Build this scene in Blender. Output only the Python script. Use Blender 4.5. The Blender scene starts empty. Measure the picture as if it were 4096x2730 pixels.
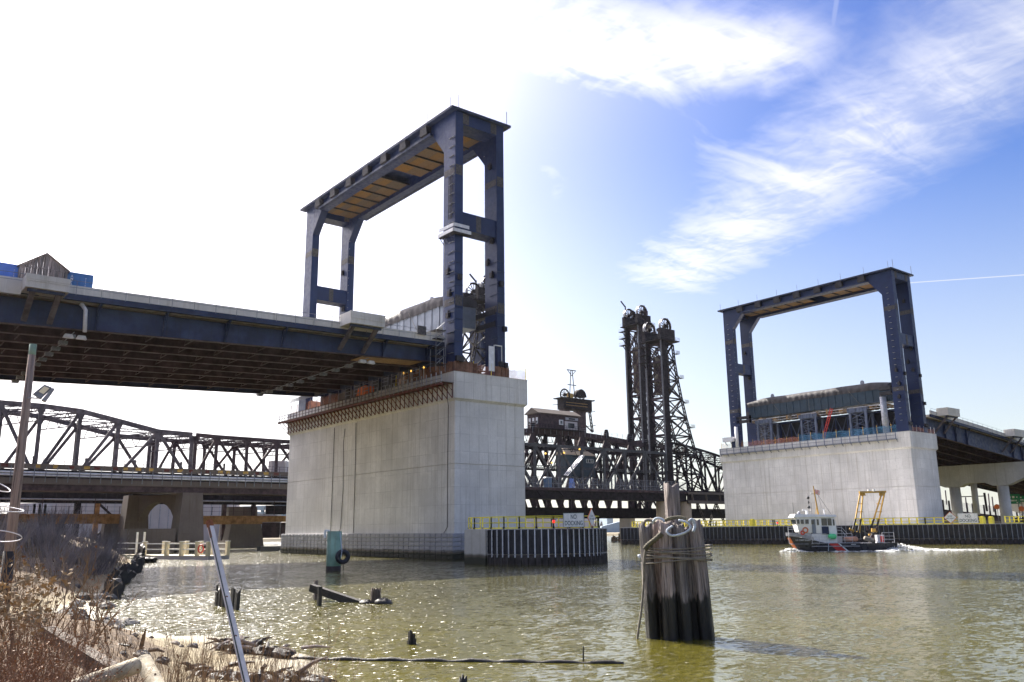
import bpy, math, random
from mathutils import Vector, Matrix
R = math.radians
scene = bpy.context.scene
COL = scene.collection
rnd = random.Random(7)

# ------------------------------------------------------------------ camera
cam_data = bpy.data.cameras.new('camera')
camera = bpy.data.objects.new('camera', cam_data)
COL.objects.link(camera)
scene.camera = camera
cam_data.sensor_fit = 'HORIZONTAL'
cam_data.sensor_width = 36.0
cam_data.lens = 36.0 * 3390.26 / 4096.0
cam_data.clip_start = 0.1
cam_data.clip_end = 6000.0
yaw, pitch, roll = R(51.565), R(12.494), R(-0.597)
fwd = Vector((math.cos(pitch) * math.cos(yaw), math.cos(pitch) * math.sin(yaw), math.sin(pitch)))
rt0 = Vector((math.sin(yaw), -math.cos(yaw), 0.0))
up0 = rt0.cross(fwd)
rt = rt0 * math.cos(roll) + up0 * math.sin(roll)
up = up0 * math.cos(roll) - rt0 * math.sin(roll)
camera.matrix_world = Matrix(((rt.x, up.x, -fwd.x, 0.0), (rt.y, up.y, -fwd.y, 0.0), (rt.z, up.z, -fwd.z, 4.5), (0, 0, 0, 1)))

# ------------------------------------------------------------------ render look
scene.view_settings.view_transform = 'Standard'
scene.view_settings.look = 'None'
scene.view_settings.gamma = 1.0
scene.view_settings.exposure = 2.3
scene.render.engine = 'CYCLES'
scene.cycles.use_denoising = True
scene.cycles.max_bounces = 6
scene.cycles.diffuse_bounces = 3
scene.cycles.glossy_bounces = 3
scene.cycles.transparent_max_bounces = 12
scene.cycles.sample_clamp_indirect = 8.0

# ------------------------------------------------------------------ sun
SUN_AZ, SUN_EL = R(90.5), R(38.0)
sun_dir = Vector((math.cos(SUN_EL) * math.cos(SUN_AZ), math.cos(SUN_EL) * math.sin(SUN_AZ), math.sin(SUN_EL)))
sun_data = bpy.data.lights.new('sun', 'SUN')
sun_data.energy = 2.7
sun_data.angle = R(0.53)
sun_data.color = (1.0, 0.94, 0.84)
sun = bpy.data.objects.new('sun', sun_data)
COL.objects.link(sun)
sun.rotation_euler = (-sun_dir).to_track_quat('-Z', 'Y').to_euler()
sun.location = (0, 0, 200)


# ------------------------------------------------------------------ node helper
class NT:
    """Small wrapper that lets node graphs be written as expressions."""
    def __init__(self, tree):
        self.t = tree
        self.n = tree.nodes
        self.l = tree.links

    def node(self, kind, **kw):
        nd = self.n.new(kind)
        for k, v in kw.items():
            setattr(nd, k, v)
        return nd

    def put(self, sock, v):
        if isinstance(v, (int, float)):
            sock.default_value = v
        elif isinstance(v, (tuple, list)):
            if len(v) == 3 and len(sock.default_value) == 4:
                v = (*v, 1.0)
            sock.default_value = v
        else:
            self.l.new(v, sock)

    def m(self, op, a, b=0.0, c=0.0, clamp=False):
        nd = self.node('ShaderNodeMath', operation=op, use_clamp=clamp)
        self.put(nd.inputs[0], a)
        self.put(nd.inputs[1], b)
        self.put(nd.inputs[2], c)
        return nd.outputs[0]

    def mix(self, f, a, b, blend='MIX'):
        nd = self.node('ShaderNodeMix', data_type='RGBA', blend_type=blend)
        self.put(nd.inputs[0], f)
        self.put(nd.inputs[6], a)
        self.put(nd.inputs[7], b)
        return nd.outputs[2]

    def ramp(self, v, lo, hi, a=0.0, b=1.0, smooth=True):
        nd = self.node('ShaderNodeMapRange', interpolation_type='SMOOTHSTEP' if smooth else 'LINEAR')
        self.put(nd.inputs[0], v)
        for i, q in enumerate((lo, hi, a, b)):
            self.put(nd.inputs[1 + i], q)
        return nd.outputs[0]

    def coord(self, which='Object'):
        return self.node('ShaderNodeTexCoord').outputs[which]

    def pos(self):
        return self.node('ShaderNodeNewGeometry').outputs['Position']

    def scale(self, v, s, loc=(0, 0, 0), rot=(0, 0, 0)):
        nd = self.node('ShaderNodeMapping')
        self.put(nd.inputs['Vector'], v)
        nd.inputs['Scale'].default_value = s if isinstance(s, (tuple, list)) else (s, s, s)
        nd.inputs['Location'].default_value = loc
        nd.inputs['Rotation'].default_value = rot
        return nd.outputs[0]

    def noise(self, v, scale=1.0, detail=4.0, rough=0.55, dist=0.0, out=0):
        nd = self.node('ShaderNodeTexNoise')
        self.put(nd.inputs['Vector'], v)
        nd.inputs['Scale'].default_value = scale
        nd.inputs['Detail'].default_value = detail
        nd.inputs['Roughness'].default_value = rough
        nd.inputs['Distortion'].default_value = dist
        return nd.outputs[out]

    def sep(self, v):
        nd = self.node('ShaderNodeSeparateXYZ')
        self.put(nd.inputs[0], v)
        return nd.outputs

    def comb(self, x, y, z):
        nd = self.node('ShaderNodeCombineXYZ')
        for i, q in enumerate((x, y, z)):
            self.put(nd.inputs[i], q)
        return nd.outputs[0]

    def bump(self, h, strength=0.3, dist=0.1):
        nd = self.node('ShaderNodeBump')
        nd.inputs['Strength'].default_value = strength
        nd.inputs['Distance'].default_value = dist
        self.put(nd.inputs['Height'], h)
        return nd.outputs[0]


# ------------------------------------------------------------------ world: daylight sky with thin cirrus
world = bpy.data.worlds.new('World')
scene.world = world
world.use_nodes = True
wt = NT(world.node_tree)
world.node_tree.nodes.clear()
sky = wt.node('ShaderNodeTexSky', sky_type='NISHITA', sun_disc=False)
sky.sun_elevation = SUN_EL
sky.sun_rotation = math.pi / 2 - SUN_AZ
sky.altitude = 0.0
sky.air_density = 1.25
sky.dust_density = 0.9
sky.ozone_density = 3.0
dvec = wt.coord('Generated')
dx, dy, dz = wt.sep(dvec)
zc = wt.m('MAXIMUM', dz, 0.06)
px = wt.m('DIVIDE', dx, zc)          # position on a flat cloud layer one unit up
py = wt.m('DIVIDE', dy, zc)


def band(ax, ay, bx, by, w0, w1):
    """Soft streak on the cloud layer from a to b, half width w0 growing to w1."""
    lx, ly = bx - ax, by - ay
    L2 = lx * lx + ly * ly
    rx = wt.m('SUBTRACT', px, ax)
    ry = wt.m('SUBTRACT', py, ay)
    t = wt.m('DIVIDE', wt.m('ADD', wt.m('MULTIPLY', rx, lx), wt.m('MULTIPLY', ry, ly)), L2)
    t = wt.m('MINIMUM', wt.m('MAXIMUM', t, 0.0), 1.0)
    ex = wt.m('SUBTRACT', rx, wt.m('MULTIPLY', t, lx))
    ey = wt.m('SUBTRACT', ry, wt.m('MULTIPLY', t, ly))
    d = wt.m('SQRT', wt.m('ADD', wt.m('MULTIPLY', ex, ex), wt.m('MULTIPLY', ey, ey)))
    w = wt.m('ADD', wt.m('MULTIPLY', t, w1 - w0), w0)
    return wt.m('DIVIDE', d, w)


def vmax(*a):
    o = a[0]
    for q in a[1:]:
        o = wt.m('MAXIMUM', o, q)
    return o


plane = wt.comb(px, py, 0.0)
warp = wt.noise(plane, 1.3, 3.0, 0.6, out=1)
wv = wt.node('ShaderNodeVectorMath', operation='MULTIPLY_ADD')
wt.put(wv.inputs[0], warp)
wv.inputs[1].default_value = (0.35, 0.35, 0.0)
wt.put(wv.inputs[2], plane)
pl = wv.outputs[0]
CLOUD_A = (2.60, 2.20, 0.95, -1.35, 0.50, 0.36)
CLOUD_B = (0.85, 1.36, 1.46, 0.98, 0.32, 0.26)
CLOUD_C = (1.25, 1.45, 2.30, 2.50, 0.16, 0.22)
STREETS = [(-0.30, 1.25, -1.70, -2.30, 0.50, 0.60), (0.15, 0.15, -1.00, -2.60, 0.45, 0.55), (1.90, -0.30, 0.60, -3.10, 0.45, 0.60), (3.10, -0.40, 1.70, -3.40, 0.50, 0.70), (-1.60, 1.60, -3.00, -1.40, 0.55, 0.70), (-0.05, 0.75, -0.75, -0.85, 0.30, 0.40)]
TRAIL_A = (3.30, 1.87, 3.95, 1.05, 0.012, 0.016)
TRAIL_B = (1.20, 0.60, 1.66, 0.93, 0.005, 0.012)
# cirrus: fibrous veil everywhere, heavier in the streaks that stand over the river
fib = wt.noise(wt.scale(pl, (0.9, 3.6, 1.0), rot=(0, 0, R(-20))), 1.3, 6.0, 0.62, 0.4)
fluff = wt.noise(wt.scale(pl, (7.0, 4.0, 1.0), rot=(0, 0, R(20))), 3.0, 4.0, 0.6, 0.3)
patch = wt.noise(pl, 0.55, 2.0, 0.5)
edge = wt.m('MULTIPLY', wt.m('SUBTRACT', wt.noise(pl, 2.6, 3.0, 0.6), 0.5), 0.38)
B1 = band(*CLOUD_A)
B2 = band(*CLOUD_B)
B3 = band(*CLOUD_C)
m1 = wt.ramp(wt.m('ADD', B1, edge), 1.15, -0.25)
m2 = wt.ramp(wt.m('ADD', B2, edge), 1.15, -0.25)
m3 = wt.ramp(wt.m('ADD', B3, edge), 1.3, -0.5)
veil = wt.m('MULTIPLY', wt.ramp(patch, 0.42, 0.72), wt.ramp(fib, 0.42, 0.75))
body = wt.m('ADD', 0.42, wt.m('MULTIPLY', wt.ramp(wt.m('ADD', wt.m('MULTIPLY', fib, 0.68), wt.m('MULTIPLY', fluff, 0.32)), 0.36, 0.64), 0.56))
street = [wt.m('MULTIPLY', wt.ramp(wt.m('ADD', band(*q), edge), 1.15, -0.25), 0.9) for q in STREETS]      # cirrus streets go on over the unseen sky, added to fill the shade
streaks = vmax(wt.m('MULTIPLY', m1, 0.9), wt.m('MULTIPLY', m2, 0.95), wt.m('MULTIPLY', m3, 0.4), *street)
cloud = wt.m('ADD', wt.m('MULTIPLY', streaks, body), wt.m('MULTIPLY', veil, 0.3), clamp=True)
trail = wt.ramp(wt.m('ADD', band(*TRAIL_A), wt.m('MULTIPLY', edge, 0.6)), 1.1, 0.2)
trail2 = wt.ramp(wt.m('ADD', band(*TRAIL_B), wt.m('MULTIPLY', edge, 0.6)), 1.1, 0.2)
trails = wt.m('MAXIMUM', wt.m('MULTIPLY', trail, 0.75), wt.m('MULTIPLY', trail2, 0.2))
cloud = wt.m('MAXIMUM', cloud, trails)
# the thin ice veil scatters sunlight forward, so it brightens towards the sun
sv = wt.node('ShaderNodeVectorMath', operation='DOT_PRODUCT')
wt.put(sv.inputs[0], dvec)
sv.inputs[1].default_value = sun_dir
cosang = wt.m('MAXIMUM', sv.outputs['Value'], 0.0)
forward = wt.m('ADD', wt.m('MULTIPLY', wt.m('POWER', cosang, 4.5), 6.5), wt.m('MULTIPLY', wt.m('POWER', cosang, 24.0), 30.0))
white = wt.node('ShaderNodeVectorMath', operation='SCALE')
white.inputs[0].default_value = (0.935, 0.955, 1.0)
white.inputs['Scale'].default_value = 2.02
glow = wt.node('ShaderNodeVectorMath', operation='SCALE')
glow.inputs[0].default_value = (1.10, 0.98, 0.96)
wt.put(glow.inputs['Scale'], wt.m('MULTIPLY', forward, 0.9))
wsum = wt.node('ShaderNodeVectorMath', operation='ADD')
wt.put(wsum.inputs[0], white.outputs[0])
wt.put(wsum.inputs[1], glow.outputs[0])
above = wt.ramp(dz, 0.0, 0.10)
veil_all = wt.m('ADD', wt.m('MULTIPLY', wt.m('POWER', cosang, 5.5), 0.85), wt.ramp(dz, 0.44, 0.02, 0.0, 0.60), clamp=True)
cover = wt.m('MAXIMUM', wt.m('MULTIPLY', cloud, above), veil_all)
sat = wt.node('ShaderNodeHueSaturation')
sat.inputs['Saturation'].default_value = 1.38
sat.inputs['Hue'].default_value = 0.524
sat.inputs['Value'].default_value = 0.345
wt.put(sat.inputs['Color'], sky.outputs[0])
skycol = wt.mix(cover, sat.outputs[0], wsum.outputs[0])
bg = wt.node('ShaderNodeBackground')
wt.put(bg.inputs['Color'], skycol)
bg.inputs['Strength'].default_value = 0.1
world.cycles.sampling_method = 'MANUAL'
world.cycles.sample_map_resolution = 512
wo = wt.node('ShaderNodeOutputWorld')
wt.l.new(bg.outputs[0], wo.inputs['Surface'])


# ------------------------------------------------------------------ materials
MATS = {}


def material(name, fn):
    mt = bpy.data.materials.new(name)
    mt.use_nodes = True
    t = NT(mt.node_tree)
    b = mt.node_tree.nodes['Principled BSDF']
    fn(t, b)
    MATS[name] = mt
    return mt


def plain(name, col, rough=0.6, metal=0.0, var=0.25, scale=1.2, bump=0.15, spec=0.5, streak=0.0, dirt=None, coat=0.0):
    """Painted or bare surface with blotches, fine grain and optional rain streaks."""
    def fn(t, b):
        p = t.pos()
        n = t.noise(p, scale, 6.0, 0.6)
        c = t.mix(t.ramp(n, 0.3, 0.7), tuple(q * (1 - var) for q in col), tuple(min(1, q * (1 + var)) for q in col))
        if streak:
            s = t.noise(t.scale(p, (2.2, 2.2, 0.10)), 1.5, 5.0, 0.65)
            c = t.mix(t.m('MULTIPLY', t.ramp(s, 0.5, 0.72), streak), c, dirt or tuple(q * 0.45 for q in col))
        # no two pieces weather alike
        rnd_ = t.node('ShaderNodeObjectInfo').outputs['Random']
        hsv = t.node('ShaderNodeHueSaturation')
        t.put(hsv.inputs['Color'], c)
        t.put(hsv.inputs['Value'], t.m('ADD', 0.86, t.m('MULTIPLY', rnd_, 0.28)))
        t.put(b.inputs['Base Color'], hsv.outputs[0])
        t.put(b.inputs['Roughness'], t.ramp(t.noise(p, scale * 3.1, 4.0), 0.3, 0.7, max(0.03, rough - 0.12), min(1, rough + 0.12)))
        b.inputs['Metallic'].default_value = metal
        b.inputs['Specular IOR Level'].default_value = spec
        b.inputs['Coat Weight'].default_value = coat
        b.inputs['Coat Roughness'].default_value = 0.2
        if bump:
            t.put(b.inputs['Normal'], t.bump(t.noise(p, scale * 9.0, 5.0, 0.65), bump, 0.03))
    return material(name, fn)


def concrete(name, col, panel=True, stain=0.6, stain_col=(0.20, 0.16, 0.10), wet=False):
    def fn(t, b):
        p = t.pos()
        x, y, z = t.sep(p)
        h = t.m('ADD', x, y)
        big = t.noise(p, 0.16, 5.0, 0.6)
        fine = t.noise(p, 2.4, 8.0, 0.65)
        c = t.mix(t.ramp(big, 0.3, 0.7), tuple(q * 0.84 for q in col), tuple(min(0.8, q * 1.10) for q in col))
        c = t.mix(t.m('MULTIPLY', t.ramp(fine, 0.35, 0.75), 0.35), c, tuple(q * 0.70 for q in col))
        s1 = t.noise(t.scale(p, (1.6, 1.6, 0.035)), 1.0, 7.0, 0.7)
        s2 = t.noise(t.scale(p, (5.0, 5.0, 0.05)), 1.0, 6.0, 0.6)
        c = t.mix(t.m('MULTIPLY', t.ramp(s1, 0.52, 0.72), stain), c, stain_col)
        c = t.mix(t.m('MULTIPLY', t.ramp(s2, 0.56, 0.72), stain * 0.7), c, tuple(q * 0.5 for q in col))
        c = t.mix(t.m('MULTIPLY', t.ramp(t.noise(t.scale(p, (2.6, 2.6, 0.06), loc=(9, 3, 1)), 1.0, 6.0, 0.6), 0.56, 0.75), 0.4), c, tuple(min(1, q * 1.35) for q in col))
        hgt = t.m('MULTIPLY', fine, 0.4)
        if panel:
            def line(v, step, w):
                f = t.m('FRACT', t.m('DIVIDE', v, step))
                d = t.m('MINIMUM', f, t.m('SUBTRACT', 1.0, f))
                return t.ramp(t.m('MULTIPLY', d, step), w, 0.0)
            wob = t.m('MULTIPLY', t.m('SUBTRACT', t.noise(p, 0.8, 2.0), 0.5), 0.12)
            ln = t.m('MAXIMUM', line(t.m('ADD', h, wob), 1.83, 0.075), t.m('MULTIPLY', line(t.m('ADD', z, wob), 2.75, 0.06), 0.8))
            ln = t.m('MULTIPLY', ln, t.ramp(t.noise(p, 0.35, 3.0), 0.30, 0.60))
            c = t.mix(t.m('MULTIPLY', ln, 0.85), c, tuple(q * 0.50 for q in col))
            hgt = t.m('SUBTRACT', hgt, t.m('MULTIPLY', ln, 0.8))
            # every form panel takes the mix a little differently
            cell = t.node('ShaderNodeTexWhiteNoise', noise_dimensions='2D')
            t.put(cell.inputs['Vector'], t.comb(t.m('FLOOR', t.m('DIVIDE', h, 1.83)), t.m('FLOOR', t.m('DIVIDE', z, 2.75)), 0.0))
            c = t.mix(t.m('MULTIPLY', cell.outputs[0], 0.22), c, tuple(q * 0.55 for q in col))
        if wet:
            edge = t.m('ADD', z, t.m('MULTIPLY', t.noise(p, 0.9, 5.0), 0.5))
            c = t.mix(t.ramp(edge, 1.75, 1.30), c, (0.10, 0.088, 0.065))
            c = t.mix(t.ramp(edge, 1.35, 1.0), c, (0.030, 0.030, 0.020))
        t.put(b.inputs['Base Color'], c)
        b.inputs['Roughness'].default_value = 0.85
        t.put(b.inputs['Normal'], t.bump(hgt, 0.35, 0.05))
    return material(name, fn)


concrete('concrete_pier', (0.67, 0.655, 0.64), stain=0.6, stain_col=(0.28, 0.25, 0.20))
concrete('concrete_deck', (0.60, 0.575, 0.54), panel=False, stain=0.35)
concrete('concrete_old', (0.155, 0.125, 0.10), panel=False, stain=0.75, stain_col=(0.10, 0.08, 0.06))
concrete('concrete_tan', (0.50, 0.40, 0.28), panel=False, stain=0.5)
concrete('concrete_wet', (0.48, 0.46, 0.43), panel=False, stain=0.3, wet=True)
concrete('granite', (0.33, 0.33, 0.36), panel=False, stain=0.5, stain_col=(0.16, 0.15, 0.15), wet=True)
plain('navy', (0.010, 0.021, 0.078), 0.42, 0.0, 0.15, 0.5, 0.04, 0.38, 0.25, (0.012, 0.02, 0.05))
plain('navy_flat', (0.016, 0.026, 0.070), 0.55, 0.0, 0.3, 0.35, 0.08, 0.4, 0.5, (0.014, 0.018, 0.03))
plain('navy_light', (0.10, 0.12, 0.18), 0.42, 0.0, 0.2, 0.6, 0.05, 0.5, 0.4, (0.04, 0.05, 0.08))
plain('splice', (0.075, 0.068, 0.07), 0.7, 0.2, 0.35, 3.0, 0.4)
plain('steel_dark', (0.022, 0.020, 0.024), 0.7, 0.0, 0.4, 1.0, 0.3)
plain('truss_brown', (0.105, 0.090, 0.100), 0.7, 0.1, 0.4, 0.8, 0.3, 0.3, 0.4, (0.09, 0.045, 0.025))
plain('truss_black', (0.022, 0.018, 0.020), 0.8, 0.0, 0.45, 0.8, 0.3, 0.2)
plain('truss_rust', (0.062, 0.041, 0.044), 0.75, 0.1, 0.4, 0.7, 0.3, 0.3)
plain('truss_grey', (0.062, 0.062, 0.068), 0.6, 0.2, 0.3, 0.8, 0.2, 0.35)
plain('girder_red', (0.058, 0.037, 0.043), 0.75, 0.1, 0.35, 0.6, 0.3, 0.3)
plain('bracket_red', (0.13, 0.042, 0.032), 0.7, 0.1, 0.35, 1.2, 0.3, 0.3)
plain('hoarding', (0.17, 0.09, 0.06), 0.8, 0.0, 0.4, 1.2, 0.3, 0.3)
plain('rust_orange', (0.34, 0.19, 0.08), 0.85, 0.0, 0.4, 0.7, 0.3, 0.3, 0.6, (0.13, 0.06, 0.03))
plain('galvanised', (0.34, 0.35, 0.39), 0.6, 0.1, 0.2, 2.0, 0.1)
plain('rail_grey', (0.20, 0.21, 0.24), 0.5, 0.4, 0.2, 2.0, 0.1)
plain('pale_metal', (0.62, 0.62, 0.65), 0.5, 0.1, 0.12, 2.0, 0.1, streak=0.35)
plain('white_paint', (0.78, 0.78, 0.77), 0.5, 0.0, 0.10, 1.5, 0.08, streak=0.35)
plain('white_boat', (0.80, 0.80, 0.80), 0.4, 0.0, 0.05, 1.5, 0.04, streak=0.12)
plain('yellow', (0.80, 0.68, 0.07), 0.55, 0.0, 0.15, 1.0, 0.1, streak=0.2)
plain('ochre', (0.50, 0.30, 0.06), 0.55, 0.1, 0.25, 1.0, 0.15, streak=0.3)
plain('rubber', (0.016, 0.016, 0.022), 0.5, 0.0, 0.4, 0.8, 0.2, 0.45, 0.4, (0.035, 0.032, 0.03))
plain('rubber_tide', (0.055, 0.045, 0.042), 0.7, 0.0, 0.4, 0.8, 0.4, 0.3, 0.4, (0.02, 0.02, 0.02))
plain('hull_black', (0.035, 0.036, 0.042), 0.35, 0.0, 0.3, 0.5, 0.05)
plain('red_paint', (0.62, 0.06, 0.05), 0.5, 0.0, 0.2, 1.0, 0.1)
plain('orange_paint', (0.70, 0.18, 0.05), 0.5, 0.0, 0.15, 1.0, 0.1)
plain('orange_pale', (0.72, 0.36, 0.24), 0.6, 0.0, 0.2, 1.0, 0.1)
plain('green_bright', (0.10, 0.62, 0.26), 0.5, 0.0, 0.1, 1.0, 0.05)
plain('green_pile', (0.19, 0.31, 0.235), 0.55, 0.0, 0.2, 0.8, 0.15, 0.4, 0.5, (0.12, 0.08, 0.05))
plain('green_sign', (0.02, 0.24, 0.13), 0.45, 0.0, 0.05, 1.0, 0.0)
plain('blue_box', (0.05, 0.17, 0.42), 0.5, 0.1, 0.15, 0.8, 0.1, streak=0.3)
plain('blue_toilet', (0.07, 0.16, 0.30), 0.5, 0.0, 0.15, 1.0, 0.05)
plain('blue_tank', (0.12, 0.25, 0.72), 0.5, 0.0, 0.15, 1.0, 0.05)
plain('tarp', (0.060, 0.055, 0.058), 0.66, 0.0, 0.3, 0.4, 0.1, 0.3)
plain('sheet_grey', (0.17, 0.19, 0.23), 0.42, 0.3, 0.15, 0.5, 0.06, 0.5, 0.3, (0.10, 0.11, 0.13))
plain('sheet_teal', (0.026, 0.046, 0.068), 0.5, 0.2, 0.2, 0.5, 0.06, 0.5, 0.3, (0.03, 0.045, 0.055))
plain('warehouse', (0.50, 0.46, 0.46), 0.7, 0.0, 0.08, 0.2, 0.05, streak=0.25)
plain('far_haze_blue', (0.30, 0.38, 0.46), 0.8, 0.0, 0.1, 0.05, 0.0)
plain('rope_white', (0.50, 0.56, 0.64), 0.85, 0.0, 0.2, 4.0, 0.3)
plain('rope_tan', (0.20, 0.18, 0.15), 0.9, 0.0, 0.3, 4.0, 0.4)
plain('rope_dark', (0.10, 0.09, 0.06), 0.9, 0.0, 0.3, 4.0, 0.4)
plain('cream', (0.62, 0.56, 0.42), 0.6, 0.0, 0.12, 1.0, 0.1, streak=0.2)
plain('pipe_cream', (0.33, 0.28, 0.19), 0.8, 0.0, 0.45, 4.0, 0.5, streak=0.8)
plain('post_paint', (0.66, 0.65, 0.66), 0.7, 0.1, 0.15, 3.0, 0.1, streak=0.25)
plain('rust', (0.20, 0.07, 0.03), 0.9, 0.1, 0.4, 4.0, 0.5)
plain('lettering_dark', (0.02, 0.05, 0.06), 0.6, 0.0, 0.05, 1.0, 0.0)
plain('lettering_white', (0.75, 0.78, 0.80), 0.6, 0.0, 0.05, 1.0, 0.0)
plain('twig_red', (0.16, 0.078, 0.038), 0.8, 0.0, 0.4, 3.0, 0.0)
plain('twig_tan', (0.23, 0.15, 0.08), 0.8, 0.0, 0.4, 3.0, 0.0)
plain('twig_grey', (0.20, 0.165, 0.155), 0.85, 0.0, 0.35, 0.8, 0.0)
plain('reed', (0.27, 0.19, 0.10), 0.85, 0.0, 0.35, 2.0, 0.0)
plain('dry_leaf', (0.23, 0.11, 0.045), 0.7, 0.0, 0.4, 5.0, 0.0)
plain('stone', (0.10, 0.095, 0.09), 0.9, 0.0, 0.4, 1.5, 0.5)
plain('stone_pale', (0.42, 0.38, 0.31), 0.9, 0.0, 0.3, 1.5, 0.5)
plain('black_wood', (0.020, 0.017, 0.014), 0.6, 0.0, 0.5, 2.0, 0.6, 0.5)
plain('plywood', (0.30, 0.18, 0.075), 0.75, 0.0, 0.25, 2.0, 0.15, streak=0.2)
plain('far_ground', (0.20, 0.17, 0.11), 0.95, 0.0, 0.3, 0.06, 0.2)
plain('tank_black', (0.02, 0.02, 0.02), 0.5)


def wood(name, a, b_, wet=None):
    def fn(t, b):
        p = t.coord('Object')
        g = t.noise(t.scale(p, (9.0, 9.0, 0.5)), 1.6, 8.0, 0.7, 0.6)
        c = t.mix(t.ramp(g, 0.3, 0.7), a, b_)
        rnd_ = t.node('ShaderNodeObjectInfo').outputs['Random']
        hsv = t.node('ShaderNodeHueSaturation')
        t.put(hsv.inputs['Color'], c)
        t.put(hsv.inputs['Value'], t.m('ADD', 0.62, t.m('MULTIPLY', rnd_, 0.7)))
        t.put(hsv.inputs['Saturation'], t.m('ADD', 0.7, t.m('MULTIPLY', rnd_, 0.6)))
        c = hsv.outputs[0]
        crack = t.noise(t.scale(p, (14.0, 14.0, 0.35)), 1.0, 4.0, 0.6)
        c = t.mix(t.ramp(crack, 0.58, 0.66), c, tuple(q * 0.25 for q in a))
        if wet is not None:
            z = t.sep(t.pos())[2]
            lim = t.m('ADD', z, t.m('MULTIPLY', t.noise(t.scale(t.pos(), (4.0, 4.0, 0.6)), 1.3, 4.0), 1.5))
            f = t.ramp(lim, wet + 0.85, wet + 0.60)
            c = t.mix(f, c, (0.013, 0.012, 0.009))
            t.put(b.inputs['Roughness'], t.ramp(f, 0.0, 1.0, 0.85, 0.55))
        else:
            b.inputs['Roughness'].default_value = 0.85
        t.put(b.inputs['Base Color'], c)
        t.put(b.inputs['Normal'], t.bump(t.m('SUBTRACT', g, t.m('MULTIPLY', t.ramp(crack, 0.55, 0.66), 1.2)), 0.8, 0.06))
    return material(name, fn)


wood('pile_wood', (0.11, 0.09, 0.082), (0.36, 0.31, 0.29), wet=1.7)
wood('pole_wood', (0.17, 0.13, 0.11), (0.32, 0.255, 0.22))
wood('old_beam', (0.07, 0.05, 0.035), (0.20, 0.15, 0.11))
wood('plank', (0.095, 0.055, 0.026), (0.19, 0.115, 0.055))
wood('shed_board', (0.24, 0.19, 0.17), (0.42, 0.36, 0.34))


def sheer(name, col, alpha, cell=0.12):
    """Open-weave construction netting."""
    def fn(t, b):
        b.inputs['Roughness'].default_value = 0.8
        p = t.pos()
        x, y, z = t.sep(p)
        h = t.m('ADD', x, y)
        fold = t.noise(p, 0.7, 3.0)
        t.put(b.inputs['Base Color'], t.mix(fold, tuple(q * 0.6 for q in col), col))
        n = t.noise(p, 0.5, 2.0)
        t.put(b.inputs['Alpha'], t.ramp(n, 0.3, 0.7, alpha * 0.65, min(1, alpha * 1.3)))
    return material(name, fn)


sheer('net_orange', (0.60, 0.24, 0.13), 0.38)
sheer('net_blue', (0.07, 0.24, 0.42), 0.45)
sheer('chain_link', (0.30, 0.30, 0.34), 0.22)


def glass_fn(t, b):
    b.inputs['Base Color'].default_value = (0.03, 0.035, 0.04, 1)
    b.inputs['Roughness'].default_value = 0.06
    b.inputs['Specular IOR Level'].default_value = 0.8


material('glass', glass_fn)


def emitter(name, col, k):
    def fn(t, b):
        b.inputs['Base Color'].default_value = (*col, 1)
        b.inputs['Emission Color'].default_value = (*col, 1)
        b.inputs['Emission Strength'].default_value = k
    material(name, fn)


emitter('lamp_red', (1.0, 0.03, 0.02), 0.3)
emitter('lamp_amber', (1.0, 0.55, 0.10), 0.35)


def lens_fn(t, b):
    b.inputs['Base Color'].default_value = (0.75, 0.68, 0.48, 1)
    b.inputs['Roughness'].default_value = 0.2


material('lamp_lens', lens_fn)


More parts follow.
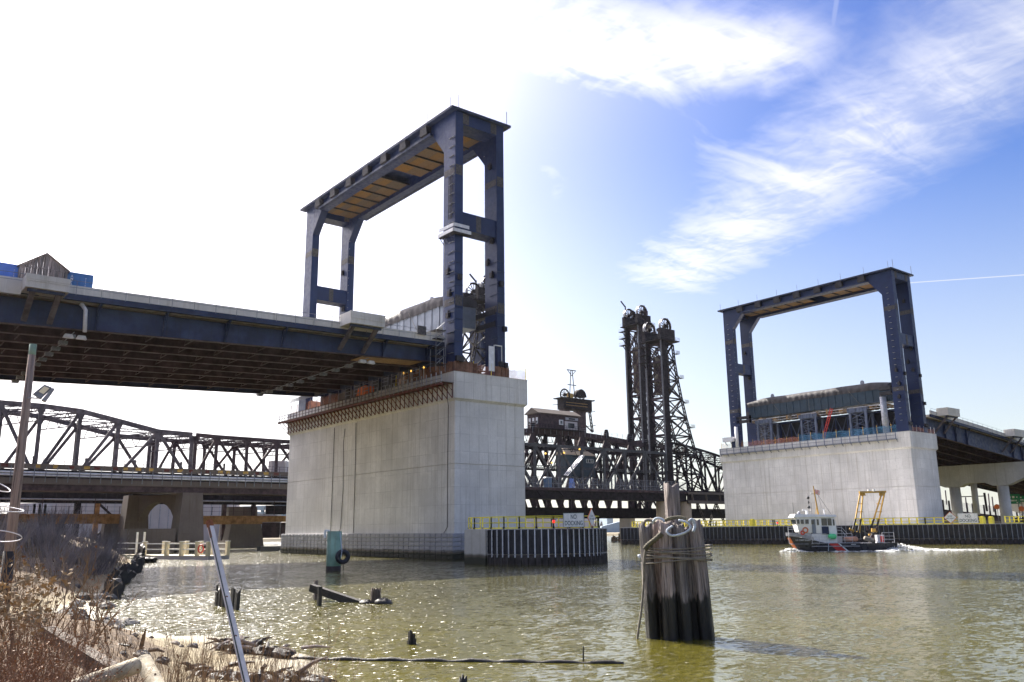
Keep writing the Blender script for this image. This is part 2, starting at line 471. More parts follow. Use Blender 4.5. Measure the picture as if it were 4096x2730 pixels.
def water_fn(t, b):
    p = t.pos()
    d = t.noise(p, 0.03, 3.0)
    c = t.mix(t.ramp(d, 0.3, 0.7), (0.078, 0.070, 0.010), (0.112, 0.100, 0.016))
    t.put(b.inputs['Base Color'], c)
    b.inputs['Roughness'].default_value = 0.08
    b.inputs['IOR'].default_value = 1.333
    wind = t.ramp(t.noise(t.scale(p, (0.05, 0.11, 1.0), rot=(0, 0, R(30))), 1.0, 4.0, 0.6), 0.36, 0.64, 0.45, 1.2)
    # wave slopes taken straight from vector noise, so that they do not wash out at grazing angles
    def slope(scale, rot, st, k, det):
        c_ = t.noise(t.scale(p, st, rot=(0, 0, R(rot))), scale, det, 0.55, 0.3, out=1)
        v_ = t.node('ShaderNodeVectorMath', operation='MULTIPLY_ADD')
        t.put(v_.inputs[0], c_)
        v_.inputs[1].default_value = (k, k, 0.0)
        v_.inputs[2].default_value = (-k / 2, -k / 2, 0.0)
        return v_.outputs[0]
    s1 = slope(0.40, -38, (1.0, 1.5, 1.0), 0.40, 2.0)
    s2 = slope(2.1, -35, (1.0, 1.7, 1.0), 1.05, 4.0)
    add1 = t.node('ShaderNodeVectorMath', operation='ADD')
    t.put(add1.inputs[0], s1)
    t.put(add1.inputs[1], s2)
    # a few wavelets are much steeper than the rest: these catch the sun
    steep = t.m('MULTIPLY', wind, t.ramp(t.noise(p, 1.3, 2.0), 0.48, 0.74, 0.42, 2.4))
    sc = t.node('ShaderNodeVectorMath', operation='SCALE')
    t.put(sc.inputs[0], add1.outputs[0])
    t.put(sc.inputs['Scale'], steep)
    add2 = t.node('ShaderNodeVectorMath', operation='ADD')
    t.put(add2.inputs[0], sc.outputs[0])
    add2.inputs[1].default_value = (0.0, 0.0, 1.0)
    nrm = t.node('ShaderNodeVectorMath', operation='NORMALIZE')
    t.put(nrm.inputs[0], add2.outputs[0])
    t.put(b.inputs['Normal'], nrm.outputs[0])
    # capillary ripples finer than the wavelets: a rougher film over them that glitters towards the sun
    cap = slope(2.9, -20, (1.0, 1.5, 1.0), 2.9, 1.0)
    add3 = t.node('ShaderNodeVectorMath', operation='ADD')
    t.put(add3.inputs[0], cap)
    add3.inputs[1].default_value = (0.0, 0.0, 1.0)
    nr2 = t.node('ShaderNodeVectorMath', operation='NORMALIZE')
    t.put(nr2.inputs[0], add3.outputs[0])
    t.put(b.inputs['Coat Normal'], nr2.outputs[0])
    b.inputs['Coat Weight'].default_value = 0.42
    b.inputs['Coat Roughness'].default_value = 0.24
    b.inputs['Coat IOR'].default_value = 1.333


material('water', water_fn)


def foam_fn(t, b):
    p = t.pos()
    n = t.noise(p, 2.2, 8.0, 0.7)
    t.put(b.inputs['Base Color'], t.mix(t.ramp(n, 0.35, 0.6), (0.55, 0.57, 0.52), (0.88, 0.89, 0.88)))
    t.put(b.inputs['Alpha'], t.ramp(t.noise(t.scale(p, (0.6, 0.6, 3.0)), 1.6, 8.0, 0.75), 0.42, 0.56))
    b.inputs['Roughness'].default_value = 0.7
    t.put(b.inputs['Normal'], t.bump(n, 1.0, 0.3))


material('foam', foam_fn)


def bank_fn(t, b):
    p = t.pos()
    x, y, z = t.sep(p)
    n = t.noise(p, 0.35, 7.0, 0.65)
    f = t.noise(p, 3.0, 8.0, 0.7)
    sand = t.mix(t.ramp(f, 0.3, 0.7), (0.20, 0.165, 0.095), (0.34, 0.28, 0.17))
    soil = t.mix(t.ramp(f, 0.3, 0.7), (0.065, 0.042, 0.024), (0.20, 0.135, 0.075))
    zz = t.m('ADD', z, t.m('MULTIPLY', n, 0.8))
    c = t.mix(t.ramp(zz, 0.75, 1.25), sand, soil)
    c = t.mix(t.ramp(zz, 0.50, 0.36), c, (0.12, 0.10, 0.03))
    t.put(b.inputs['Base Color'], c)
    t.put(b.inputs['Roughness'], t.ramp(zz, 0.36, 0.7, 0.35, 0.95))
    t.put(b.inputs['Normal'], t.bump(t.m('ADD', f, n), 0.8, 0.12))


material('bank', bank_fn)


# ------------------------------------------------------------------ geometry kit
class MB:
    """Collects simple solids into one mesh."""
    def __init__(self):
        self.v = []
        self.f = []

    def add(self, vs, fs):
        o = len(self.v)
        self.v += [tuple(q) for q in vs]
        self.f += [tuple(i + o for i in q) for q in fs]
        return self

    def box(self, x0, x1, y0, y1, z0, z1):
        vs = [(x0, y0, z0), (x1, y0, z0), (x1, y1, z0), (x0, y1, z0), (x0, y0, z1), (x1, y0, z1), (x1, y1, z1), (x0, y1, z1)]
        return self.add(vs, [(0, 3, 2, 1), (4, 5, 6, 7), (0, 1, 5, 4), (1, 2, 6, 5), (2, 3, 7, 6), (3, 0, 4, 7)])

    def hexa(self, vs):
        return self.add(vs, [(0, 3, 2, 1), (4, 5, 6, 7), (0, 1, 5, 4), (1, 2, 6, 5), (2, 3, 7, 6), (3, 0, 4, 7)])

    def beam(self, p, q, w, h=None, side=None):
        """Bar from p to q, w wide along side (default horizontal), h deep."""
        h = h or w
        p, q = Vector(p), Vector(q)
        d = (q - p).normalized()
        if side is None:
            s = Vector((0, 0, 1)).cross(d)
            if s.length < 1e-3:
                s = Vector((1, 0, 0))
        else:
            s = Vector(side)
            s = s - d * s.dot(d)
        s.normalize()
        u = d.cross(s)
        s, u = s * w / 2, u * h / 2
        a = [p - s - u, p + s - u, p + s + u, p - s + u]
        b = [q - s - u, q + s - u, q + s + u, q - s + u]
        return self.add(a + b, [(0, 3, 2, 1), (4, 5, 6, 7), (0, 1, 5, 4), (1, 2, 6, 5), (2, 3, 7, 6), (3, 0, 4, 7)])

    def tube(self, pts, r, n=6, caps=True):
        """Round bar through the points; r may be one radius or a list."""
        pts = [Vector(p) for p in pts]
        k = len(pts)
        rs = r if isinstance(r, (list, tuple)) else [r] * k
        vs = []
        prev = None
        for i, p in enumerate(pts):
            d = (pts[min(i + 1, k - 1)] - pts[max(i - 1, 0)]).normalized()
            if prev is None:
                s = d.orthogonal().normalized()
            else:
                s = (prev - d * prev.dot(d)).normalized()
            prev = s
            u = d.cross(s)
            for j in range(n):
                a = 2 * math.pi * j / n
                vs.append(p + s * (math.cos(a) * rs[i]) + u * (math.sin(a) * rs[i]))
        fs = []
        for i in range(k - 1):
            for j in range(n):
                fs.append((i * n + j, i * n + (j + 1) % n, (i + 1) * n + (j + 1) % n, (i + 1) * n + j))
        if caps:
            fs.append(tuple(range(n - 1, -1, -1)))
            fs.append(tuple((k - 1) * n + j for j in range(n)))
        return self.add(vs, fs)

    def prism(self, poly, off):
        """Solid swept from a planar polygon by the vector off."""
        poly = [Vector(p) for p in poly]
        off = Vector(off)
        k = len(poly)
        vs = poly + [p + off for p in poly]
        fs = [tuple(range(k - 1, -1, -1)), tuple(range(k, 2 * k))]
        fs += [(i, (i + 1) % k, (i + 1) % k + k, i + k) for i in range(k)]
        return self.add(vs, fs)

    def lace(self, p, q, w, side, t=0.08, step=1.0):
        """Laced member: two chords with zigzag bars between, w wide along side."""
        p, q, s = Vector(p), Vector(q), Vector(side).normalized()
        d = q - p
        s = (s - d.normalized() * s.dot(d.normalized())).normalized() * w / 2
        self.beam(p - s, q - s, t * 1.6)
        self.beam(p + s, q + s, t * 1.6)
        k = max(2, int(d.length / step))
        for i in range(k):
            a, b = p + d * (i / k), p + d * ((i + 1) / k)
            sg = 1 if i % 2 else -1
            self.beam(a + s * sg, b - s * sg, t * 0.8)
        return self

    def ring(self, c, axis, r, t, n=20, m=6):
        c, ax = Vector(c), Vector(axis).normalized()
        s = ax.orthogonal().normalized()
        u = ax.cross(s)
        vs, fs = [], []
        for i in range(n):
            a = 2 * math.pi * i / n
            d = s * math.cos(a) + u * math.sin(a)
            for j in range(m):
                b = 2 * math.pi * j / m
                vs.append(c + d * (r + t * math.cos(b)) + ax * (t * math.sin(b)))
        for i in range(n):
            for j in range(m):
                fs.append((i * m + j, i * m + (j + 1) % m, ((i + 1) % n) * m + (j + 1) % m, ((i + 1) % n) * m + j))
        return self.add(vs, fs)

    def mesh(self, name, mat, smooth=False):
        me = bpy.data.meshes.new(name)
        me.from_pydata([tuple(v) for v in self.v], [], self.f)
        me.materials.append(MATS[mat])
        if smooth:
            me.polygons.foreach_set('use_smooth', [True] * len(me.polygons))
        me.update()
        return me

    def build(self, name, mat, parent=None, smooth=False):
        o = bpy.data.objects.new(name, self.mesh(name, mat, smooth))
        COL.objects.link(o)
        hang(o, parent)
        return o


def hang(o, parent):
    if parent is not None:
        o.parent = parent
        o.matrix_parent_inverse = ORIGIN[parent.name].inverted()


ORIGIN = {}


def tag(o, label=None, cat=None, group=None, kind=None):
    if cat and not kind:
        kind = 'thing'
    for k, v in (('label', label), ('category', cat), ('group', group), ('kind', kind)):
        if v:
            o[k] = v
    ORIGIN.setdefault(o.name, o.matrix_basis.copy())
    return o


def thing(name, loc, label, cat, group=None):
    o = bpy.data.objects.new(name, None)
    COL.objects.link(o)
    o.location = loc
    o.empty_display_size = 0.3
    ORIGIN[o.name] = Matrix.Translation(Vector(loc))
    return tag(o, label, cat, group)


def sub(o):
    """Register a part so that it can carry sub-parts built in scene coordinates."""
    ORIGIN[o.name] = Matrix.Identity(4)
    return o


def part(name, mat, parent, fn, smooth=False):
    m = MB()
    fn(m)
    return sub(m.build(name, mat, parent, smooth))


def box_part(name, mat, parent, *b):
    return sub(MB().box(*b).build(name, mat, parent))


def inst(name, me, parent, loc=(0, 0, 0), rotz=0.0, scale=None, mat4=None):
    o = bpy.data.objects.new(name, me)
    COL.objects.link(o)
    hang(o, parent)
    if mat4 is not None:
        o.matrix_basis = mat4
    else:
        o.location = loc
        o.rotation_euler = (0, 0, rotz)
        if scale:
            o.scale = scale
    return o


def lerp(a, b, t):
    return tuple(a[i] + (b[i] - a[i]) * t for i in range(3))


FONT = {}


def text(name, body, mat, parent, origin, right, upv, size, depth=0.02, spacing=1.0, width=None):
    """Flat lettering as mesh; origin is the centre of the line."""
    cu = bpy.data.curves.new(name, 'FONT')
    cu.body = body
    cu.size = 1.0
    cu.align_x = 'CENTER'
    cu.align_y = 'CENTER'
    cu.space_character = spacing
    cu.offset = 0.008
    tmp = bpy.data.objects.new(name, cu)
    me = bpy.data.meshes.new_from_object(tmp)
    bpy.data.objects.remove(tmp)
    me.materials.clear()
    me.materials.append(MATS[mat])
    r, u = Vector(right).normalized(), Vector(upv).normalized()
    n = r.cross(u)
    sx = size
    if width and me.vertices:
        xs = [v.co.x for v in me.vertices]
        sx = width / max(1e-3, max(xs) - min(xs))
    for v in me.vertices:
        v.co = Vector(origin) + r * (v.co.x * sx) + u * (v.co.y * size) + n * depth
    o = bpy.data.objects.new(name, me)
    COL.objects.link(o)
    hang(o, parent)
    return o


# ================================================================== SETTING
o = MB().add([(-1400, -1400, 0), (4000, -1400, 0), (4000, 4000, 0), (-1400, 4000, 0)], [(0, 1, 2, 3)]).build('water', 'water')
tag(o, kind='structure')

SHORE = [(6.0, -60.0), (8.0, -10.0), (9.5, 8.0), (11.0, 17.0), (12.7, 24.9), (14.8, 30.8), (14.8, 36.8), (13.9, 39.9), (12.8, 40.4), (11.8, 46.1), (11.7, 49.3), (18.0, 73.3), (22.2, 87.2), (30.0, 112.0), (38.5, 141.0), (41.0, 160.0), (43.0, 200.0), (52.0, 222.0), (60.0, 246.0), (66.0, 320.0), (75.0, 420.0)]


def shore_dist(x, y):
    """Signed distance to the waterline: positive on land."""
    best, sgn = 1e9, 1.0
    for (ax, ay), (bx, by) in zip(SHORE, SHORE[1:]):
        lx, ly = bx - ax, by - ay
        t = max(0.0, min(1.0, ((x - ax) * lx + (y - ay) * ly) / (lx * lx + ly * ly)))
        ex, ey = x - ax - t * lx, y - ay - t * ly
        d = math.hypot(ex, ey)
        if d < best - 1e-6:
            best = d
            sgn = 1.0 if lx * (y - ay) - ly * (x - ax) > 0 else -1.0
    return best * sgn


def smooth(a, b, v):
    t = max(0.0, min(1.0, (v - a) / (b - a)))
    return t * t * (3 - 2 * t)


def ground_z(x, y):
    d = shore_dist(x, y)
    if d < 0:
        return max(-2.5, d * 0.25)
    near = 1.0 - smooth(55, 80, y)
    z = 0.07 * min(d, 5.0) + near * (1.5 * smooth(3.5, 9.0, d) + 1.0 * smooth(9, 16, d)) + (1 - near) * (2.2 * smooth(1.0, 5.0, d))
    z += 3.2 * smooth(84, 104, y) * (1 - smooth(128, 160, y)) * smooth(6.0, 13.0, d)
    z += 0.9 * smooth(150, 190, y)
    n = math.sin(x * 0.7 + 1.3) * math.cos(y * 0.53) + 0.5 * math.sin(x * 1.9 + y * 1.3) + 0.35 * math.sin(x * 3.7 - y * 2.9)
    return z + 0.10 * n * smooth(0.8, 4.0, d)


def axis(stops):
    out = [stops[0][0]]
    for (a, _), (b, st) in zip(stops, stops[1:]):
        k = max(1, round((b - a) / st))
        out += [a + (b - a) * (i + 1) / k for i in range(k)]
    return out


gx = axis([(-900, 0), (-120, 60), (-30, 8), (-6, 2), (20, 0.5), (62, 2.0), (84, 4)])
gy = axis([(-300, 0), (-20, 20), (6, 3), (58, 0.5), (150, 1.6), (260, 5), (600, 40)])
vs = [(x, y, ground_z(x, y)) for y in gy for x in gx]
w = len(gx)
fs = [(j * w + i, j * w + i + 1, (j + 1) * w + i + 1, (j + 1) * w + i) for j in range(len(gy) - 1) for i in range(w - 1)
      if max(vs[k][2] for k in (j * w + i, j * w + i + 1, (j + 1) * w + i + 1, (j + 1) * w + i)) > -1.5]
tag(MB().add(vs, fs).build('ground', 'bank', None, True), kind='structure')

# far shore: low land behind the old bridges, up to the horizon
far = MB()
pts = [(60, 330), (140, 372), (230, 400), (330, 380), (430, 330), (520, 260), (560, 190), (620, 120), (760, 40), (1000, -80), (1500, -400)]
top = [(x, y, 1.2) for x, y in pts]
low = [(x, y, -0.8) for x, y in [(p[0] - 3, p[1] - 5) for p in pts]]
back = [(x * 3.2 + 200, y * 3.0 + 900, 2.2) for x, y in pts]
k = len(pts)
far.add(low + top + back, [(i, i + 1, k + i + 1, k + i) for i in range(k - 1)] + [(k + i, k + i + 1, 2 * k + i + 1, 2 * k + i) for i in range(k - 1)])
tag(far.build('terrain', 'far_ground'), kind='structure')


# ================================================================== NEW BRIDGE PIERS
def pier(ox, oy, label, blocks):
    x0, y0, L, W = 75.17 + ox, 109.56 + oy, 63.22, 14.96
    p = thing('bridge_pier', (x0 + W / 2, y0 + L / 2, 0), label, 'pier', 'concrete lift tower piers')
    e = 0.42
    a, b, c, d = x0 + e, x0 + W - e, y0 + e, y0 + L - e
    box_part('shaft', 'concrete_pier', p, a, b, c, d, 3.9, 14.50)
    box_part('pour_joint', 'concrete_deck', p, a + 0.15, b - 0.15, c + 0.15, d - 0.15, 14.50, 14.60)
    box_part('shaft', 'concrete_pier', p, a + 0.012, b - 0.012, c + 0.012, d - 0.012, 14.60, 24.46)
    part('corbel', 'concrete_pier', p, lambda m: m.hexa([(a, c, 24.46), (b, c, 24.46), (b, d, 24.46), (a, d, 24.46), (x0, y0, 24.88), (x0 + W, y0, 24.88), (x0 + W, y0 + L, 24.88), (x0, y0 + L, 24.88)]))
    box_part('cap', 'concrete_pier', p, x0, x0 + W, y0, y0 + L, 24.88, 28.95)
    box_part('coping', 'concrete_deck', p, x0 - 0.03, x0 + W + 0.03, y0 - 0.03, y0 + L + 0.03, 28.95, 29.12)
    g = 0.50
    pl = box_part('plinth', 'concrete_wet', p, a - g, b + g, c - g, d + g, -2.0, 3.86)
    if blocks:
        rows, lx, ly = 6, 40, 10
        hz = 3.95 / rows
        by = (d - c + 2 * g + 0.24) / lx
        bx = (b - a + 2 * g + 0.24) / ly
        def blk(w, dep, h):
            m = MB()
            i = 0.05
            vs = [(-w / 2, dep, -h / 2), (w / 2, dep, -h / 2), (w / 2, dep, h / 2), (-w / 2, dep, h / 2),
                  (-w / 2 + i, 0, -h / 2 + i), (w / 2 - i, 0, -h / 2 + i), (w / 2 - i, -0.03, h / 2 - i), (-w / 2 + i, 0.02, h / 2 - i)]
            m.add(vs, [(4, 5, 6, 7), (0, 1, 5, 4), (1, 2, 6, 5), (2, 3, 7, 6), (3, 0, 4, 7)])
            return m.mesh('granite_block', 'granite')
        # the quarry-faced courses are about 300 stones on the two faces in view
        mx, my = blk(bx - 0.035, 0.2, hz - 0.035), blk(by - 0.035, 0.2, hz - 0.035)
        for r in range(rows):
            z = hz * (r + 0.5)
            for i in range(ly):
                off = 0.5 if r % 2 else 0.0
                inst('granite_block', mx, p, (a - g - 0.12 + bx * (i + 0.5), c - g - 0.14 - rnd.uniform(0, 0.03), z))
            for i in range(lx):
                inst('granite_block', my, p, (a - g - 0.14 - rnd.uniform(0, 0.03), c - g - 0.12 + by * (i + 0.5), z), -math.pi / 2)
    return p


pier_near = pier(0, 0, 'huge concrete pier on a granite block plinth standing behind the green pile', True)
pier_far = pier(149.62, 2.53, 'concrete pier with bare top rail rising behind the passing workboat', False)

# hoses and conduits hanging down the long face of the near pier
for i, (pts, lab) in enumerate([
    ([(75.50, 151.26, 24.15), (75.50, 151.30, 15.05), (75.50, 151.38, 4.12)], 'dark conduit on the long pier face, first from the river end of the plinth'),
    ([(75.50, 146.84, 23.53), (75.50, 147.27, 20.98), (75.50, 146.84, 12.01), (75.50, 147.33, 4.75), (75.50, 148.69, 3.93)], 'kinked dark hose down the long pier face ending near the green pile'),
    ([(75.50, 142.48, 24.18), (75.50, 142.27, 14.56), (75.50, 142.28, 4.01)], 'dark conduit on the long pier face, third from its far end'),
    ([(75.05, 111.33, 25.09), (75.50, 111.69, 23.76), (75.50, 111.79, 12.89), (75.50, 111.76, 4.84), (75.50, 112.66, 4.01), (74.80, 111.57, 0.91)], 'black hose running down beside the near corner of the pier')]):
    m = MB().tube(pts, 0.05, 6)
    tag(m.build('conduit', 'steel_dark', None, True), lab, 'conduit', 'lines hanging on the near pier')

# brown work platform bracketed to the near pier cap
t = thing('work_platform', (75.1, 141, 27.0), 'rust red bracketed work platform along the top of the near pier', 'platform')
NB = 44
yb0, yb1 = 110.0, 172.2
zd = 27.15
tri = MB()
tri.beam((0, 0, -2.35), (0, 0, 0), 0.12)
tri.beam((-2.15, 0, -0.06), (0, 0, -0.06), 0.12)
tri.beam((-0.05, 0, -2.3), (-2.1, 0, -0.12), 0.10)
tri.beam((-0.05, 0, -1.1), (-1.1, 0, -0.12), 0.06)
tri_me = tri.mesh('bracket', 'bracket_red')
post_r = MB().beam((0, 0, -0.1), (0, 0, 1.75), 0.14).mesh('post', 'galvanised')
post_b = MB().beam((0, 0, -0.1), (0, 0, 1.35), 0.10).mesh('post', 'truss_rust')
for i in range(NB):
    y = yb0 + (yb1 - yb0) * i / (NB - 1)
    inst('bracket', tri_me, t, (75.10, y, zd))
    inst('post', post_r if y < 131 else post_b, t, (72.98, y, zd))
for z, s in ((0.55, 0.09), (1.15, 0.09)):
    part('rail', 'rail_grey', t, lambda m: m.box(72.88, 72.94, yb0 - 0.3, 131, zd + z, zd + z + s))
    part('rail', 'truss_rust', t, lambda m: m.box(72.88, 72.94, 131, yb1 + 0.9, zd + z, zd + z + s))
for i in range(16):
    y = yb0 - 0.4 + (yb1 - yb0 + 1.2) * i / 16
    box_part('deck_plank', 'old_beam', t, 72.85, 75.12, y + 0.03, y + (yb1 - yb0 + 1.2) / 16, zd, zd + 0.10)
part('fascia_board', 'bracket_red', t, lambda m: m.box(72.95, 73.1, yb0 - 0.3, yb1 + 0.6, zd - 0.34, zd - 0.02))

# galvanised ledge rail on the far pier cap
t = thing('ledge_rail', (224.6, 140, 28), 'grey steel edge frame bolted along the far pier cap', 'railing')
fx, fy0, fy1 = 223.9, 115.5, 174.2
for z in (27.3, 28.2, 28.95):
    part('rail', 'rail_grey', t, lambda m: m.box(fx - 0.08, fx + 0.04, fy0, fy1, z, z + 0.12))
part('shelf', 'rail_grey', t, lambda m: m.box(fx - 0.2, 224.78, fy0, fy1, 27.12, 27.26))
pm = MB().box(-0.12, 0.0, -0.09, 0.09, 0, 1.85).mesh('post', 'navy_light')
lm = MB().beam((-0.1, 0, 0), (0.7, 0, 0), 0.14).beam((-0.05, 0, -0.05), (0.75, 0, -0.6), 0.12).mesh('bracket', 'navy_light')
for i in range(23):
    y = fy0 + (fy1 - fy0) * i / 22
    inst('post', pm, t, (fx - 0.1, y, 27.2))
    inst('bracket', lm, t, (fx + 0.05, y, 27.1))


# ================================================================== LIFT TOWERS
def tower(ox, oy, label, near):
    cx, cy, a, b, dxc, dyc = 75.28 + ox, 109.70 + oy, 3.44, 1.60, 8.69, 54.78
    zb, zt = 29.12, 74.35
    base = thing('lift_tower', (cx + 5, cy + 29, zb), label, 'tower', 'navy steel lift towers')
    zbm, zh = 72.2, 67.8
    cols = {}
    for i, ux in enumerate((0, dxc)):
        for j, uy in enumerate((0, dyc)):
            x, y = cx + ux, cy + uy
            col = box_part('column', 'navy', base, x, x + b, y, y + a, zb, zt)
            cols[i, j] = col
            # splice plates
            for z in (40.2, 63.0):
                box_part('splice_plate', 'splice', col, x - 0.05, x + b * 0.96, y + 0.12, y + a * 0.94, z, z + 1.15)
                box_part('splice_plate', 'splice', col, x + 0.1, x + b - 0.12, y - 0.05, y + 0.02, z - 0.2, z + 1.6)
            # low stiffener ribs
            for q in range(10):
                z = zb + 4.6 + 1.9 * q
                if z > 50:
                    break
                box_part('rib', 'navy_flat', col, x - 0.10, x + 0.02, y + 0.02, y + a * 0.62, z, z + 0.10)
                box_part('rib', 'navy_flat', col, x, x + b, y - 0.09, y + 0.01, z + 0.25, z + 0.34)
            # portal haunch towards the roadway
            if j == 0:
                poly = [(x, y + a, zh), (x, y + a + 3.5, zbm), (x, y + a + 3.5, zt), (x, y + a, zt)]
            else:
                poly = [(x, y, zh), (x, y - 3.9, zbm), (x, y - 3.9, zt), (x, y, zt)]
            part('haunch', 'navy', base, lambda m: m.prism(poly, (b, 0, 0)))
    # steps up the columns
    st = MB().box(-0.34, 0.0, -0.28, 0.28, 0, 0.06).mesh('step', 'rail_grey' if near else 'galvanised')
    st2 = MB().box(-0.03, 0.03, -0.30, 0.0, 0, 0.06).mesh('step', 'galvanised')
    for (i, j) in ((0, 0), (1, 0), (0, 1), (1, 1)):
        x, y = cx + i * dxc, cy + j * dyc
        zz = zb + 3
        while zz < 71:
            if i == 0 and j == 0 and near:
                inst('step', st, cols[i, j], (x, y + a * 0.35, zz))
                inst('step', st, cols[i, j], (x, y + a * 0.12, zz))
            elif i == 0 and not near:
                inst('step', st, cols[i, j], (x, y + a * 0.5, zz))
                inst('step', st2, cols[i, j], (x + 0.1, y + (a + 0.3 if j == 0 else 0), zz + 0.6))
            elif j == 1 and i == 1:
                inst('step', st2, cols[i, j], (x + 0.2, y, zz))
                inst('step', st2, cols[i, j], (x + b, y, zz))
            elif i == 1:
                inst('step', st2, cols[i, j], (x, y + a + 0.28, zz))
            zz += 1.7
    # fixtures clipped to the columns
    fx = MB().box(-0.5, 0.0, -0.35, 0.35, -0.1, 0.75).box(-0.25, 0.0, -0.12, 0.12, 0.75, 1.1).mesh('cable_clamp', 'steel_dark')
    fy = MB().box(-0.35, 0.35, -0.5, 0.0, -0.1, 0.75).mesh('cable_clamp', 'steel_dark')
    for (x, y, z, me) in ((cx, cy + 1.6, 38.2, fx), (cx, cy + 1.7, 45.6, fx), (cx, cy + 1.2, 41.8, fx), (cx + 0.5, cy, 30.9, fy), (cx + 1.2, cy, 30.8, fy),
                          (cx + dxc + 0.5, cy, 30.9, fy), (cx + dxc + 1.5, cy, 30.8, fy), (cx + 0.9, cy, 44.5, fy), (cx + dxc + 0.7, cy, 44.8, fy), (cx + dxc + 1.4, cy, 37.0, fy),
                          (cx + dxc, cy + 1.2, 46.5, fx), (cx + dxc, cy + 2.4, 49.0, fx), (cx + dxc, cy + 1.0, 52.6, fx), (cx + dxc, cy + 1.6, 66.5, fx), (cx + dxc, cy + dyc + 2.1, 60.6, fx), (cx + dxc, cy + dyc + 1.1, 52.0, fx)):
        inst('cable_clamp', me, base, (x, y, z))
    # top beams along the roadway portal, deep box girders with a ledge and gussets
    y0, y1 = cy + a, cy + dyc
    for i, x in enumerate((cx, cx + dxc)):
        bm = box_part('portal_beam', 'navy', base, x + 0.05, x + b - 0.05, y0, y1, zbm, zt - 0.02)
        s = -1 if i == 0 else 1
        xo = x if i == 0 else x + b
        part('ledge', 'navy_flat', bm, lambda m: m.box(min(xo, xo + s * 0.75), max(xo, xo + s * 0.75), y0 + 3.4, y1 - 3.8, zbm - 0.02, zbm + 0.45))
        for q in range(7):
            y = y0 + 4.2 + (y1 - y0 - 9.0) * q / 6
            part('gusset', 'steel_dark', bm, lambda m: m.prism([(xo, y, zbm + 0.4), (xo + s * 0.75, y, zbm + 0.4), (xo + s * 1.05, y, zt - 0.9), (xo + s * 1.05, y, zt + 0.02), (xo, y, zt + 0.02)], (0, 2.0, 0)))  # navy paint made darker: shade of the downward faces put into the colour
            box_part('gusset_plate', 'steel_dark', bm, min(xo + s * 0.80, xo + s * 1.04), max(xo + s * 0.80, xo + s * 1.04), y - 0.12, y + 2.12, zbm + 0.55, zbm + 1.3)
    # cross beams between the two portals
    for y in (cy, cy + dyc):
        box_part('cross_beam', 'navy', base, cx + b, cx + dxc, y + 0.05, y + a - 0.05, 72.25, zt - 0.03)
        box_part('cross_beam', 'navy', base, cx + b, cx + dxc, y + 0.25, y + a - 0.25, 53.35, 56.45)
        box_part('splice_plate', 'splice', base, cx + b + 2.9, cx + b + 3.9, y + 0.20, y + 0.30, 53.5, 56.3)
        for u in (b - 0.05, dxc - 1.2):
            box_part('splice_plate', 'splice', base, cx + u, cx + u + 1.25, y - 0.03, y + 0.1, 72.4, zt - 0.1)
    # roof slab
    rx0, rx1, ry0, ry1 = 74.17 + ox, 86.83 + ox, 109.1 + oy, 169.2 + oy
    roof = box_part('roof', 'navy_flat', base, rx0, rx1, ry0, ry1, zt, zt + 0.22)
    part('roof_edge', 'steel_dark', roof, lambda m: m.box(rx0 - 0.02, rx0 + 0.2, ry0, ry1, zt + 0.22, zt + 0.42).box(rx0 + 0.2, rx1, ry0 - 0.02, ry0 + 0.2, zt + 0.22, zt + 0.42))
    for q in range(9):
        y = ry0 + 1.0 + (ry1 - ry0 - 2) * q / 8
        part('lightning_rod', 'steel_dark', roof, lambda m: m.tube([(rx0 + 0.3, y, zt + 0.3), (rx0 + 0.3, y, zt + 2.4)], 0.045, 5))
    part('lightning_rod', 'steel_dark', roof, lambda m: m.tube([(rx0 + 1.5, ry0 + 0.2, zt + 0.3), (rx0 + 1.5, ry0 + 0.2, zt + 2.9)], 0.06, 5))
    part('lightning_rod', 'steel_dark', roof, lambda m: m.tube([(rx1 - 0.8, ry0 + 0.2, zt + 0.3), (rx1 - 0.8, ry0 + 0.2, zt + 2.9)], 0.06, 5))
    # timber soffit panels between the portal beams
    pm = MB().box(0, 1, 0, 1, 0, 0.08).mesh('soffit_plank', 'plank')
    bays = 12
    for q in range(bays):
        ya = y0 + 1.0 + (y1 - y0 - 2.0) * q / bays
        wdt = (y1 - y0 - 2.0) / bays
        if q == 5:
            continue
        for s in range(4):
            inst('soffit_plank', pm, base, (cx + b + 0.2 + 1.72 * s, ya, zbm + 0.75 + 0.03 * ((s + q) % 2)), 0, (1.66, wdt * 0.93, 1))
        box_part('joist', 'steel_dark', base, cx + b, cx + dxc, ya - 0.24, ya - 0.06, zbm + 0.45, zbm + 0.74)
    return base, cx, cy


tower_near, tcx, tcy = tower(0, 0, 'tall navy steel lift tower standing on the near concrete pier', True)
tower_far, tfx, tfy = tower(149.62, 2.53, 'navy steel lift tower on the far pier above the wrapped counterweight', False)

# bare platform collar around the river column
t = thing('column_platform', (76, 111, 53), 'pale box platform wrapped round the near tower column', 'platform')
for z0, z1, g in ((52.2, 52.75, 1.05), (53.2, 53.75, 0.8)):
    part('kickboard', 'pale_metal', t, lambda m: m.box(75.28 - g, 75.28 - g + 0.08, 109.7 - g, 113.14 + 0.1, z0, z1).box(75.28 - g, 76.88 + g * 0.9, 109.7 - g, 109.78 - g, z0, z1))
part('grating', 'steel_dark', t, lambda m: m.box(74.3, 75.27, 108.7, 113.2, 52.05, 52.18).box(75.27, 77.9, 108.7, 109.66, 52.05, 52.18))
for i in range(5):
    part('strut', 'navy_flat', t, lambda m: m.beam((75.25, 109.9 + 0.75 * i, 51.0), (74.4, 109.9 + 0.75 * i, 52.05), 0.09))
t = thing('column_platform', (224.8, 168, 32), 'small pale box platform low on the left column of the far tower', 'platform')
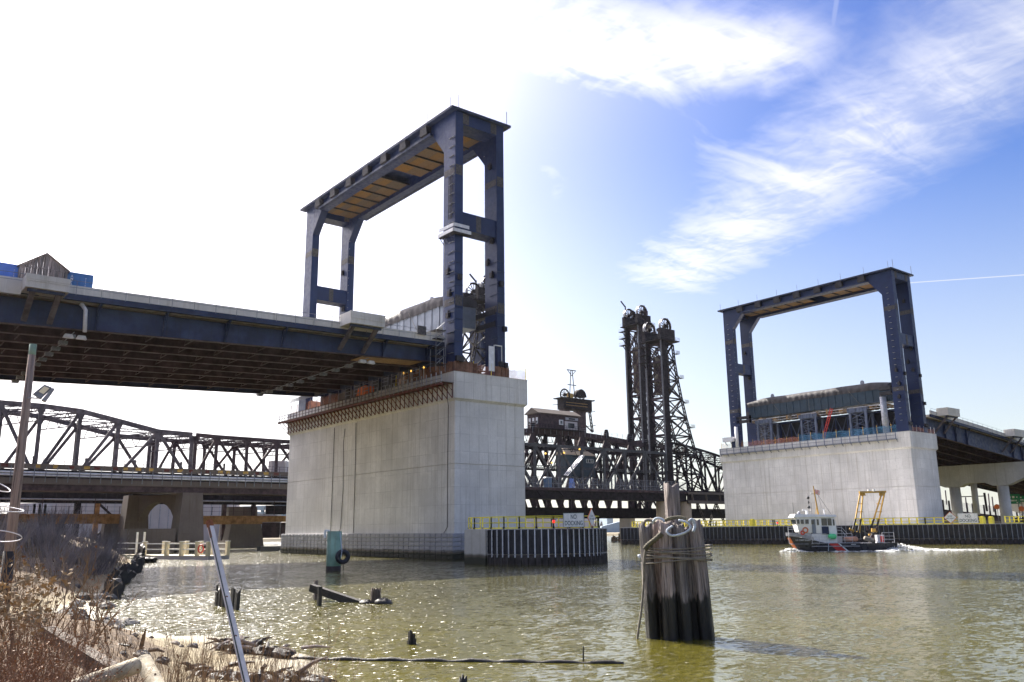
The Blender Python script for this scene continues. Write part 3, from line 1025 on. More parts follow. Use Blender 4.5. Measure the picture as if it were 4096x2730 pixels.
part('kickboard', 'pale_metal', t, lambda m: m.box(223.6, 224.85, 169.0, 172.9, 31.1, 32.5))
part('bracket', 'navy_flat', t, lambda m: m.beam((223.7, 170, 31.0), (224.85, 170, 30.0), 0.15).beam((223.7, 172, 31.0), (224.85, 172, 30.0), 0.15))

# ladder cage on the river column of the near tower
t = thing('cable_ladder', (75.1, 111, 54), 'dark cable ladder fixed up the near tower column face', 'ladder')
for y in (110.3, 110.75, 111.2):
    part('rail', 'steel_dark', t, lambda m: m.tube([(75.02, y, 55.0), (75.02, y, 62.6)], 0.07, 6))
for i in range(8):
    part('rung', 'steel_dark', t, lambda m: m.beam((75.05, 110.2, 55.3 + i), (75.05, 111.3, 55.3 + i), 0.07))
t = tag(MB().tube([(74.95, 112.3, 30.2), (74.95, 112.3, 52)], 0.05, 6).build('conduit', 'galvanised'), 'thin pale conduit running up the near tower column', 'conduit')


# ================================================================== NEW DECKS
def zpar(x):
    return 33.97 + 0.017 * x          # top of the parapet, near approach


def zbot(x):
    return 28.4 + 0.036 * x           # bottom of the girders, near approach


def sweep_y(m, xs, prof):
    """Solid running along x; prof(x) gives a closed yz polygon."""
    rings = [[(x, y, z) for y, z in prof(x)] for x in xs]
    k = len(rings[0])
    vs = [v for r in rings for v in r]
    fs = [(i * k + j, i * k + (j + 1) % k, (i + 1) * k + (j + 1) % k, (i + 1) * k + j) for i in range(len(xs) - 1) for j in range(k)]
    fs += [tuple(range(k)), tuple(range((len(xs) - 1) * k, len(xs) * k))[::-1]]
    m.add(vs, fs)


def deck(name_label, x0, x1, zp, zb, yn, yf, ng, panels, braces):
    d = thing('approach_span', ((x0 + x1) / 2, (yn + yf) / 2, zb((x0 + x1) / 2)), name_label, 'bridge span', 'new approach spans')
    xs = [x0 + (x1 - x0) * i / 8 for i in range(9)]
    part('deck_slab', 'concrete_deck', d, lambda m: sweep_y(m, xs, lambda x: [(yn + 0.3, zp(x) - 1.75), (yf - 0.3, zp(x) - 1.75), (yf - 0.3, zp(x) - 1.15), (yn + 0.3, zp(x) - 1.15)]))
    edge = part('edge_beam', 'navy_flat', d, lambda m: sweep_y(m, xs, lambda x: [(yn - 0.02, zp(x) - 1.8), (yn + 0.5, zp(x) - 1.8), (yn + 0.5, zp(x) - 1.07), (yn - 0.02, zp(x) - 1.07)]))
    part('edge_beam', 'navy_flat', d, lambda m: sweep_y(m, xs, lambda x: [(yf - 0.5, zp(x) - 1.8), (yf + 0.02, zp(x) - 1.8), (yf + 0.02, zp(x) - 1.07), (yf - 0.5, zp(x) - 1.07)]))
    # parapet cast in lengths
    L = (x1 - x0) / panels
    for yp, s in ((yn, 1), (yf, -1)):
        for i in range(panels):
            a, b = x0 + L * i + 0.02, x0 + L * (i + 1) - 0.02
            q = 0.0 if s > 0 else -0.32
            pn = part('parapet_panel', 'concrete_deck', d, lambda m: sweep_y(m, [a, b], lambda x: [(yp + q, zp(x) - 1.06), (yp + q + 0.34, zp(x) - 1.06), (yp + q + 0.34, zp(x)), (yp + q, zp(x))]))
            if s > 0:
                part('groove', 'rail_grey', pn, lambda m: sweep_y(m, [a + 0.1, b - 0.1], lambda x: [(yp - 0.03, zp(x) - 0.30), (yp + 0.01, zp(x) - 0.30), (yp + 0.01, zp(x) - 0.24), (yp - 0.03, zp(x) - 0.24)]))
    # hand rail standing off the near parapet
    r = part('hand_rail', 'rail_grey', d, lambda m: m.tube([(x, yn - 0.18, zp(x) + 0.55) for x in xs], 0.035, 5))
    for i in range(panels * 2 + 1):
        x = x0 + (x1 - x0) * i / (panels * 2)
        part('rail_post', 'rail_grey', r, lambda m: m.beam((x, yn - 0.16, zp(x) - 1.25), (x, yn - 0.16, zp(x) + 0.56), 0.05))
    # girders
    for g in range(ng):
        y = yn + 1.8 + (yf - yn - 3.6) * g / (ng - 1)
        mt = 'navy_flat' if g in (0, ng - 1) else 'girder_red'
        web = part('girder', mt, d, lambda m: sweep_y(m, xs, lambda x: [(y, zb(x) + 0.06), (y + 0.06, zb(x) + 0.06), (y + 0.06, zp(x) - 1.74), (y, zp(x) - 1.74)]))
        part('flange', 'girder_red', web, lambda m: sweep_y(m, xs, lambda x: [(y - 0.42, zb(x)), (y + 0.48, zb(x)), (y + 0.48, zb(x) + 0.07), (y - 0.42, zb(x) + 0.07)]))
    # cross frames between girders
    nf = int((x1 - x0) / 5.2)
    for i in range(nf):
        for g in range(ng - 1):
            ya = yn + 1.9 + (yf - yn - 3.6) * g / (ng - 1)
            yc = yn + 1.8 + (yf - yn - 3.6) * (g + 1) / (ng - 1)
            x = x0 + 2.5 + 5.2 * i + (0.9 if g % 2 else 0)
            if x < x1 - 1:
                part('cross_frame', 'girder_red', d, lambda m: m.beam((x, ya, zb(x) + 0.35), (x, yc, zb(x) + 0.35), 0.12, 0.10).beam((x, ya, zb(x) + 0.35), (x, (ya + yc) / 2, zp(x) - 2.2), 0.10).beam((x, yc, zb(x) + 0.35), (x, (ya + yc) / 2, zp(x) - 2.2), 0.10))
    # outrigger brackets on the near web
    yw = yn + 1.8
    for x in braces:
        st = part('stiffener', 'navy_flat', d, lambda m: m.box(x - 0.05, x + 0.05, yw - 0.5, yw, zb(x) + 0.07, zp(x) - 1.8))
        part('bracket', 'navy_flat', d, lambda m: m.beam((x + 0.1, yw - 0.1, zb(x) + 0.35), (x + 0.1, yn + 0.35, zp(x) - 1.9), 0.16).beam((x + 0.1, yw, zp(x) - 1.92), (x + 0.1, yn + 0.2, zp(x) - 1.92), 0.3, 0.2))
    part('ledger', 'concrete_old', d, lambda m: sweep_y(m, xs, lambda x: [(yw - 0.7, zp(x) - 2.0), (yw - 0.05, zp(x) - 2.0), (yw - 0.05, zp(x) - 1.83), (yw - 0.7, zp(x) - 1.83)]))
    return d


deck_near = deck('long navy girder approach span with pale parapet reaching the near tower', -34.0, 74.9, zpar, zbot, 112.0, 160.0, 9, 19, [(23.40, 113.80, 30.13)[0], (31.54, 113.80, 29.93)[0], (39.78, 113.80, 29.98)[0], (48.05, 113.80, 29.94)[0], (64.42, 113.80, 30.75)[0], (72.46, 113.80, 30.87)[0], -6.0, -22.0])


def zparR(x):
    return 36.0 - 0.068 * (x - 240) - 0.00018 * (x - 240) ** 2


def zbotR(x):
    return 29.3 - 0.082 * (x - 243)


deck_far = deck('short navy approach span running off right behind the far pier', 240.3, 470.0, zparR, zbotR, 113.2, 160.0, 8, 36, [251, 257.5, 264.5, 296, 303, 310])


# observation bays hanging off the near deck
def bay(parent, xa, xb, yo, yi, z0, z1, ylow, zlow, name='balcony', mat='concrete_deck'):
    p = box_part(name, mat, parent, xa, xb, yo, yi, z0, z1)
    box_part('rim', mat, p, xa - 0.05, xb + 0.05, yo - 0.05, yo + 0.3, z1 - 0.62, z1)
    for i in range(2):
        w = (xb - xa) / 2
        box_part('face_panel', mat, p, xa + w * i + 0.12, xa + w * (i + 1) - 0.12, yo - 0.07, yo + 0.02, z0 + 0.75, z1 - 0.70)
    for x in (xa + 0.9, xb - 0.9):
        part('brace', 'truss_brown', p, lambda m: m.beam((x, yo + 0.7, z0 - 0.02), (x, ylow, zlow), 0.62, 0.4))
    part('brace_beam', 'navy_flat', p, lambda m: m.box(xa + 0.3, xb - 0.3, yo + 0.5, yo + 0.9, z0 - 0.35, z0 - 0.01))
    return p


yo = 108.6
A, B = (56.19, 108.60, 35.95), (61.91, 108.60, 34.08)
bay(deck_near, A[0], B[0], yo, 112.2, B[2] + 0.05, A[2], 113.7, zbot(60) + 0.5)
A, B = (14.53, 108.60, 34.15), (19.09, 108.60, 32.35)
bay(deck_near, A[0], B[0], yo, 112.2, B[2] + 0.1, A[2] - 0.1, 113.7, zbot(18) + 0.5)
# heavier wall left of the first bay
A, B = (5.07, 111.60, 32.84), (14.51, 111.60, 33.74)
part('barrier_wall', 'concrete_deck', deck_near, lambda m: m.box(A[0], B[0], 111.5, 111.98, zpar(0) - 1.9, B[2]))
# bays on the far deck
A, B = (233.30, 110.60, 34.58), (240.00, 110.60, 33.82)
bay(deck_far, 244.3, 251.5, 110.2, 113.4, zparR(247) - 0.9, zparR(247) + 1.3, 114.9, zbotR(247) + 1.2)
bay(deck_far, 287.5, 295.5, 110.2, 113.4, zparR(290) - 0.9, zparR(290) + 1.3, 114.9, zbotR(290) + 1.2)

# drain pipe and underside services of the near deck
A, B = (21.45, 112.60, 32.24), (21.97, 113.00, 28.75)
part('drain_pipe', 'pale_metal', deck_near, lambda m: m.tube([(A[0], 113.6, A[2] + 0.2), (A[0], 112.9, A[2]), (A[0] + 0.35, 112.4, A[2] - 0.75), (B[0], 112.5, B[2])], 0.24, 10), True)
# plywood closing the girder bays near the ends
for xa, xb in ((61.5, 72.5), (-4, 12.6)):
    for i in range(6):
        u, v = xa + (xb - xa) * i / 6, xa + (xb - xa) * (i + 1) / 6
        part('soffit_panel', 'plywood', deck_near, lambda m: m.hexa([(u + 0.04, 114.5, zbot(u) + 0.09), (v - 0.04, 114.5, zbot(v) + 0.09), (v - 0.04, 118.6, zbot(v) + 0.09), (u + 0.04, 118.6, zbot(u) + 0.09), (u + 0.04, 114.5, zbot(u) + 0.14), (v - 0.04, 114.5, zbot(v) + 0.14), (v - 0.04, 118.6, zbot(v) + 0.14), (u + 0.04, 118.6, zbot(u) + 0.14)]))
# strings of work lights across the underside
for k, (xl, lab) in enumerate(((21.0, 'string of caged work lights under the deck above the utility pole'), (62.0, 'string of caged work lights under the deck beside the near pier'))):
    t = thing('light_string', (xl, 136, zbot(xl) - 0.4), lab, 'work lights')
    part('cable', 'rail_grey', t, lambda m: m.tube([(xl + 0.2 * math.sin(i), 113.5 + 4.6 * i, zbot(xl) - 0.35 + 0.12 * (i % 2)) for i in range(11)], 0.06, 5))
    for i in range(10):
        y = 115.5 + 4.5 * i
        c = part('lamp_cage', 'rail_grey', t, lambda m: m.box(xl - 0.5, xl + 0.5, y - 0.5, y - 0.42, zbot(xl) - 0.75, zbot(xl) - 0.35).box(xl - 0.5, xl + 0.5, y + 0.42, y + 0.5, zbot(xl) - 0.75, zbot(xl) - 0.35).box(xl - 0.5, xl - 0.42, y - 0.42, y + 0.42, zbot(xl) - 0.75, zbot(xl) - 0.35).box(xl + 0.42, xl + 0.5, y - 0.42, y + 0.42, zbot(xl) - 0.75, zbot(xl) - 0.35))
        if i == 0:
            part('lamp_hood', 'pale_metal', t, lambda m: m.prism([(xl - 1.0, y - 1.0, zbot(xl) - 0.9), (xl + 0.2, y - 1.0, zbot(xl) - 0.9), (xl, y - 1.0, zbot(xl) - 0.45), (xl - 0.8, y - 1.0, zbot(xl) - 0.45)], (0, 0.6, 0)))
            part('lamp_hood', 'pale_metal', t, lambda m: m.prism([(xl + 0.5, y - 1.0, zbot(xl) - 0.9), (xl + 1.7, y - 1.0, zbot(xl) - 0.9), (xl + 1.5, y - 1.0, zbot(xl) - 0.45), (xl + 0.7, y - 1.0, zbot(xl) - 0.45)], (0, 0.6, 0)))

# ------------------------------------------------------------------ things standing on the near deck
def container(xa, xb, y, z0, z1, mat, label, letters):
    t = thing('shipping_container', ((xa + xb) / 2, y + 1.2, z0), label, 'container', 'blue containers on the deck')
    n = max(4, int((xb - xa) / 0.28))
    def wall(m):
        for i in range(n):
            u, v = xa + (xb - xa) * i / n, xa + (xb - xa) * (i + 1) / n
            dd = 0.0 if i % 2 else 0.07
            m.box(u, v, y + dd, y + 2.4, z0 + 0.15, z1 - 0.12)
    part('wall', mat, t, wall)
    part('frame', mat, t, lambda m: m.box(xa - 0.02, xb + 0.02, y - 0.03, y + 2.42, z1 - 0.12, z1).box(xa - 0.02, xb + 0.02, y - 0.03, y + 2.42, z0, z0 + 0.15).box(xb - 0.02, xb + 0.12, y - 0.03, y + 0.15, z0, z1).box(xa - 0.12, xa + 0.02, y - 0.03, y + 0.15, z0, z1))
    for i, (ch, x, zz, s) in enumerate(letters):
        text('letter', ch, 'lettering_white', t, (x, y, zz), (1, 0, 0), (0, 0, 1), s, 0.05)
    return t


A, B = (19.45, 113.40, 36.34), (22.40, 113.40, 36.35)
C_, D_ = (19.75, 113.40, 34.10), (22.49, 113.40, 34.46)
container(A[0] - 1.2, B[0], 113.4, zpar(20) - 1.1, (A[2] + B[2]) / 2, 'blue_box', 'dull blue container with white letters right of the wooden gable shed',
          [(c, A[0] + 0.62, (A[2] + B[2]) / 2 - 0.55 - 0.36 * i, 0.42) for i, c in enumerate('AMFICU')] + [(c, B[0] - 0.75, (A[2] + B[2]) / 2 - 0.6 - 0.22 * i, 0.22) for i, c in enumerate('8207651')])
A, B = (12.24, 113.40, 36.13), (14.49, 113.40, 36.18)
container(A[0] - 7.0, B[0], 113.4, zpar(10) - 1.1, (A[2] + B[2]) / 2, 'blue_tank', 'brighter blue container left of the wooden gable shed',
          [(c, B[0] - 0.7, B[2] - 0.75 - 0.24 * i, 0.24) for i, c in enumerate('418806')])
# gable shed of weathered boards
g0, g1, ap = (14.23, 112.60, 35.93), (19.45, 112.60, 36.14), (16.94, 112.60, 37.96)
t = thing('timber_shed', (ap[0], 113.5, zpar(15) - 1.1), 'weathered timber gable shed standing over the left deck bay', 'shed')
zf = zpar(15) - 1.0
nb = 17
for i in range(nb):
    u, v = g0[0] + (g1[0] - g0[0]) * i / nb, g0[0] + (g1[0] - g0[0]) * (i + 1) / nb
    def topz(x):
        if x < ap[0]:
            return g0[2] + (ap[2] - g0[2]) * (x - g0[0]) / (ap[0] - g0[0])
        return ap[2] + (g1[2] - ap[2]) * (x - ap[0]) / (g1[0] - ap[0])
    dy = 0.03 * (i % 2)
    part('board', 'shed_board', t, lambda m: m.hexa([(u, 112.6 + dy, zf), (v - 0.02, 112.6 + dy, zf), (v - 0.02, 112.7 + dy, zf), (u, 112.7 + dy, zf), (u, 112.6 + dy, topz(u) - 0.1), (v - 0.02, 112.6 + dy, topz(v) - 0.1), (v - 0.02, 112.7 + dy, topz(v) - 0.1), (u, 112.7 + dy, topz(u) - 0.1)]))
part('roof', 'shed_board', t, lambda m: m.beam((g0[0] - 0.2, 114.2, g0[2] - 0.05), (ap[0], 114.2, ap[2]), 3.6, 0.10, (0, 1, 0)).beam((g1[0] + 0.2, 114.2, g1[2] - 0.05), (ap[0], 114.2, ap[2]), 3.6, 0.10, (0, 1, 0)))
part('side_wall', 'shed_board', t, lambda m: m.box(g0[0], g0[0] + 0.1, 112.75, 115.9, zf, g0[2] - 0.15).box(g1[0] - 0.1, g1[0], 112.75, 115.9, zf, g1[2] - 0.15))
part('batten', 'shed_board', t, lambda m: m.box(g0[0] + 0.2, g1[0] - 0.2, 112.52, 112.59, g1[2] - 0.25, g1[2] - 0.12))
for i in range(9):
    x = g0[0] + 0.5 + (g1[0] - g0[0] - 1.0) * i / 8
    part('stud', 'shed_board', t, lambda m: m.box(x - 0.05, x + 0.05, 112.50, 112.585, zf, g1[2] - 0.26))

# end diaphragm and bearings over the near pier
box_part('end_diaphragm', 'navy_flat', deck_near, 74.3, 74.6, 114.0, 158.0, 31.1, 33.4)
for i in range(9):
    y = 113.8 + 44.4 * i / 8
    box_part('bearing', 'steel_dark', deck_near, 75.9, 77.1, y - 0.6, y + 0.6, 29.12, 31.2)
    box_part('girder_end', 'navy_flat', deck_near, 74.6, 77.3, y - 0.25, y + 0.25, 31.2, 33.4)
box_part('dark_backdrop', 'steel_dark', deck_near, 77.7, 78.3, 114.5, 160.0, 29.12, 37.0)  # added dark backdrop hiding the sky, for the shade under the deck
# small clutter at the tower end of the deck
t = tag(MB().box(*(lambda a, b: (a[0], b[0], 111.6, 111.75, b[2], a[2]))((69.57, 111.60, 36.17), (71.13, 111.60, 34.75))).build('gate_panel', 'splice'), 'brown mesh gate panel on the parapet beside the tower', 'panel')
t = thing('stair_scaffold', (73.4, 112.0, 29), 'tangled grey scaffold stair between deck end and near tower', 'scaffold')
for x in (72.6, 74.4):
    for y in (111.0, 112.6):
        part('standard', 'rail_grey', t, lambda m: m.tube([(x, y, 29.1), (x, y, 36.6)], 0.05, 5))
for i in range(5):
    z = 30.2 + 1.4 * i
    part('platform', 'steel_dark', t, lambda m: m.box(72.5, 74.5, 110.9, 112.7, z, z + 0.06))
    part('flight', 'rail_grey', t, lambda m: m.beam((72.7, 111.1, z), (74.3, 111.1, z + 1.4), 0.10).beam((72.7, 110.9, z + 0.7), (74.3, 110.9, z + 1.6), 0.05))

# ------------------------------------------------------------------ bent under the far deck
def bent(xb, label, ys):
    t = thing('deck_bent', (xb, 136, 0), label, 'bridge bent', 'concrete bents under the far approach')
    zt = zbotR(xb) - 0.7
    poly = [(xb - 1.8, 111.2, zt), (xb - 1.8, 111.2, zt - 4.2), (xb - 1.8, 116.5, zt - 6.8)]
    for i, y in enumerate(ys):
        poly += [(xb - 1.8, y - 2.3, zt - 7.2), (xb - 1.8, y + 2.3, zt - 7.2)]
        if i < len(ys) - 1:
            ym = (y + ys[i + 1]) / 2
            poly += [(xb - 1.8, ym - 2.6, zt - 6.0), (xb - 1.8, ym + 2.6, zt - 6.0)]
    poly += [(xb - 1.8, 162.5, zt - 4.2), (xb - 1.8, 162.5, zt)]
    poly = [p for i, p in enumerate(poly) if i != 2]
    part('cap', 'concrete_deck', t, lambda m: m.prism(poly, (3.6, 0, 0)))
    for y in ys:
        part('column', 'concrete_deck', t, lambda m: m.tube([(xb, y, -1), (xb, y, zt - 7.15)], 1.7, 20), True)
    return t


bent(300.0, 'concrete bent with flared cap and round columns right of the far pier', (120.8, 136.2, 152.0))
bent(400.0, 'second round columned bent, farther along the far approach', (120.8, 136.2, 152.0))


# ------------------------------------------------------------------ wrapped counterweights inside the towers
def wrapped(ox, oy, label, sheet):
    x0, x1, y0, y1 = 77.6 + ox, 83.6 + ox, 115.4 + oy, 162.3 + oy
    z0, z1 = 38.1, 43.2
    t = thing('wrapped_counterweight', ((x0 + x1) / 2, (y0 + y1) / 2, z0), label, 'counterweight', 'tarped counterweights')
    n = 40
    def wall(m):
        for i in range(n):
            a, b = y0 + (y1 - y0) * i / n, y0 + (y1 - y0) * (i + 1) / n
            m.box(x0 + (0.10 if i % 2 else 0.0), x1, a, b - 0.03, z0, z1)
    part('sheet_wall', sheet, t, wall)
    # tarpaulin draped over the top with creased edges
    ny = 120
    def drape(m):
        vs = []
        prof = [(x0 - 0.12, z1 - 1.45), (x0 - 0.18, z1 - 0.7), (x0 - 0.15, z1 + 0.05), (x0 + 0.6, z1 + 0.85), ((x0 + x1) / 2, z1 + 1.15), (x1 - 0.6, z1 + 0.85), (x1 + 0.15, z1), (x1 + 0.12, z1 - 1.2)]
        for i in range(ny + 1):
            y = y0 - 0.25 + (y1 - y0 + 0.5) * i / ny
            e = min(1.0, min(i, ny - i) / 14.0)
            for j, (x, z) in enumerate(prof):
                f = 0.10 * math.sin(i * 1.35 + 0.6 * math.sin(i * 0.37)) + 0.07 * math.sin(i * 2.9)
                low = 1.0 if j in (0, 7) else (0.6 if j in (1, 6) else 0.12)
                vs.append((x - f * low, y, z - (1 - e) * 0.75 * (1 if 2 < j < 6 else 0.15) + f * 0.25 * low + 0.04 * math.sin(i * 0.21)))
        k = len(prof)
        m.add(vs, [(i * k + j, i * k + j + 1, (i + 1) * k + j + 1, (i + 1) * k + j) for i in range(ny) for j in range(k - 1)])
        m.add(vs[:k], [tuple(range(k))])
        m.add(vs[-k:], [tuple(range(k))[::-1]])
    part('tarpaulin', 'tarp', t, drape, True)
    for y in (y0 + 9.0, y1 - 7.5):
        part('lifting_lug', 'galvanised', t, lambda m: m.prism([(x0 + 2.6, y + 0.55 * math.cos(q), z1 + 1.5 + (0.75 * math.sin(q) if math.sin(q) > 0 else 0.8 * math.sin(q))) for q in [2 * math.pi * k / 14 for k in range(14)]], (0.35, 0, 0)))
    for i in range(3):
        y = y0 + 12 + 13 * i
        part('tie_line', 'rope_tan', t, lambda m: m.tube([(x0 - 0.2, y, z1 - 0.6), (x0 - 0.08, y - (3.2 if i != 1 else 0), z0 + 0.1)], 0.035, 4))
    return t


wrapped(0, 0, 'grey sheeted counterweight under a dark tarp behind the near tower column', 'sheet_grey')
wrapped(149.62, 2.53, 'teal sheeted counterweight under a brown tarp inside the far tower', 'sheet_teal')

# falsework under the far counterweight: three braced towers
for k, (yc, lab) in enumerate(((159.0, 'grey braced shoring tower under the counterweight, leftmost of three'), (143.4, 'grey braced shoring tower under the counterweight, middle of three'), (127.5, 'grey braced shoring tower under the counterweight, rightmost of three'))):
    t = thing('shoring_tower', (228.5, yc, 29.1), lab, 'shoring tower', 'shoring towers on the far pier')
    for x in (227.0, 230.6):
        for y in (yc - 2.4, yc + 2.4):
            part('leg', 'navy_light', t, lambda m: m.box(x - 0.32, x + 0.32, y - 0.32, y + 0.32, 29.12, 36.0))
    part('head_beam', 'navy_light', t, lambda m: m.box(226.5, 231.1, yc - 3.1, yc + 3.1, 36.0, 36.15).box(226.55, 226.65, yc - 3.1, yc + 3.1, 36.15, 37.0).box(226.5, 231.1, yc - 3.1, yc + 3.1, 37.0, 37.15))
    for q in range(6):
        part('web_stiffener', 'navy_light', t, lambda m: m.box(226.4, 226.55, yc - 2.9 + 1.1 * q, yc - 2.75 + 1.1 * q, 36.15, 37.0))
    for z in (29.6, 31.9, 34.2):
        part('brace', 'navy_light', t, lambda m: m.beam((226.95, yc - 2.2, z), (226.95, yc + 2.2, z + 1.7), 0.16).beam((227.05, yc + 2.2, z), (227.05, yc - 2.2, z + 1.7), 0.16).beam((227.0, yc - 2.2, z + 1.95), (227.0, yc + 2.2, z + 1.95), 0.14))
# truss and blocking between them
t = thing('falsework_truss', (231.5, 140, 29.2), 'dark panel truss behind the shoring towers on the far pier', 'truss')
for i in range(12):
    y = 118 + 3.8 * i
    part('post', 'navy', t, lambda m: m.box(230.9, 231.2, y - 0.2, y + 0.2, 29.2, 36.2))
    part('diagonal', 'navy_light', t, lambda m: m.beam((230.95, y + 0.2, 35.6), (230.95, y + 1.9, 31.2), 0.18).beam((230.95, y + 1.9, 31.2), (230.95, y + 3.6, 35.6), 0.18))
part('chord', 'navy', t, lambda m: m.box(230.8, 231.3, 117.5, 164, 35.7, 36.3).box(230.8, 231.3, 117.5, 164, 30.8, 31.1))
part('back_wall', 'steel_dark', t, lambda m: m.box(231.8, 232.1, 117, 165, 29.2, 36.4))
t = thing('timber_cribbing', (228.6, 140, 37.2), 'layered timber cribbing packed under the far counterweight', 'timber')
rr = random.Random(3)
for i in range(30):
    y = 118.6 + 1.52 * i
    z = 36.4
    h = rr.uniform(0.9, 1.5)
    part('timber', 'old_beam' if i % 3 else 'plywood', t, lambda m: m.box(226.9 + rr.uniform(0, 0.3), 230.8, y, y + rr.uniform(0.5, 1.3), z + 0.1, z + h))
part('runner', 'pale_metal', t, lambda m: m.box(227.0, 227.12, 117.5, 163.5, 37.35, 37.5).box(227.0, 227.12, 117.5, 163.5, 36.6, 36.7))
tag(MB().tube([(226.3, 119.3, 29.1), (226.3, 119.3, 39.3)], 0.85, 16).build('casing_pipe', 'galvanised', None, True), 'thick grey upright pipe beside the right column of the far tower', 'pipe')
tag(MB().tube([(224.6, 168.0, 28.9), (224.6, 168.0, 35.6)], 0.55, 14).build('casing_pipe', 'pale_metal', None, True), 'pale upright pipe between the left columns of the far tower', 'pipe')
t = tag(MB().lace((226.2, 138.6, 29.5), (226.4, 135.2, 38.0), 0.7, (0, 1, 0), 0.12, 0.7).build('boom_lattice', 'red_paint'), 'thin red lattice boom leaning on the far pier', 'boom')
# slide beams tying counterweights to the columns
for (x, y0_, y1_, z, lab) in ((225.4, 116.0, 119.5, 39.6, 'lower black slide beam at the right column of the far tower'), (225.4, 116.0, 119.5, 41.0, 'upper black slide beam at the right column of the far tower'),
                              (225.4, 163.0, 168.0, 36.7, 'lower black slide beam at the left column of the far tower'), (225.4, 163.0, 168.0, 37.9, 'upper black slide beam at the left column of the far tower'),
                              (84.4, 110.2, 116.0, 37.8, 'lower black slide beam between the near tower columns'), (84.4, 110.2, 116.0, 39.9, 'upper black slide beam between the near tower columns')):
    tag(MB().box(x - 0.5, x + 0.5, y0_, y1_, z, z + 0.9).box(x - 0.55, x + 0.55, y0_, y0_ + 0.2, z - 0.1, z + 1.0).build('slide_beam', 'steel_dark'), lab, 'beam', 'slide beams on the lift towers')


# ------------------------------------------------------------------ edge protection on the pier tops
def barrier(label, pts, z0, h, mat, post_mat, step, cat='netting'):
    t = thing('safety_netting', lerp(pts[0], pts[-1], 0.5), label, cat, 'edge protection on the piers')
    for a, b in zip(pts, pts[1:]):
        L = math.dist(a, b)
        n = max(2, int(L / 0.6))
        def net(m):
            vs, fs = [], []
            for i in range(n + 1):
                p = lerp(a, b, i / n)
                sag = 0.12 * math.sin(i * 0.9) + 0.08 * math.sin(i * 2.3)
                vs += [(p[0] + 0.06 * math.sin(i * 1.7), p[1], z0), (p[0] + 0.05 * math.sin(i), p[1], z0 + h + sag)]
            m.add(vs, [(2 * i, 2 * i + 2, 2 * i + 3, 2 * i + 1) for i in range(n)])
        part('net', mat, t, net, True)
        k = max(1, int(L / step))
        for i in range(k + 1):
            p = lerp(a, b, i / k)
            part('post', post_mat, t, lambda m: m.tube([(p[0], p[1], z0), (p[0] + 0.05, p[1], z0 + h + 0.5)], 0.06, 5))
    return t


barrier('orange netting along the left of the far pier top', [(225.0, 174.6, 29.1), (225.0, 146.0, 29.1)], 29.12, 1.5, 'net_orange', 'ochre', 4.0)
barrier('blue netting along the right of the far pier top', [(225.0, 146.0, 29.1), (225.0, 113.0, 29.1)], 29.12, 1.9, 'net_blue', 'ochre', 4.0)
barrier('orange netting round the right corner of the far pier', [(225.2, 112.3, 29.1), (239.3, 112.3, 29.1)], 29.12, 1.3, 'net_orange', 'galvanised', 1.8)
barrier('orange netting along the top edge of the near pier', [(75.4, 128.0, 29.1), (75.4, 109.8, 29.1), (90.0, 109.8, 29.1)], 29.12, 1.5, 'net_orange', 'yellow', 3.4)
barrier('torn orange netting at the left end of the near pier', [(75.4, 172.0, 29.1), (75.4, 150.0, 29.1)], 29.12, 1.7, 'net_orange', 'rail_grey', 3.0)
# rust red sheet hoarding round the tower foot
for (xa, xb, y, lab) in ((75.2, 80.2, 109.2, 'rust red sheet hoarding at the foot of the near tower column'), (83.4, 86.6, 109.2, 'rust red sheet hoarding at the foot of the right tower column')):
    t = thing('hoarding', ((xa + xb) / 2, y, 29.1), lab, 'hoarding', 'hoarding on the near pier')
    n = int((xb - xa) / 0.42)
    for i in range(n):
        part('sheet', 'hoarding', t, lambda m: m.box(xa + 0.42 * i, xa + 0.42 * i + 0.39, 109.60 - 0.05 * (i % 2), 109.66, 29.12, 30.75 + 0.08 * (i % 3)))
t = thing('hoarding', (75.2, 114, 29.1), 'rust red sheet hoarding along the long side of the near tower foot', 'hoarding', 'hoarding on the near pier')
for i in range(24):
    part('sheet', 'hoarding', t, lambda m: m.box(75.2 - 0.05 * (i % 2), 75.26, 109.8 + 0.62 * i, 110.36 + 0.62 * i, 29.12, 30.7 + 0.1 * (i % 3)))
# white door leaf at the foot of the right column
t = thing('access_door', (83.6, 111.4, 30.5), 'white open door at the foot of the right near tower column', 'door')
part('leaf', 'pale_metal', t, lambda m: m.box(82.2, 83.2, 109.75, 109.83, 29.9, 34.1))
part('frame', 'white_paint', t, lambda m: m.box(83.25, 83.35, 109.70, 109.85, 29.9, 34.4).box(84.7, 84.8, 109.55, 109.68, 29.9, 34.4).box(83.35, 84.7, 109.55, 109.68, 34.25, 34.4))
# plant and stores on top of the near pier under the deck
stores = [('orange_paint', 75.6, 77.6, 139.5, 143.0, 1.9, 'orange plant box on the near pier under the deck', 'plant_box'), ('concrete_old', 76.0, 79.0, 146.0, 152.0, 2.0, 'brown stacked forms on the near pier under the deck', 'form_stack'),
          ('orange_pale', 75.8, 78.0, 163.0, 167.5, 1.9, 'orange tarp covered pile at the left end of the near pier', 'covered_pile'), ('concrete_tan', 77.5, 80, 128, 134, 2.2, 'tan bearing pedestal on the near pier under the girders', 'bearing_pedestal')]
for mt, xa, xb, ya, yb, h, lab, nm in stores:
    tag(MB().hexa([(xa, ya, 29.12), (xb, ya, 29.12), (xb, yb, 29.12), (xa, yb, 29.12), (xa + 0.2, ya + 0.4, 29.12 + h), (xb, ya + 0.2, 29.12 + h * 0.93), (xb, yb - 0.5, 29.12 + h), (xa + 0.25, yb - 0.3, 29.12 + h * 0.9)]).build(nm, mt), lab, nm.replace('_', ' '))
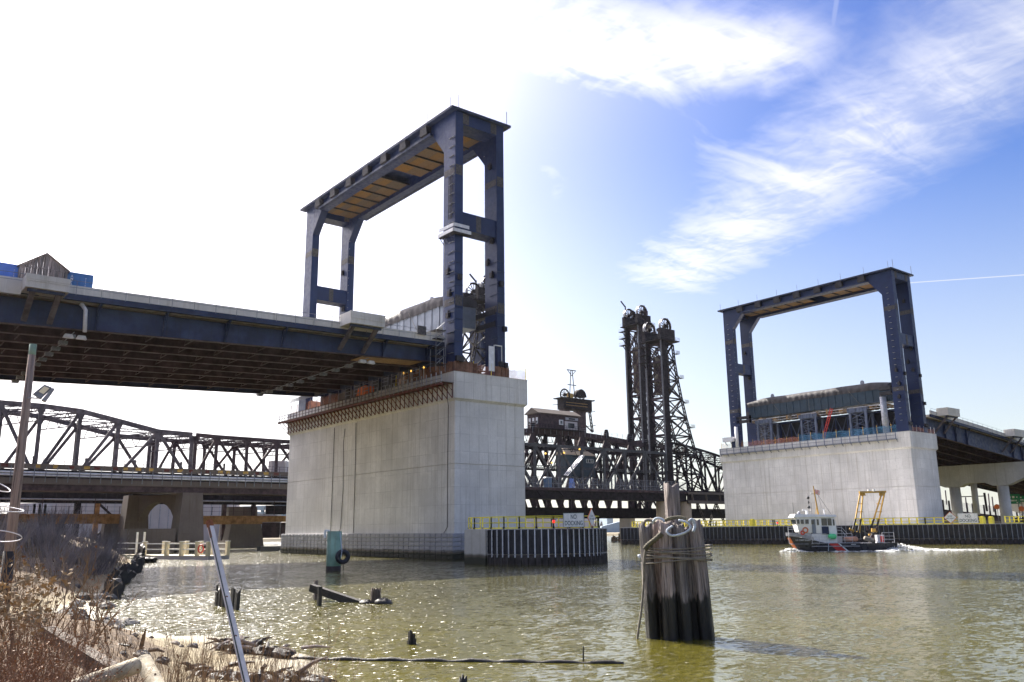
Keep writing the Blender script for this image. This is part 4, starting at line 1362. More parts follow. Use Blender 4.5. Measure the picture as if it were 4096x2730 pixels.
# hanging scaffold under the end of the near deck
t = thing('hanging_scaffold', (72.5, 125, 27.5), 'grey hanging scaffold frames under the end of the near deck', 'scaffold')
for i in range(8):
    y = 118.5 + 3.4 * i
    f = part('frame', 'rail_grey', t, lambda m: m.beam((73.6, y - 1.1, 30.9), (73.6, y - 1.1, 28.2 - 0.02 * i), 0.13).beam((73.6, y + 1.1, 30.9), (73.6, y + 1.1, 28.2 - 0.02 * i), 0.13))
    for z in (28.5, 29.2, 29.9, 30.5):
        part('rung', 'rail_grey', f, lambda m: m.beam((73.6, y - 1.1, z), (73.6, y + 1.1, z), 0.10))
t = thing('pipe_stack', (76, 168, 31.3), 'bundle of thin pipes laid across the left end of the near pier', 'pipes')
for i in range(5):
    part('pipe', 'rail_grey', t, lambda m: m.tube([(74.4, 152, 31.3 + 0.16 * i), (74.2 - 0.1 * i, 171.5 - 0.4 * i, 31.2 + 0.16 * i)], 0.07, 6))
for i, y in enumerate((117.2, 121.2, 123.6)):
    t = thing('work_lamp', (74.2, y, 29.2), ('amber work lamp on the near pier, nearest the tower column', 'amber work lamp on the near pier, middle of three', 'amber work lamp on the near pier, farthest from the tower column')[i], 'lamp', 'amber work lamps on the near pier')
    part('stand', 'pale_metal', t, lambda m: m.tube([(74.3, y, 27.3), (74.3, y, 30.6)], 0.06, 6))
    part('bulb', 'lamp_amber', t, lambda m: m.tube([(74.3, y, 30.6), (74.3, y, 30.72), (74.3, y, 30.95)], [0.10, 0.17, 0.05], 8))


# ================================================================== FENDERS
def offset_path(pts, step):
    """Resample a polyline at equal steps, with outward normals on its right-hand side."""
    out = []
    acc = 0.0
    for a, b in zip(pts, pts[1:]):
        L = math.dist(a, b)
        d = ((b[0] - a[0]) / L, (b[1] - a[1]) / L)
        while acc < L:
            out.append(((a[0] + d[0] * acc, a[1] + d[1] * acc), d))
            acc += step
        acc -= L
    return out


def fender(label, path, step, top, core, strip_mat):
    c0 = path[len(path) // 2]
    t = thing('pier_fender', (c0[0], c0[1], 0), label, 'fender', 'rubber faced pier fenders')
    part('core', 'concrete_wet', t, lambda m: m.prism([(x, y, -1.5) for x, y in core], (0, 0, top + 1.45)))
    def panel_mesh(h, mat, nm):
        m = MB()
        wd = step * 0.44
        m.add([(-wd, 0.30, 0), (-wd, 0.05, 0), (-wd * 0.55, -0.12, 0), (-0.10, -0.12, 0), (-0.10, -0.03, 0), (0.10, -0.03, 0), (0.10, -0.12, 0), (wd * 0.55, -0.12, 0), (wd, 0.05, 0), (wd, 0.30, 0)] +
              [(-wd, 0.30, h), (-wd, 0.05, h), (-wd * 0.55, -0.12, h - 0.05), (-0.10, -0.12, h - 0.05), (-0.10, -0.03, h - 0.05), (0.10, -0.03, h - 0.05), (0.10, -0.12, h - 0.05), (wd * 0.55, -0.12, h - 0.05), (wd, 0.05, h), (wd, 0.30, h)],
              [(i, i + 1, i + 11, i + 10) for i in range(9)] + [tuple(range(10, 20))])
        for k in range(5):
            z = 0.3 + (h - 0.6) * k / 4
            m.box(-wd * 0.80, -wd * 0.66, -0.10, 0.0, z, z + 0.07).box(wd * 0.66, wd * 0.80, -0.10, 0.0, z, z + 0.07)
        return m.mesh(nm, mat)
    hi = panel_mesh(top - 1.38, 'rubber', 'fender_panel')
    lo = panel_mesh(1.75, 'rubber_tide', 'tide_panel')
    st = MB().box(-0.075, 0.075, -0.02, 0.2, 0, top - 1.0).mesh('joint_strip', strip_mat)
    for (x, y), d in offset_path(path, step):
        a = math.atan2(d[1], d[0])
        inst('fender_panel', hi, t, (x, y, 1.38), a)
        inst('tide_panel', lo, t, (x, y, -0.5), a)
        inst('joint_strip', st, t, (x + d[0] * step / 2, y + d[1] * step / 2, 0.95), a)
    return t


FC, FR = (76.5, 91.2), 9.3
near_path = [(FC[0] + FR * math.cos(q), FC[1] + FR * math.sin(q)) for q in [R(180 + 8 + 4 * i) for i in range(52)]]
core = [(FC[0] + (FR - 0.22) * math.cos(q), FC[1] + (FR - 0.22) * math.sin(q)) for q in [R(180 + 5 * i) for i in range(48)]]
fend = fender('round black rubber fender with pale joints in front of the near pier', near_path, 0.86, 4.42, core, 'pale_metal')
cb = part('end_block', 'concrete_wet', fend, lambda m: m.prism([(67.15, 90.6, -1.5), (67.15, 95.3, -1.5), (70.0, 96.8, -1.5), (74.0, 96.8, -1.5), (74, 90.6, -1.5)], (0, 0, 5.93)))
cap_ = part('deck_slab', 'concrete_deck', fend, lambda m: m.prism([(FC[0] + (FR - 0.1) * math.cos(q), FC[1] + (FR - 0.1) * math.sin(q), 4.40) for q in [R(188 + 5 * i) for i in range(46)]] + [(70.5, 98.0, 4.40), (67.3, 95.1, 4.40)], (0, 0, 0.10)))

fp = [(173.0, 170.0), (178.4, 155.7), (182.2, 146.2), (188.1, 131.2), (194.6, 114.6), (200.6, 99.3), (204.3, 89.8), (206.6, 84.6), (208.6, 81.9), (211.2, 80.2), (214.2, 79.4), (217.4, 79.8), (220.4, 81.4), (222.6, 84.0), (224.0, 88.0)]
fcore = [(x + 0.25, y + 0.15) for x, y in fp] + [(228, 104), (205, 165)]
fend2 = fender('long black rubber fender with curved end in front of the far pier', fp, 1.06, 4.45, fcore, 'rail_grey')
part('deck_slab', 'concrete_deck', fend2, lambda m: m.prism([(x, y, 4.43) for x, y in fcore], (0, 0, 0.10)))
box_part('sea_wall', 'concrete_wet', fend2, 224.5, 330, 85.5, 88.5, -1.5, 3.4)


def yellow_rail(label, pts, z, step, h=1.55):
    fat = 1.0 if math.hypot(*pts[0]) < 150 else 1.7        # heavier bar on the outer river wall
    t = thing('safety_rail', (*pts[len(pts) // 2], z), label, 'railing', 'yellow rails on the fenders')
    for a, b in zip(pts, pts[1:]):
        A_, B_ = (*a, z), (*b, z)
        up_ = lambda p, q: (p[0], p[1], p[2] + q)
        for q, s in ((0.10, 0.16), (h * 0.52, 0.09), (h, 0.10)):
            part('rail', 'yellow', t, lambda m: m.beam(up_(A_, q), up_(B_, q), 0.10 * fat, s * fat))
        L = math.dist(a, b)
        n = max(1, round(L / step))
        for i in range(n + 1):
            p = lerp(A_, B_, i / n)
            part('post', 'yellow', t, lambda m: m.beam(p, up_(p, h), 0.12 * fat))
            part('base_bracket', 'rail_grey', t, lambda m: m.box(p[0] - 0.12, p[0] + 0.12, p[1] - 0.12, p[1] + 0.12, z, z + 0.22))
    return t


ang = [R(180 + 4 + 15 * i) for i in range(12)]
near_rail = [(69.5, 97.6), (68.6, 95.0)] + [(FC[0] + (FR - 0.9) * math.cos(q), FC[1] + (FR - 0.9) * math.sin(q)) for q in ang]
yellow_rail('yellow safety rail round the top of the near fender', near_rail, 4.5, 1.8)
yellow_rail('inner yellow rail seen through gaps behind the no docking board', [(70.5, 98.5), (84.5, 97.5), (85.4, 92.0)], 4.5, 1.5)
yellow_rail('yellow walkway rail on the far fender left of the boat', [(175.2, 168.0), (183.0, 147.0), (189.0, 132.0), (192.0, 123.5)], 4.53, 1.6)
yellow_rail('yellow walkway rail on the far fender right of the boat', [(195.8, 113.6), (201.6, 99.2), (204.4, 92.2), (206.0, 88.3)], 4.53, 1.7)
yellow_rail('inner yellow walkway rail on the far fender left of the boat', [(177.4, 169.0), (185.2, 148.0), (191.2, 133.0), (194.2, 124.5)], 4.53, 1.6)
yellow_rail('inner yellow walkway rail on the far fender right of the boat', [(198.0, 114.6), (203.8, 100.2), (206.6, 93.2), (208.2, 89.3)], 4.53, 1.7)
yellow_rail('yellow rail at the curved right end of the far fender', [(208.3, 84.3), (211.8, 81.9), (215.2, 81.0), (219.0, 82.6)], 4.53, 1.1)
for i, p in enumerate(((159.80, 116.90, 5.10), (191.21, 81.87, 5.36), (195.53, 81.93, 5.35))):
    tag(MB().box(p[0] - 0.5, p[0] + 0.5, p[1] - 0.4, p[1] + 0.4, 4.53, 5.9).box(p[0] - 0.35, p[0] + 0.35, p[1] - 0.3, p[1] + 0.3, 5.9, 6.1).build('yellow_locker', 'yellow'),
        ('yellow locker on the far fender left of the boat', 'yellow locker on the far fender right of the no docking board', 'yellow locker at the curved end of the far fender')[i], 'locker', 'yellow lockers on the far fender')


def sign_board(name, label, c, w, h, face_deg, lines, rim, kind):
    """Flat board on legs; face_deg is the direction its face looks towards."""
    n = Vector((math.cos(R(face_deg)), math.sin(R(face_deg)), 0))
    r = Vector((-n.y, n.x, 0))
    c = Vector(c)
    t = thing(name, (c.x, c.y, 4.5), label, 'sign', 'river signs on the fenders')
    if kind == 'rect':
        sh = [(-w / 2, -h / 2), (w / 2, -h / 2), (w / 2, h / 2), (-w / 2, h / 2)]
    else:
        sh = [(0, -h / 2), (w / 2, 0), (0, h / 2), (-w / 2, 0)]
    def poly(k, off):
        return [c + r * (a * k) + Vector((0, 0, b * k)) + n * off for a, b in sh]
    part('rim', rim, t, lambda m: m.prism(poly(1.0, -0.06), n * 0.05))
    part('board', 'white_paint', t, lambda m: m.prism(poly(0.90 if kind != 'rect' else 0.965, -0.01), n * 0.03))
    if kind == 'rect':
        rr_ = 0.93
        part('border_line', 'lettering_dark', t, lambda m: [m.beam(p, q, 0.035, 0.01, n) for p, q in zip(poly(rr_, 0.03), poly(rr_, 0.03)[1:] + poly(rr_, 0.03)[:1])])
    for s, dz_, size, wd in lines:
        text('lettering', s, 'lettering_dark', t, c + Vector((0, 0, dz_)), r, (0, 0, 1), size, 0.035, 1.0, wd)
    for a in (-w * 0.3, w * 0.3) if kind == 'rect' else (0.0,):
        p = c + r * a - n * 0.1
        part('leg', 'rail_grey', t, lambda m: m.beam((p.x, p.y, 4.45), (p.x, p.y, c.z), 0.09))
    return t


def bearing_back(p):
    return math.degrees(math.atan2(-p[1], -p[0]))


p = (73.61, 80.66, 5.50)
sign_board('river_sign', 'white NO DOCKING board on the near fender beside the narrow diamond', p, 2.66, 1.78, bearing_back(p), [('NO', 0.38, 0.78, 0.72), ('DOCKING', -0.40, 0.78, 2.22)], 'lettering_dark', 'rect')
p = (76.17, 80.05, 5.77)
sign_board('river_sign', 'narrow orange edged SLOW NO WAKE diamond on the near fender', p, 2.3, 2.35, bearing_back(p) + 64, [('SLOW', 0.22, 0.34, 0.80), ('NO WAKE', -0.16, 0.34, 1.35)], 'orange_paint', 'diamond')
p = (200.20, 88.78, 5.77)
sign_board('river_sign', 'white NO DOCKING board at the right end of the far fender', p, 4.1, 2.2, bearing_back(p) - 14, [('NO', 0.45, 0.95, 1.1), ('DOCKING', -0.50, 0.95, 3.5)], 'pale_metal', 'rect')
p = (199.20, 92.20, 5.99)
sign_board('river_sign', 'orange edged SLOW NO WAKE diamond on the far fender', p, 2.75, 2.7, bearing_back(p) - 8, [('SLOW', 0.28, 0.40, 1.0), ('NO WAKE', -0.20, 0.40, 1.7)], 'orange_paint', 'diamond')
for p, lab in (((72.00, 82.63, 5.26), 'red navigation lamp on the near fender'), ((197.78, 84.32, 5.38), 'red navigation lamp on the far fender right of the board'), ((163.68, 113.18, 5.10), 'red navigation lamp on the far fender left of the boat')):
    t = thing('navigation_lamp', (p[0], p[1], 4.5), lab, 'lamp', 'red lamps on the fenders')
    part('stem', 'steel_dark', t, lambda m: m.tube([(p[0], p[1], 4.45), (p[0], p[1], p[2] - 0.1)], 0.06, 6).box(p[0] - 0.3, p[0] + 0.3, p[1] - 0.15, p[1] + 0.15, p[2] + 0.28, p[2] + 0.36))
    part('lens', 'lamp_red', t, lambda m: m.tube([(p[0], p[1], p[2] - 0.1), (p[0], p[1], p[2]), (p[0], p[1], p[2] + 0.22), (p[0], p[1], p[2] + 0.28)], [0.10, 0.17, 0.17, 0.08], 10), True)


# ================================================================== OLD ROAD BRIDGE (through trusses, left of the near pier)
def truss_plane(t, nodes, zb, y, shift, diags, mat, ch=1.15, vt=0.85, dg=0.75, rng=None):
    """nodes: (x, ztop); diags: (from index, at top?, to index). Each member a part."""
    P = [(x + shift, y, z) for x, z in nodes]
    Q = [(x + shift, y, zb) for x, _ in nodes]
    for a, b in zip(P, P[1:]):
        part('top_chord', mat, t, lambda m: m.beam(a, b, 0.7, ch))
    part('bottom_chord', mat, t, lambda m: m.beam(Q[0], Q[-1], 0.7, 1.0))
    for a, b in zip(P, Q):
        part('vertical', mat, t, lambda m: m.beam((a[0], a[1], a[2] - 0.3), b, vt, 0.6, (1, 0, 0)).prism([(a[0] - 1.1, y - 0.32, a[2] - 0.3), (a[0] + 1.1, y - 0.32, a[2] - 0.3), (a[0] + 0.5, y - 0.32, a[2] - 1.9), (a[0] - 0.5, y - 0.32, a[2] - 1.9)], (0, 0.1, 0)))
    for i, j in diags:
        part('diagonal', mat, t, lambda m: m.beam(P[i], Q[j], dg, 0.5, (1, 0, 0)))


def sway(t, nodes, ya, yb, shift, mat, drop=3.4):
    """Laced top struts and sway frames between the two truss planes."""
    for k, (x, z) in enumerate(nodes):
        a, b = (x, ya, z - 0.2), (x + shift, yb, z - 0.2)
        a2, b2 = (x, ya, z - drop), (x + shift, yb, z - drop)
        part('sway_frame', mat, t, lambda m: m.lace(lerp(a, a2, 0.12), lerp(b, b2, 0.12), 0.9, (0, 0, 1), 0.16, 1.1).beam(a2, b2, 0.24).beam(lerp(a, b, 0.30), lerp(a2, b2, 0.18), 0.14).beam(lerp(a, b, 0.34), lerp(a2, b2, 0.5), 0.14).beam(lerp(a, b, 0.66), lerp(a2, b2, 0.5), 0.14).beam(lerp(a, b, 0.70), lerp(a2, b2, 0.82), 0.14))
        if k + 1 < len(nodes):
            x2, z2 = nodes[k + 1]
            c, d = (x2, ya, z2 - 0.3), (x2 + shift, yb, z2 - 0.3)
            part('lateral', mat, t, lambda m: m.lace(lerp(a, c, 0.05), lerp(d, b, 0.05), 0.7, (0, 0, 1), 0.15, 1.2).lace(lerp(b, d, 0.05), lerp(c, a, 0.05), 0.7, (0, 0, 1), 0.15, 1.2))


YN, YF, SK = 225.0, 241.0, -6.0
spanA = [(1.5, 32.0), (10.5, 33.4), (19.2, 34.0), (27.8, 34.1), (36.3, 34.0), (44.9, 33.4), (53.7, 31.6), (63.2, 29.6), (71.8, 29.3)]
spanB = [(72.8, 29.3), (78.3, 29.1), (86.6, 29.0), (95.1, 28.9), (104, 28.9), (113, 28.9), (122, 28.9), (131, 28.9), (140, 28.9), (149, 28.9), (158, 28.9)]
old = thing('old_truss_bridge', (40, 233, 17), 'brown curved top truss bridge crossing behind under the new deck', 'truss bridge')
truss_plane(old, spanA, 17.4, YN, 0, [(1, 2), (2, 3), (3, 4), (5, 4), (6, 5), (7, 6), (7, 8)], 'truss_brown')
truss_plane(old, spanA, 17.4, YF, SK, [(1, 2), (2, 3), (3, 4), (5, 4), (6, 5), (7, 6), (7, 8)], 'truss_brown')
truss_plane(old, spanB, 17.4, YN, 0, [(1, 0), (1, 2), (3, 2), (2, 3), (3, 4), (5, 4), (6, 5), (5, 6), (7, 6), (8, 7)], 'truss_rust', 1.0, 0.75, 0.62)
truss_plane(old, spanB, 17.4, YF, SK, [(1, 0), (1, 2), (3, 2), (2, 3), (3, 4), (5, 4), (6, 5), (5, 6), (7, 6), (8, 7)], 'truss_rust', 1.0, 0.75, 0.62)
sway(old, spanA[1:], YN, YF, SK, 'truss_brown')
sway(old, spanB[1:5], YN, YF, SK, 'truss_rust', 2.8)
# roadway with walkway, curb band, pipes
yw = 221.0
xa_, xb_ = -60.0, 162.0
part('floor', 'truss_brown', old, lambda m: m.box(xa_, xb_, 222.5, 242.5, 16.6, 17.2))
part('fascia_girder', 'concrete_old', old, lambda m: m.box(xa_, xb_, yw - 0.3, yw + 0.3, 15.6, 16.9))
part('under_beam', 'truss_rust', old, lambda m: m.box(xa_, xb_, yw + 0.3, yw + 1.6, 14.2, 15.6).box(xa_, xb_, 226, 240, 14.6, 15.4))
curb = part('curb_band', 'concrete_old', old, lambda m: m.box(xa_, xb_, yw - 0.5, yw + 0.4, 19.0, 20.15))
part('walkway', 'steel_dark', old, lambda m: m.box(xa_, xb_, yw + 0.2, 224, 17.2, 18.9))
for z in (17.55, 18.15):
    part('pipe', 'pale_metal', old, lambda m: m.tube([(xa_, yw - 0.55, z), (xb_, yw - 0.55, z)], 0.24, 8), True)
hm = MB().box(-0.07, 0.07, -0.95, -0.8, -1.2, 2.3).mesh('hanger', 'rail_grey')
for i in range(58):
    inst('hanger', hm, old, (5 + 2.35 * i, yw, 17.2))
r2 = random.Random(5)
for i in range(40):
    x = 10 + 3.2 * i + r2.uniform(-0.7, 0.7)
    part('reflector', 'ochre' if r2.random() < 0.72 else 'bracket_red', curb, lambda m: m.box(x, x + r2.uniform(0.9, 1.5), yw - 0.56, yw - 0.49, 19.25, 19.95))
fence = part('fence_rail', 'truss_brown', old, lambda m: m.box(xa_, xb_, yw - 0.1, yw, 21.45, 21.55).box(xa_, xb_, yw - 0.1, yw, 20.75, 20.82))
for i in range(60):
    x = 2 + 2.2 * i
    part('fence_post', 'truss_brown', fence, lambda m: m.box(x, x + (0.5 if i % 5 == 0 else 0.10), yw - 0.12, yw + 0.02, 20.1, 21.9 if i % 5 == 0 else 21.55))
# stone twin pillar pier with an arch between
def pillar(m, x, y, z0, z1, a0, b0, a1, b1):
    m.hexa([(x - a0, y - b0, z0), (x + a0, y - b0, z0), (x + a0, y + b0, z0), (x - a0, y + b0, z0), (x - a1, y - b1, z1), (x + a1, y - b1, z1), (x + a1, y + b1, z1), (x - a1, y + b1, z1)])


pr_ = thing('old_bridge_pier', (69, 232, 0), 'weathered twin pillar pier with an arch below the old truss bridge', 'pier')
part('pillar', 'concrete_old', pr_, lambda m: pillar(m, 71.4, 222.5, 1.2, 14.2, 3.3, 3.4, 2.45, 2.6))
part('pillar', 'concrete_old', pr_, lambda m: pillar(m, 64.0, 243.5, 1.2, 14.2, 3.3, 3.4, 2.45, 2.6))
part('footing', 'concrete_wet', pr_, lambda m: m.box(67.2, 75.6, 218.2, 226.8, -1, 1.2).box(59.8, 68.2, 239.2, 247.8, -1, 1.2))
da = Vector((64.0 - 71.4, 243.5 - 222.5, 0))
arc = []
for i in range(13):
    q = math.pi * i / 12
    arc.append((0.52 - 0.36 * math.cos(q), 2.2 + 10.0 * (math.sin(q) ** 0.7)))
outer = [(0.0, 14.0), (1.0, 14.0)]
poly = [(0.08, 14.0), (0.92, 14.0), (0.92, 2.0)] + [(u, v) for u, v in reversed(arc)] + [(0.08, 2.0)]
part('arch_wall', 'concrete_old', pr_, lambda m: m.prism([(70.6 + da.x * u, 222.5 + da.y * u, z) for u, z in poly], (1.9, 0, 0)))
part('bearing', 'truss_black', pr_, lambda m: m.box(70.4, 72.4, 221.8, 223.2, 14.2, 15.4).box(63, 65, 242.8, 244.2, 14.2, 15.4))
tag(MB().box(55.0, 66.0, 214, 219, -1, 5.4).build('old_abutment', 'concrete_old'), 'dark low concrete abutment behind the floating dock', 'abutment')
tag(MB().box(66.5, 69.3, 213.5, 215.5, -1, 4.3).build('stone_block', 'concrete_old'), 'upright concrete block at the water by the arch pier', 'block')
o = tag(MB().box(80.0, 97.5, 196.0, 198.0, -1, 1.05).build('low_wall', 'tank_black'), 'low dark timber wall in the water left of the near pier', 'wall')

# dark rail girder bridge behind
rail = thing('rail_girder_bridge', (60, 258, 12), 'dark plate girder rail bridge running behind the arch pier', 'rail bridge')
yr = 255.0
part('girder', 'truss_black', rail, lambda m: m.box(-80, 160, yr, yr + 0.5, 12.4, 16.2))
part('pipe', 'galvanised', rail, lambda m: m.tube([(-80, yr - 0.5, 13.4), (160, yr - 0.5, 13.4)], 0.22, 8), True)
part('deck', 'truss_black', rail, lambda m: m.box(-80, 160, yr + 0.6, yr + 9, 15.2, 15.8))
part('girder', 'truss_black', rail, lambda m: m.box(105, 160, yr - 0.4, yr - 0.05, 9.6, 12.3))
stf = MB().box(-0.1, 0.1, -0.35, 0, 12.5, 16.1).mesh('stiffener', 'truss_black')
for i in range(64):
    inst('stiffener', stf, rail, (-40 + 3.0 * i, yr, 0))
for i, x in enumerate((30.5, 52.5, 92.5, 101.5)):
    part('column', 'truss_rust' if i > 1 else 'truss_black', rail, lambda m: m.box(x - (0.75 if i < 2 else 0.55), x + (0.75 if i < 2 else 0.55), yr + 0.1, yr + 1.4, 2, 12.4))
part('column', 'rust_orange', rail, lambda m: m.box(56.8, 58.0, yr + 0.1, yr + 1.2, 2, 12.4))
part('brace', 'truss_black', rail, lambda m: m.beam((58.0, yr + 0.6, 12.2), (66.5, yr + 0.6, 4.5), 0.55).beam((66.5, yr + 0.6, 10.5), (58, yr + 0.6, 4.0), 0.55))
part('pedestal', 'concrete_old', rail, lambda m: pillar(m, 98.5, yr + 4, 0, 11.8, 5.0, 3.5, 4.3, 3.0))

# rusty low girder span with spindly fence
low = thing('low_girder_bridge', (60, 246, 7), 'rusty orange low girder span on stub piers behind the reeds', 'bridge span')
yl = 247.0
part('girder', 'rust_orange', low, lambda m: m.box(28, 62, yl, yl + 0.4, 6.9, 9.2).box(27.8, 62.2, yl - 0.15, yl + 0.6, 9.2, 9.45))
part('girder', 'rust_orange', low, lambda m: m.box(76, 101, yl, yl + 0.4, 6.6, 8.8).box(101, 132, yl, yl + 0.4, 7.2, 8.8).box(75.8, 132, yl - 0.15, yl + 0.6, 8.8, 9.0))
sh = MB().box(-2.2, 2.2, 0, 0.25, -0.3, 7.1)
for i in range(9):
    part('sheet_pile', 'girder_red', low, lambda m: m.box(101.3 + 2.9 * i, 104.0 + 2.9 * i, yl + 0.5 + 0.2 * (i % 2), yl + 1.0, 2.6, 7.1))
part('stub_pier', 'concrete_old', low, lambda m: pillar(m, 45.5, yl + 1.5, 0, 6.9, 3.2, 2.0, 2.8, 1.6))
part('stub_pier', 'concrete_old', low, lambda m: pillar(m, 60.0, yl + 1.5, 0, 6.9, 2.6, 2.0, 2.3, 1.6))
part('stub_pier', 'concrete_old', low, lambda m: pillar(m, 95.0, yl - 1.0, -1, 6.6, 5.6, 2.6, 4.4, 2.0))
for i in range(34):
    x = 27 + 3.1 * i
    if 62 < x < 76:
        continue
    part('fence_post', 'truss_rust', low, lambda m: m.tube([(x, yl, 9.2), (x, yl, 13.6 if i % 4 == 1 else 11.5)], 0.10, 5))
for z in (10.2, 11.3):
    part('fence_rail', 'truss_rust', low, lambda m: m.tube([(26, yl, z), (62, yl, z)], 0.05, 4).tube([(76, yl, z), (132, yl, z)], 0.05, 4))

# ================================================================== OLD LIFT BRIDGE (between the piers)
lift = thing('old_lift_span', (213, 229, 17), 'grey black lift span truss with fenced walkway between the two piers', 'lift span')
ln = [(166, 32.8), (177, 32.8), (188.0, 32.8), (199.2, 32.8), (210.0, 32.8), (221.1, 32.8), (232.1, 32.8), (243.2, 32.8), (254.5, 32.8)]
dl = [(1, 0), (1, 2), (2, 3), (3, 2), (3, 4), (5, 4), (5, 6), (6, 5), (7, 6), (7, 8)]
truss_plane(lift, ln, 18.0, 225.0, 0, dl, 'truss_grey', 0.95, 0.95, 0.75)
truss_plane(lift, ln, 18.0, 236.0, -2, dl, 'truss_black', 1.0, 1.0, 0.9)
sway(lift, ln, 225.0, 236.0, -2, 'truss_black', 3.0)
for y, mt in ((225.0, 'truss_grey'), (236.0, 'truss_black')):
    sh_ = 0 if y == 225.0 else -2
    for (xa, _), (xb, _) in zip(ln, ln[1:]):
        xm = (xa + xb) / 2 + sh_
        part('sub_vertical', mt, lift, lambda m: m.beam((xm, y, 25.4), (xm, y, 18.0), 0.45, 0.4, (1, 0, 0)))
        part('sub_strut', mt, lift, lambda m: m.lace((xa + sh_, y + 0.4, 25.4), (xb + sh_, y + 0.4, 25.4), 0.6, (0, 0, 1), 0.16, 1.2))
part('floor', 'truss_black', lift, lambda m: m.box(162, 260, 221.5, 238, 17.4, 18.2))
part('fascia', 'truss_rust', lift, lambda m: m.box(162, 262, 220.9, 221.5, 17.2, 18.0))
part('bottom_beam', 'truss_black', lift, lambda m: m.box(162, 262, 221.6, 222.4, 14.3, 17.1).box(162, 262, 225, 236, 14.6, 15.4))
for i in range(10):
    x = 168 + 10 * i
    part('bracket', 'truss_black', lift, lambda m: m.prism([(x - 2.5, 221.2, 17.1), (x + 2.5, 221.2, 17.1), (x + 0.5, 221.2, 15.0), (x - 0.5, 221.2, 15.0)], (0, 0.3, 0)))
fence = part('fence_rail', 'rail_grey', lift, lambda m: [m.box(162, 262, 221.0, 221.07, z, z + 0.07) for z in (18.1, 19.5, 21.6)])
for i in range(43):
    x = 163 + 2.3 * i
    part('fence_post', 'rail_grey', fence, lambda m: m.box(x, x + 0.09, 220.98, 221.08, 18.0, 21.7))
part('mesh', 'chain_link', lift, lambda m: m.add([(162, 221.05, 18.1), (262, 221.05, 18.1), (262, 221.05, 21.6), (162, 221.05, 21.6)], [(0, 1, 2, 3)]))

# things on its walkway
def toilet(p, w, d, h, mat, label, roofmat):
    t = thing('portable_toilet', (p[0], p[1], 18.1), label, 'portable toilet')
    x, y = p[0], p[1]
    part('cabin', mat, t, lambda m: m.box(x - w / 2, x + w / 2, y, y + d, 18.2, 18.2 + h))
    part('roof', roofmat, t, lambda m: m.prism([(x - w / 2 - 0.1, y - 0.1, 18.2 + h), (x + w / 2 + 0.1, y - 0.1, 18.2 + h), (x + w / 2 - 0.2, y - 0.1, 18.2 + h + 0.35), (x - w / 2 + 0.2, y - 0.1, 18.2 + h + 0.35)], (0, d + 0.2, 0)))
    part('door', mat, t, lambda m: m.box(x - w * 0.33, x + w * 0.33, y - 0.06, y, 18.35, 18.0 + h))
    part('base', 'white_paint', t, lambda m: m.box(x - w / 2 - 0.05, x + w / 2 + 0.05, y - 0.05, y + d + 0.05, 18.12, 18.25))


toilet((191.95, 222.20, 19.91), 2.5, 1.6, 3.2, 'blue_toilet', 'blue grey portable toilet with white roof on the lift span walkway', 'white_paint')
p = (202.92, 222.20, 20.19)
t = thing('water_tank', (p[0], p[1], 18.1), 'bright blue water tank on the lift span walkway', 'water tank')
part('tank', 'blue_tank', t, lambda m: m.box(p[0] - 0.8, p[0] + 0.8, p[1], p[1] + 1.4, 18.2, 20.2).box(p[0] - 0.6, p[0] + 0.6, p[1] + 0.1, p[1] + 1.2, 20.2, 21.5))
part('emblem', 'lettering_white', t, lambda m: m.ring((p[0], p[1] - 0.03, 19.2), (0, 1, 0), 0.38, 0.06, 16, 4))


def sheave(m, c, r, w, axis=(0, 1, 0)):
    ax = Vector(axis)
    m.ring(c, axis, r, w * 0.35, 24, 6)
    a = Vector((1, 0, 0))
    for i in range(6):
        q = math.pi * i / 6
        d = Vector((math.cos(q), 0, math.sin(q)))
        m.beam(Vector(c) - d * r, Vector(c) + d * r, 0.22)
    c = Vector(c)
    m.tube([c - ax * w, c + ax * w], r * 0.22, 10)


def rim_plate(m, c, r, w):
    """Bright rope groove round a sheave."""
    n = 20
    vs, fs = [], []
    for i in range(n + 1):
        q = math.pi * (-0.15 + 1.3 * i / n)
        for s in (-w / 2, w / 2):
            vs.append((c[0] + r * math.cos(q), c[1] + s, c[2] + r * math.sin(q)))
    m.add(vs, [(2 * i, 2 * i + 2, 2 * i + 3, 2 * i + 1) for i in range(n)])


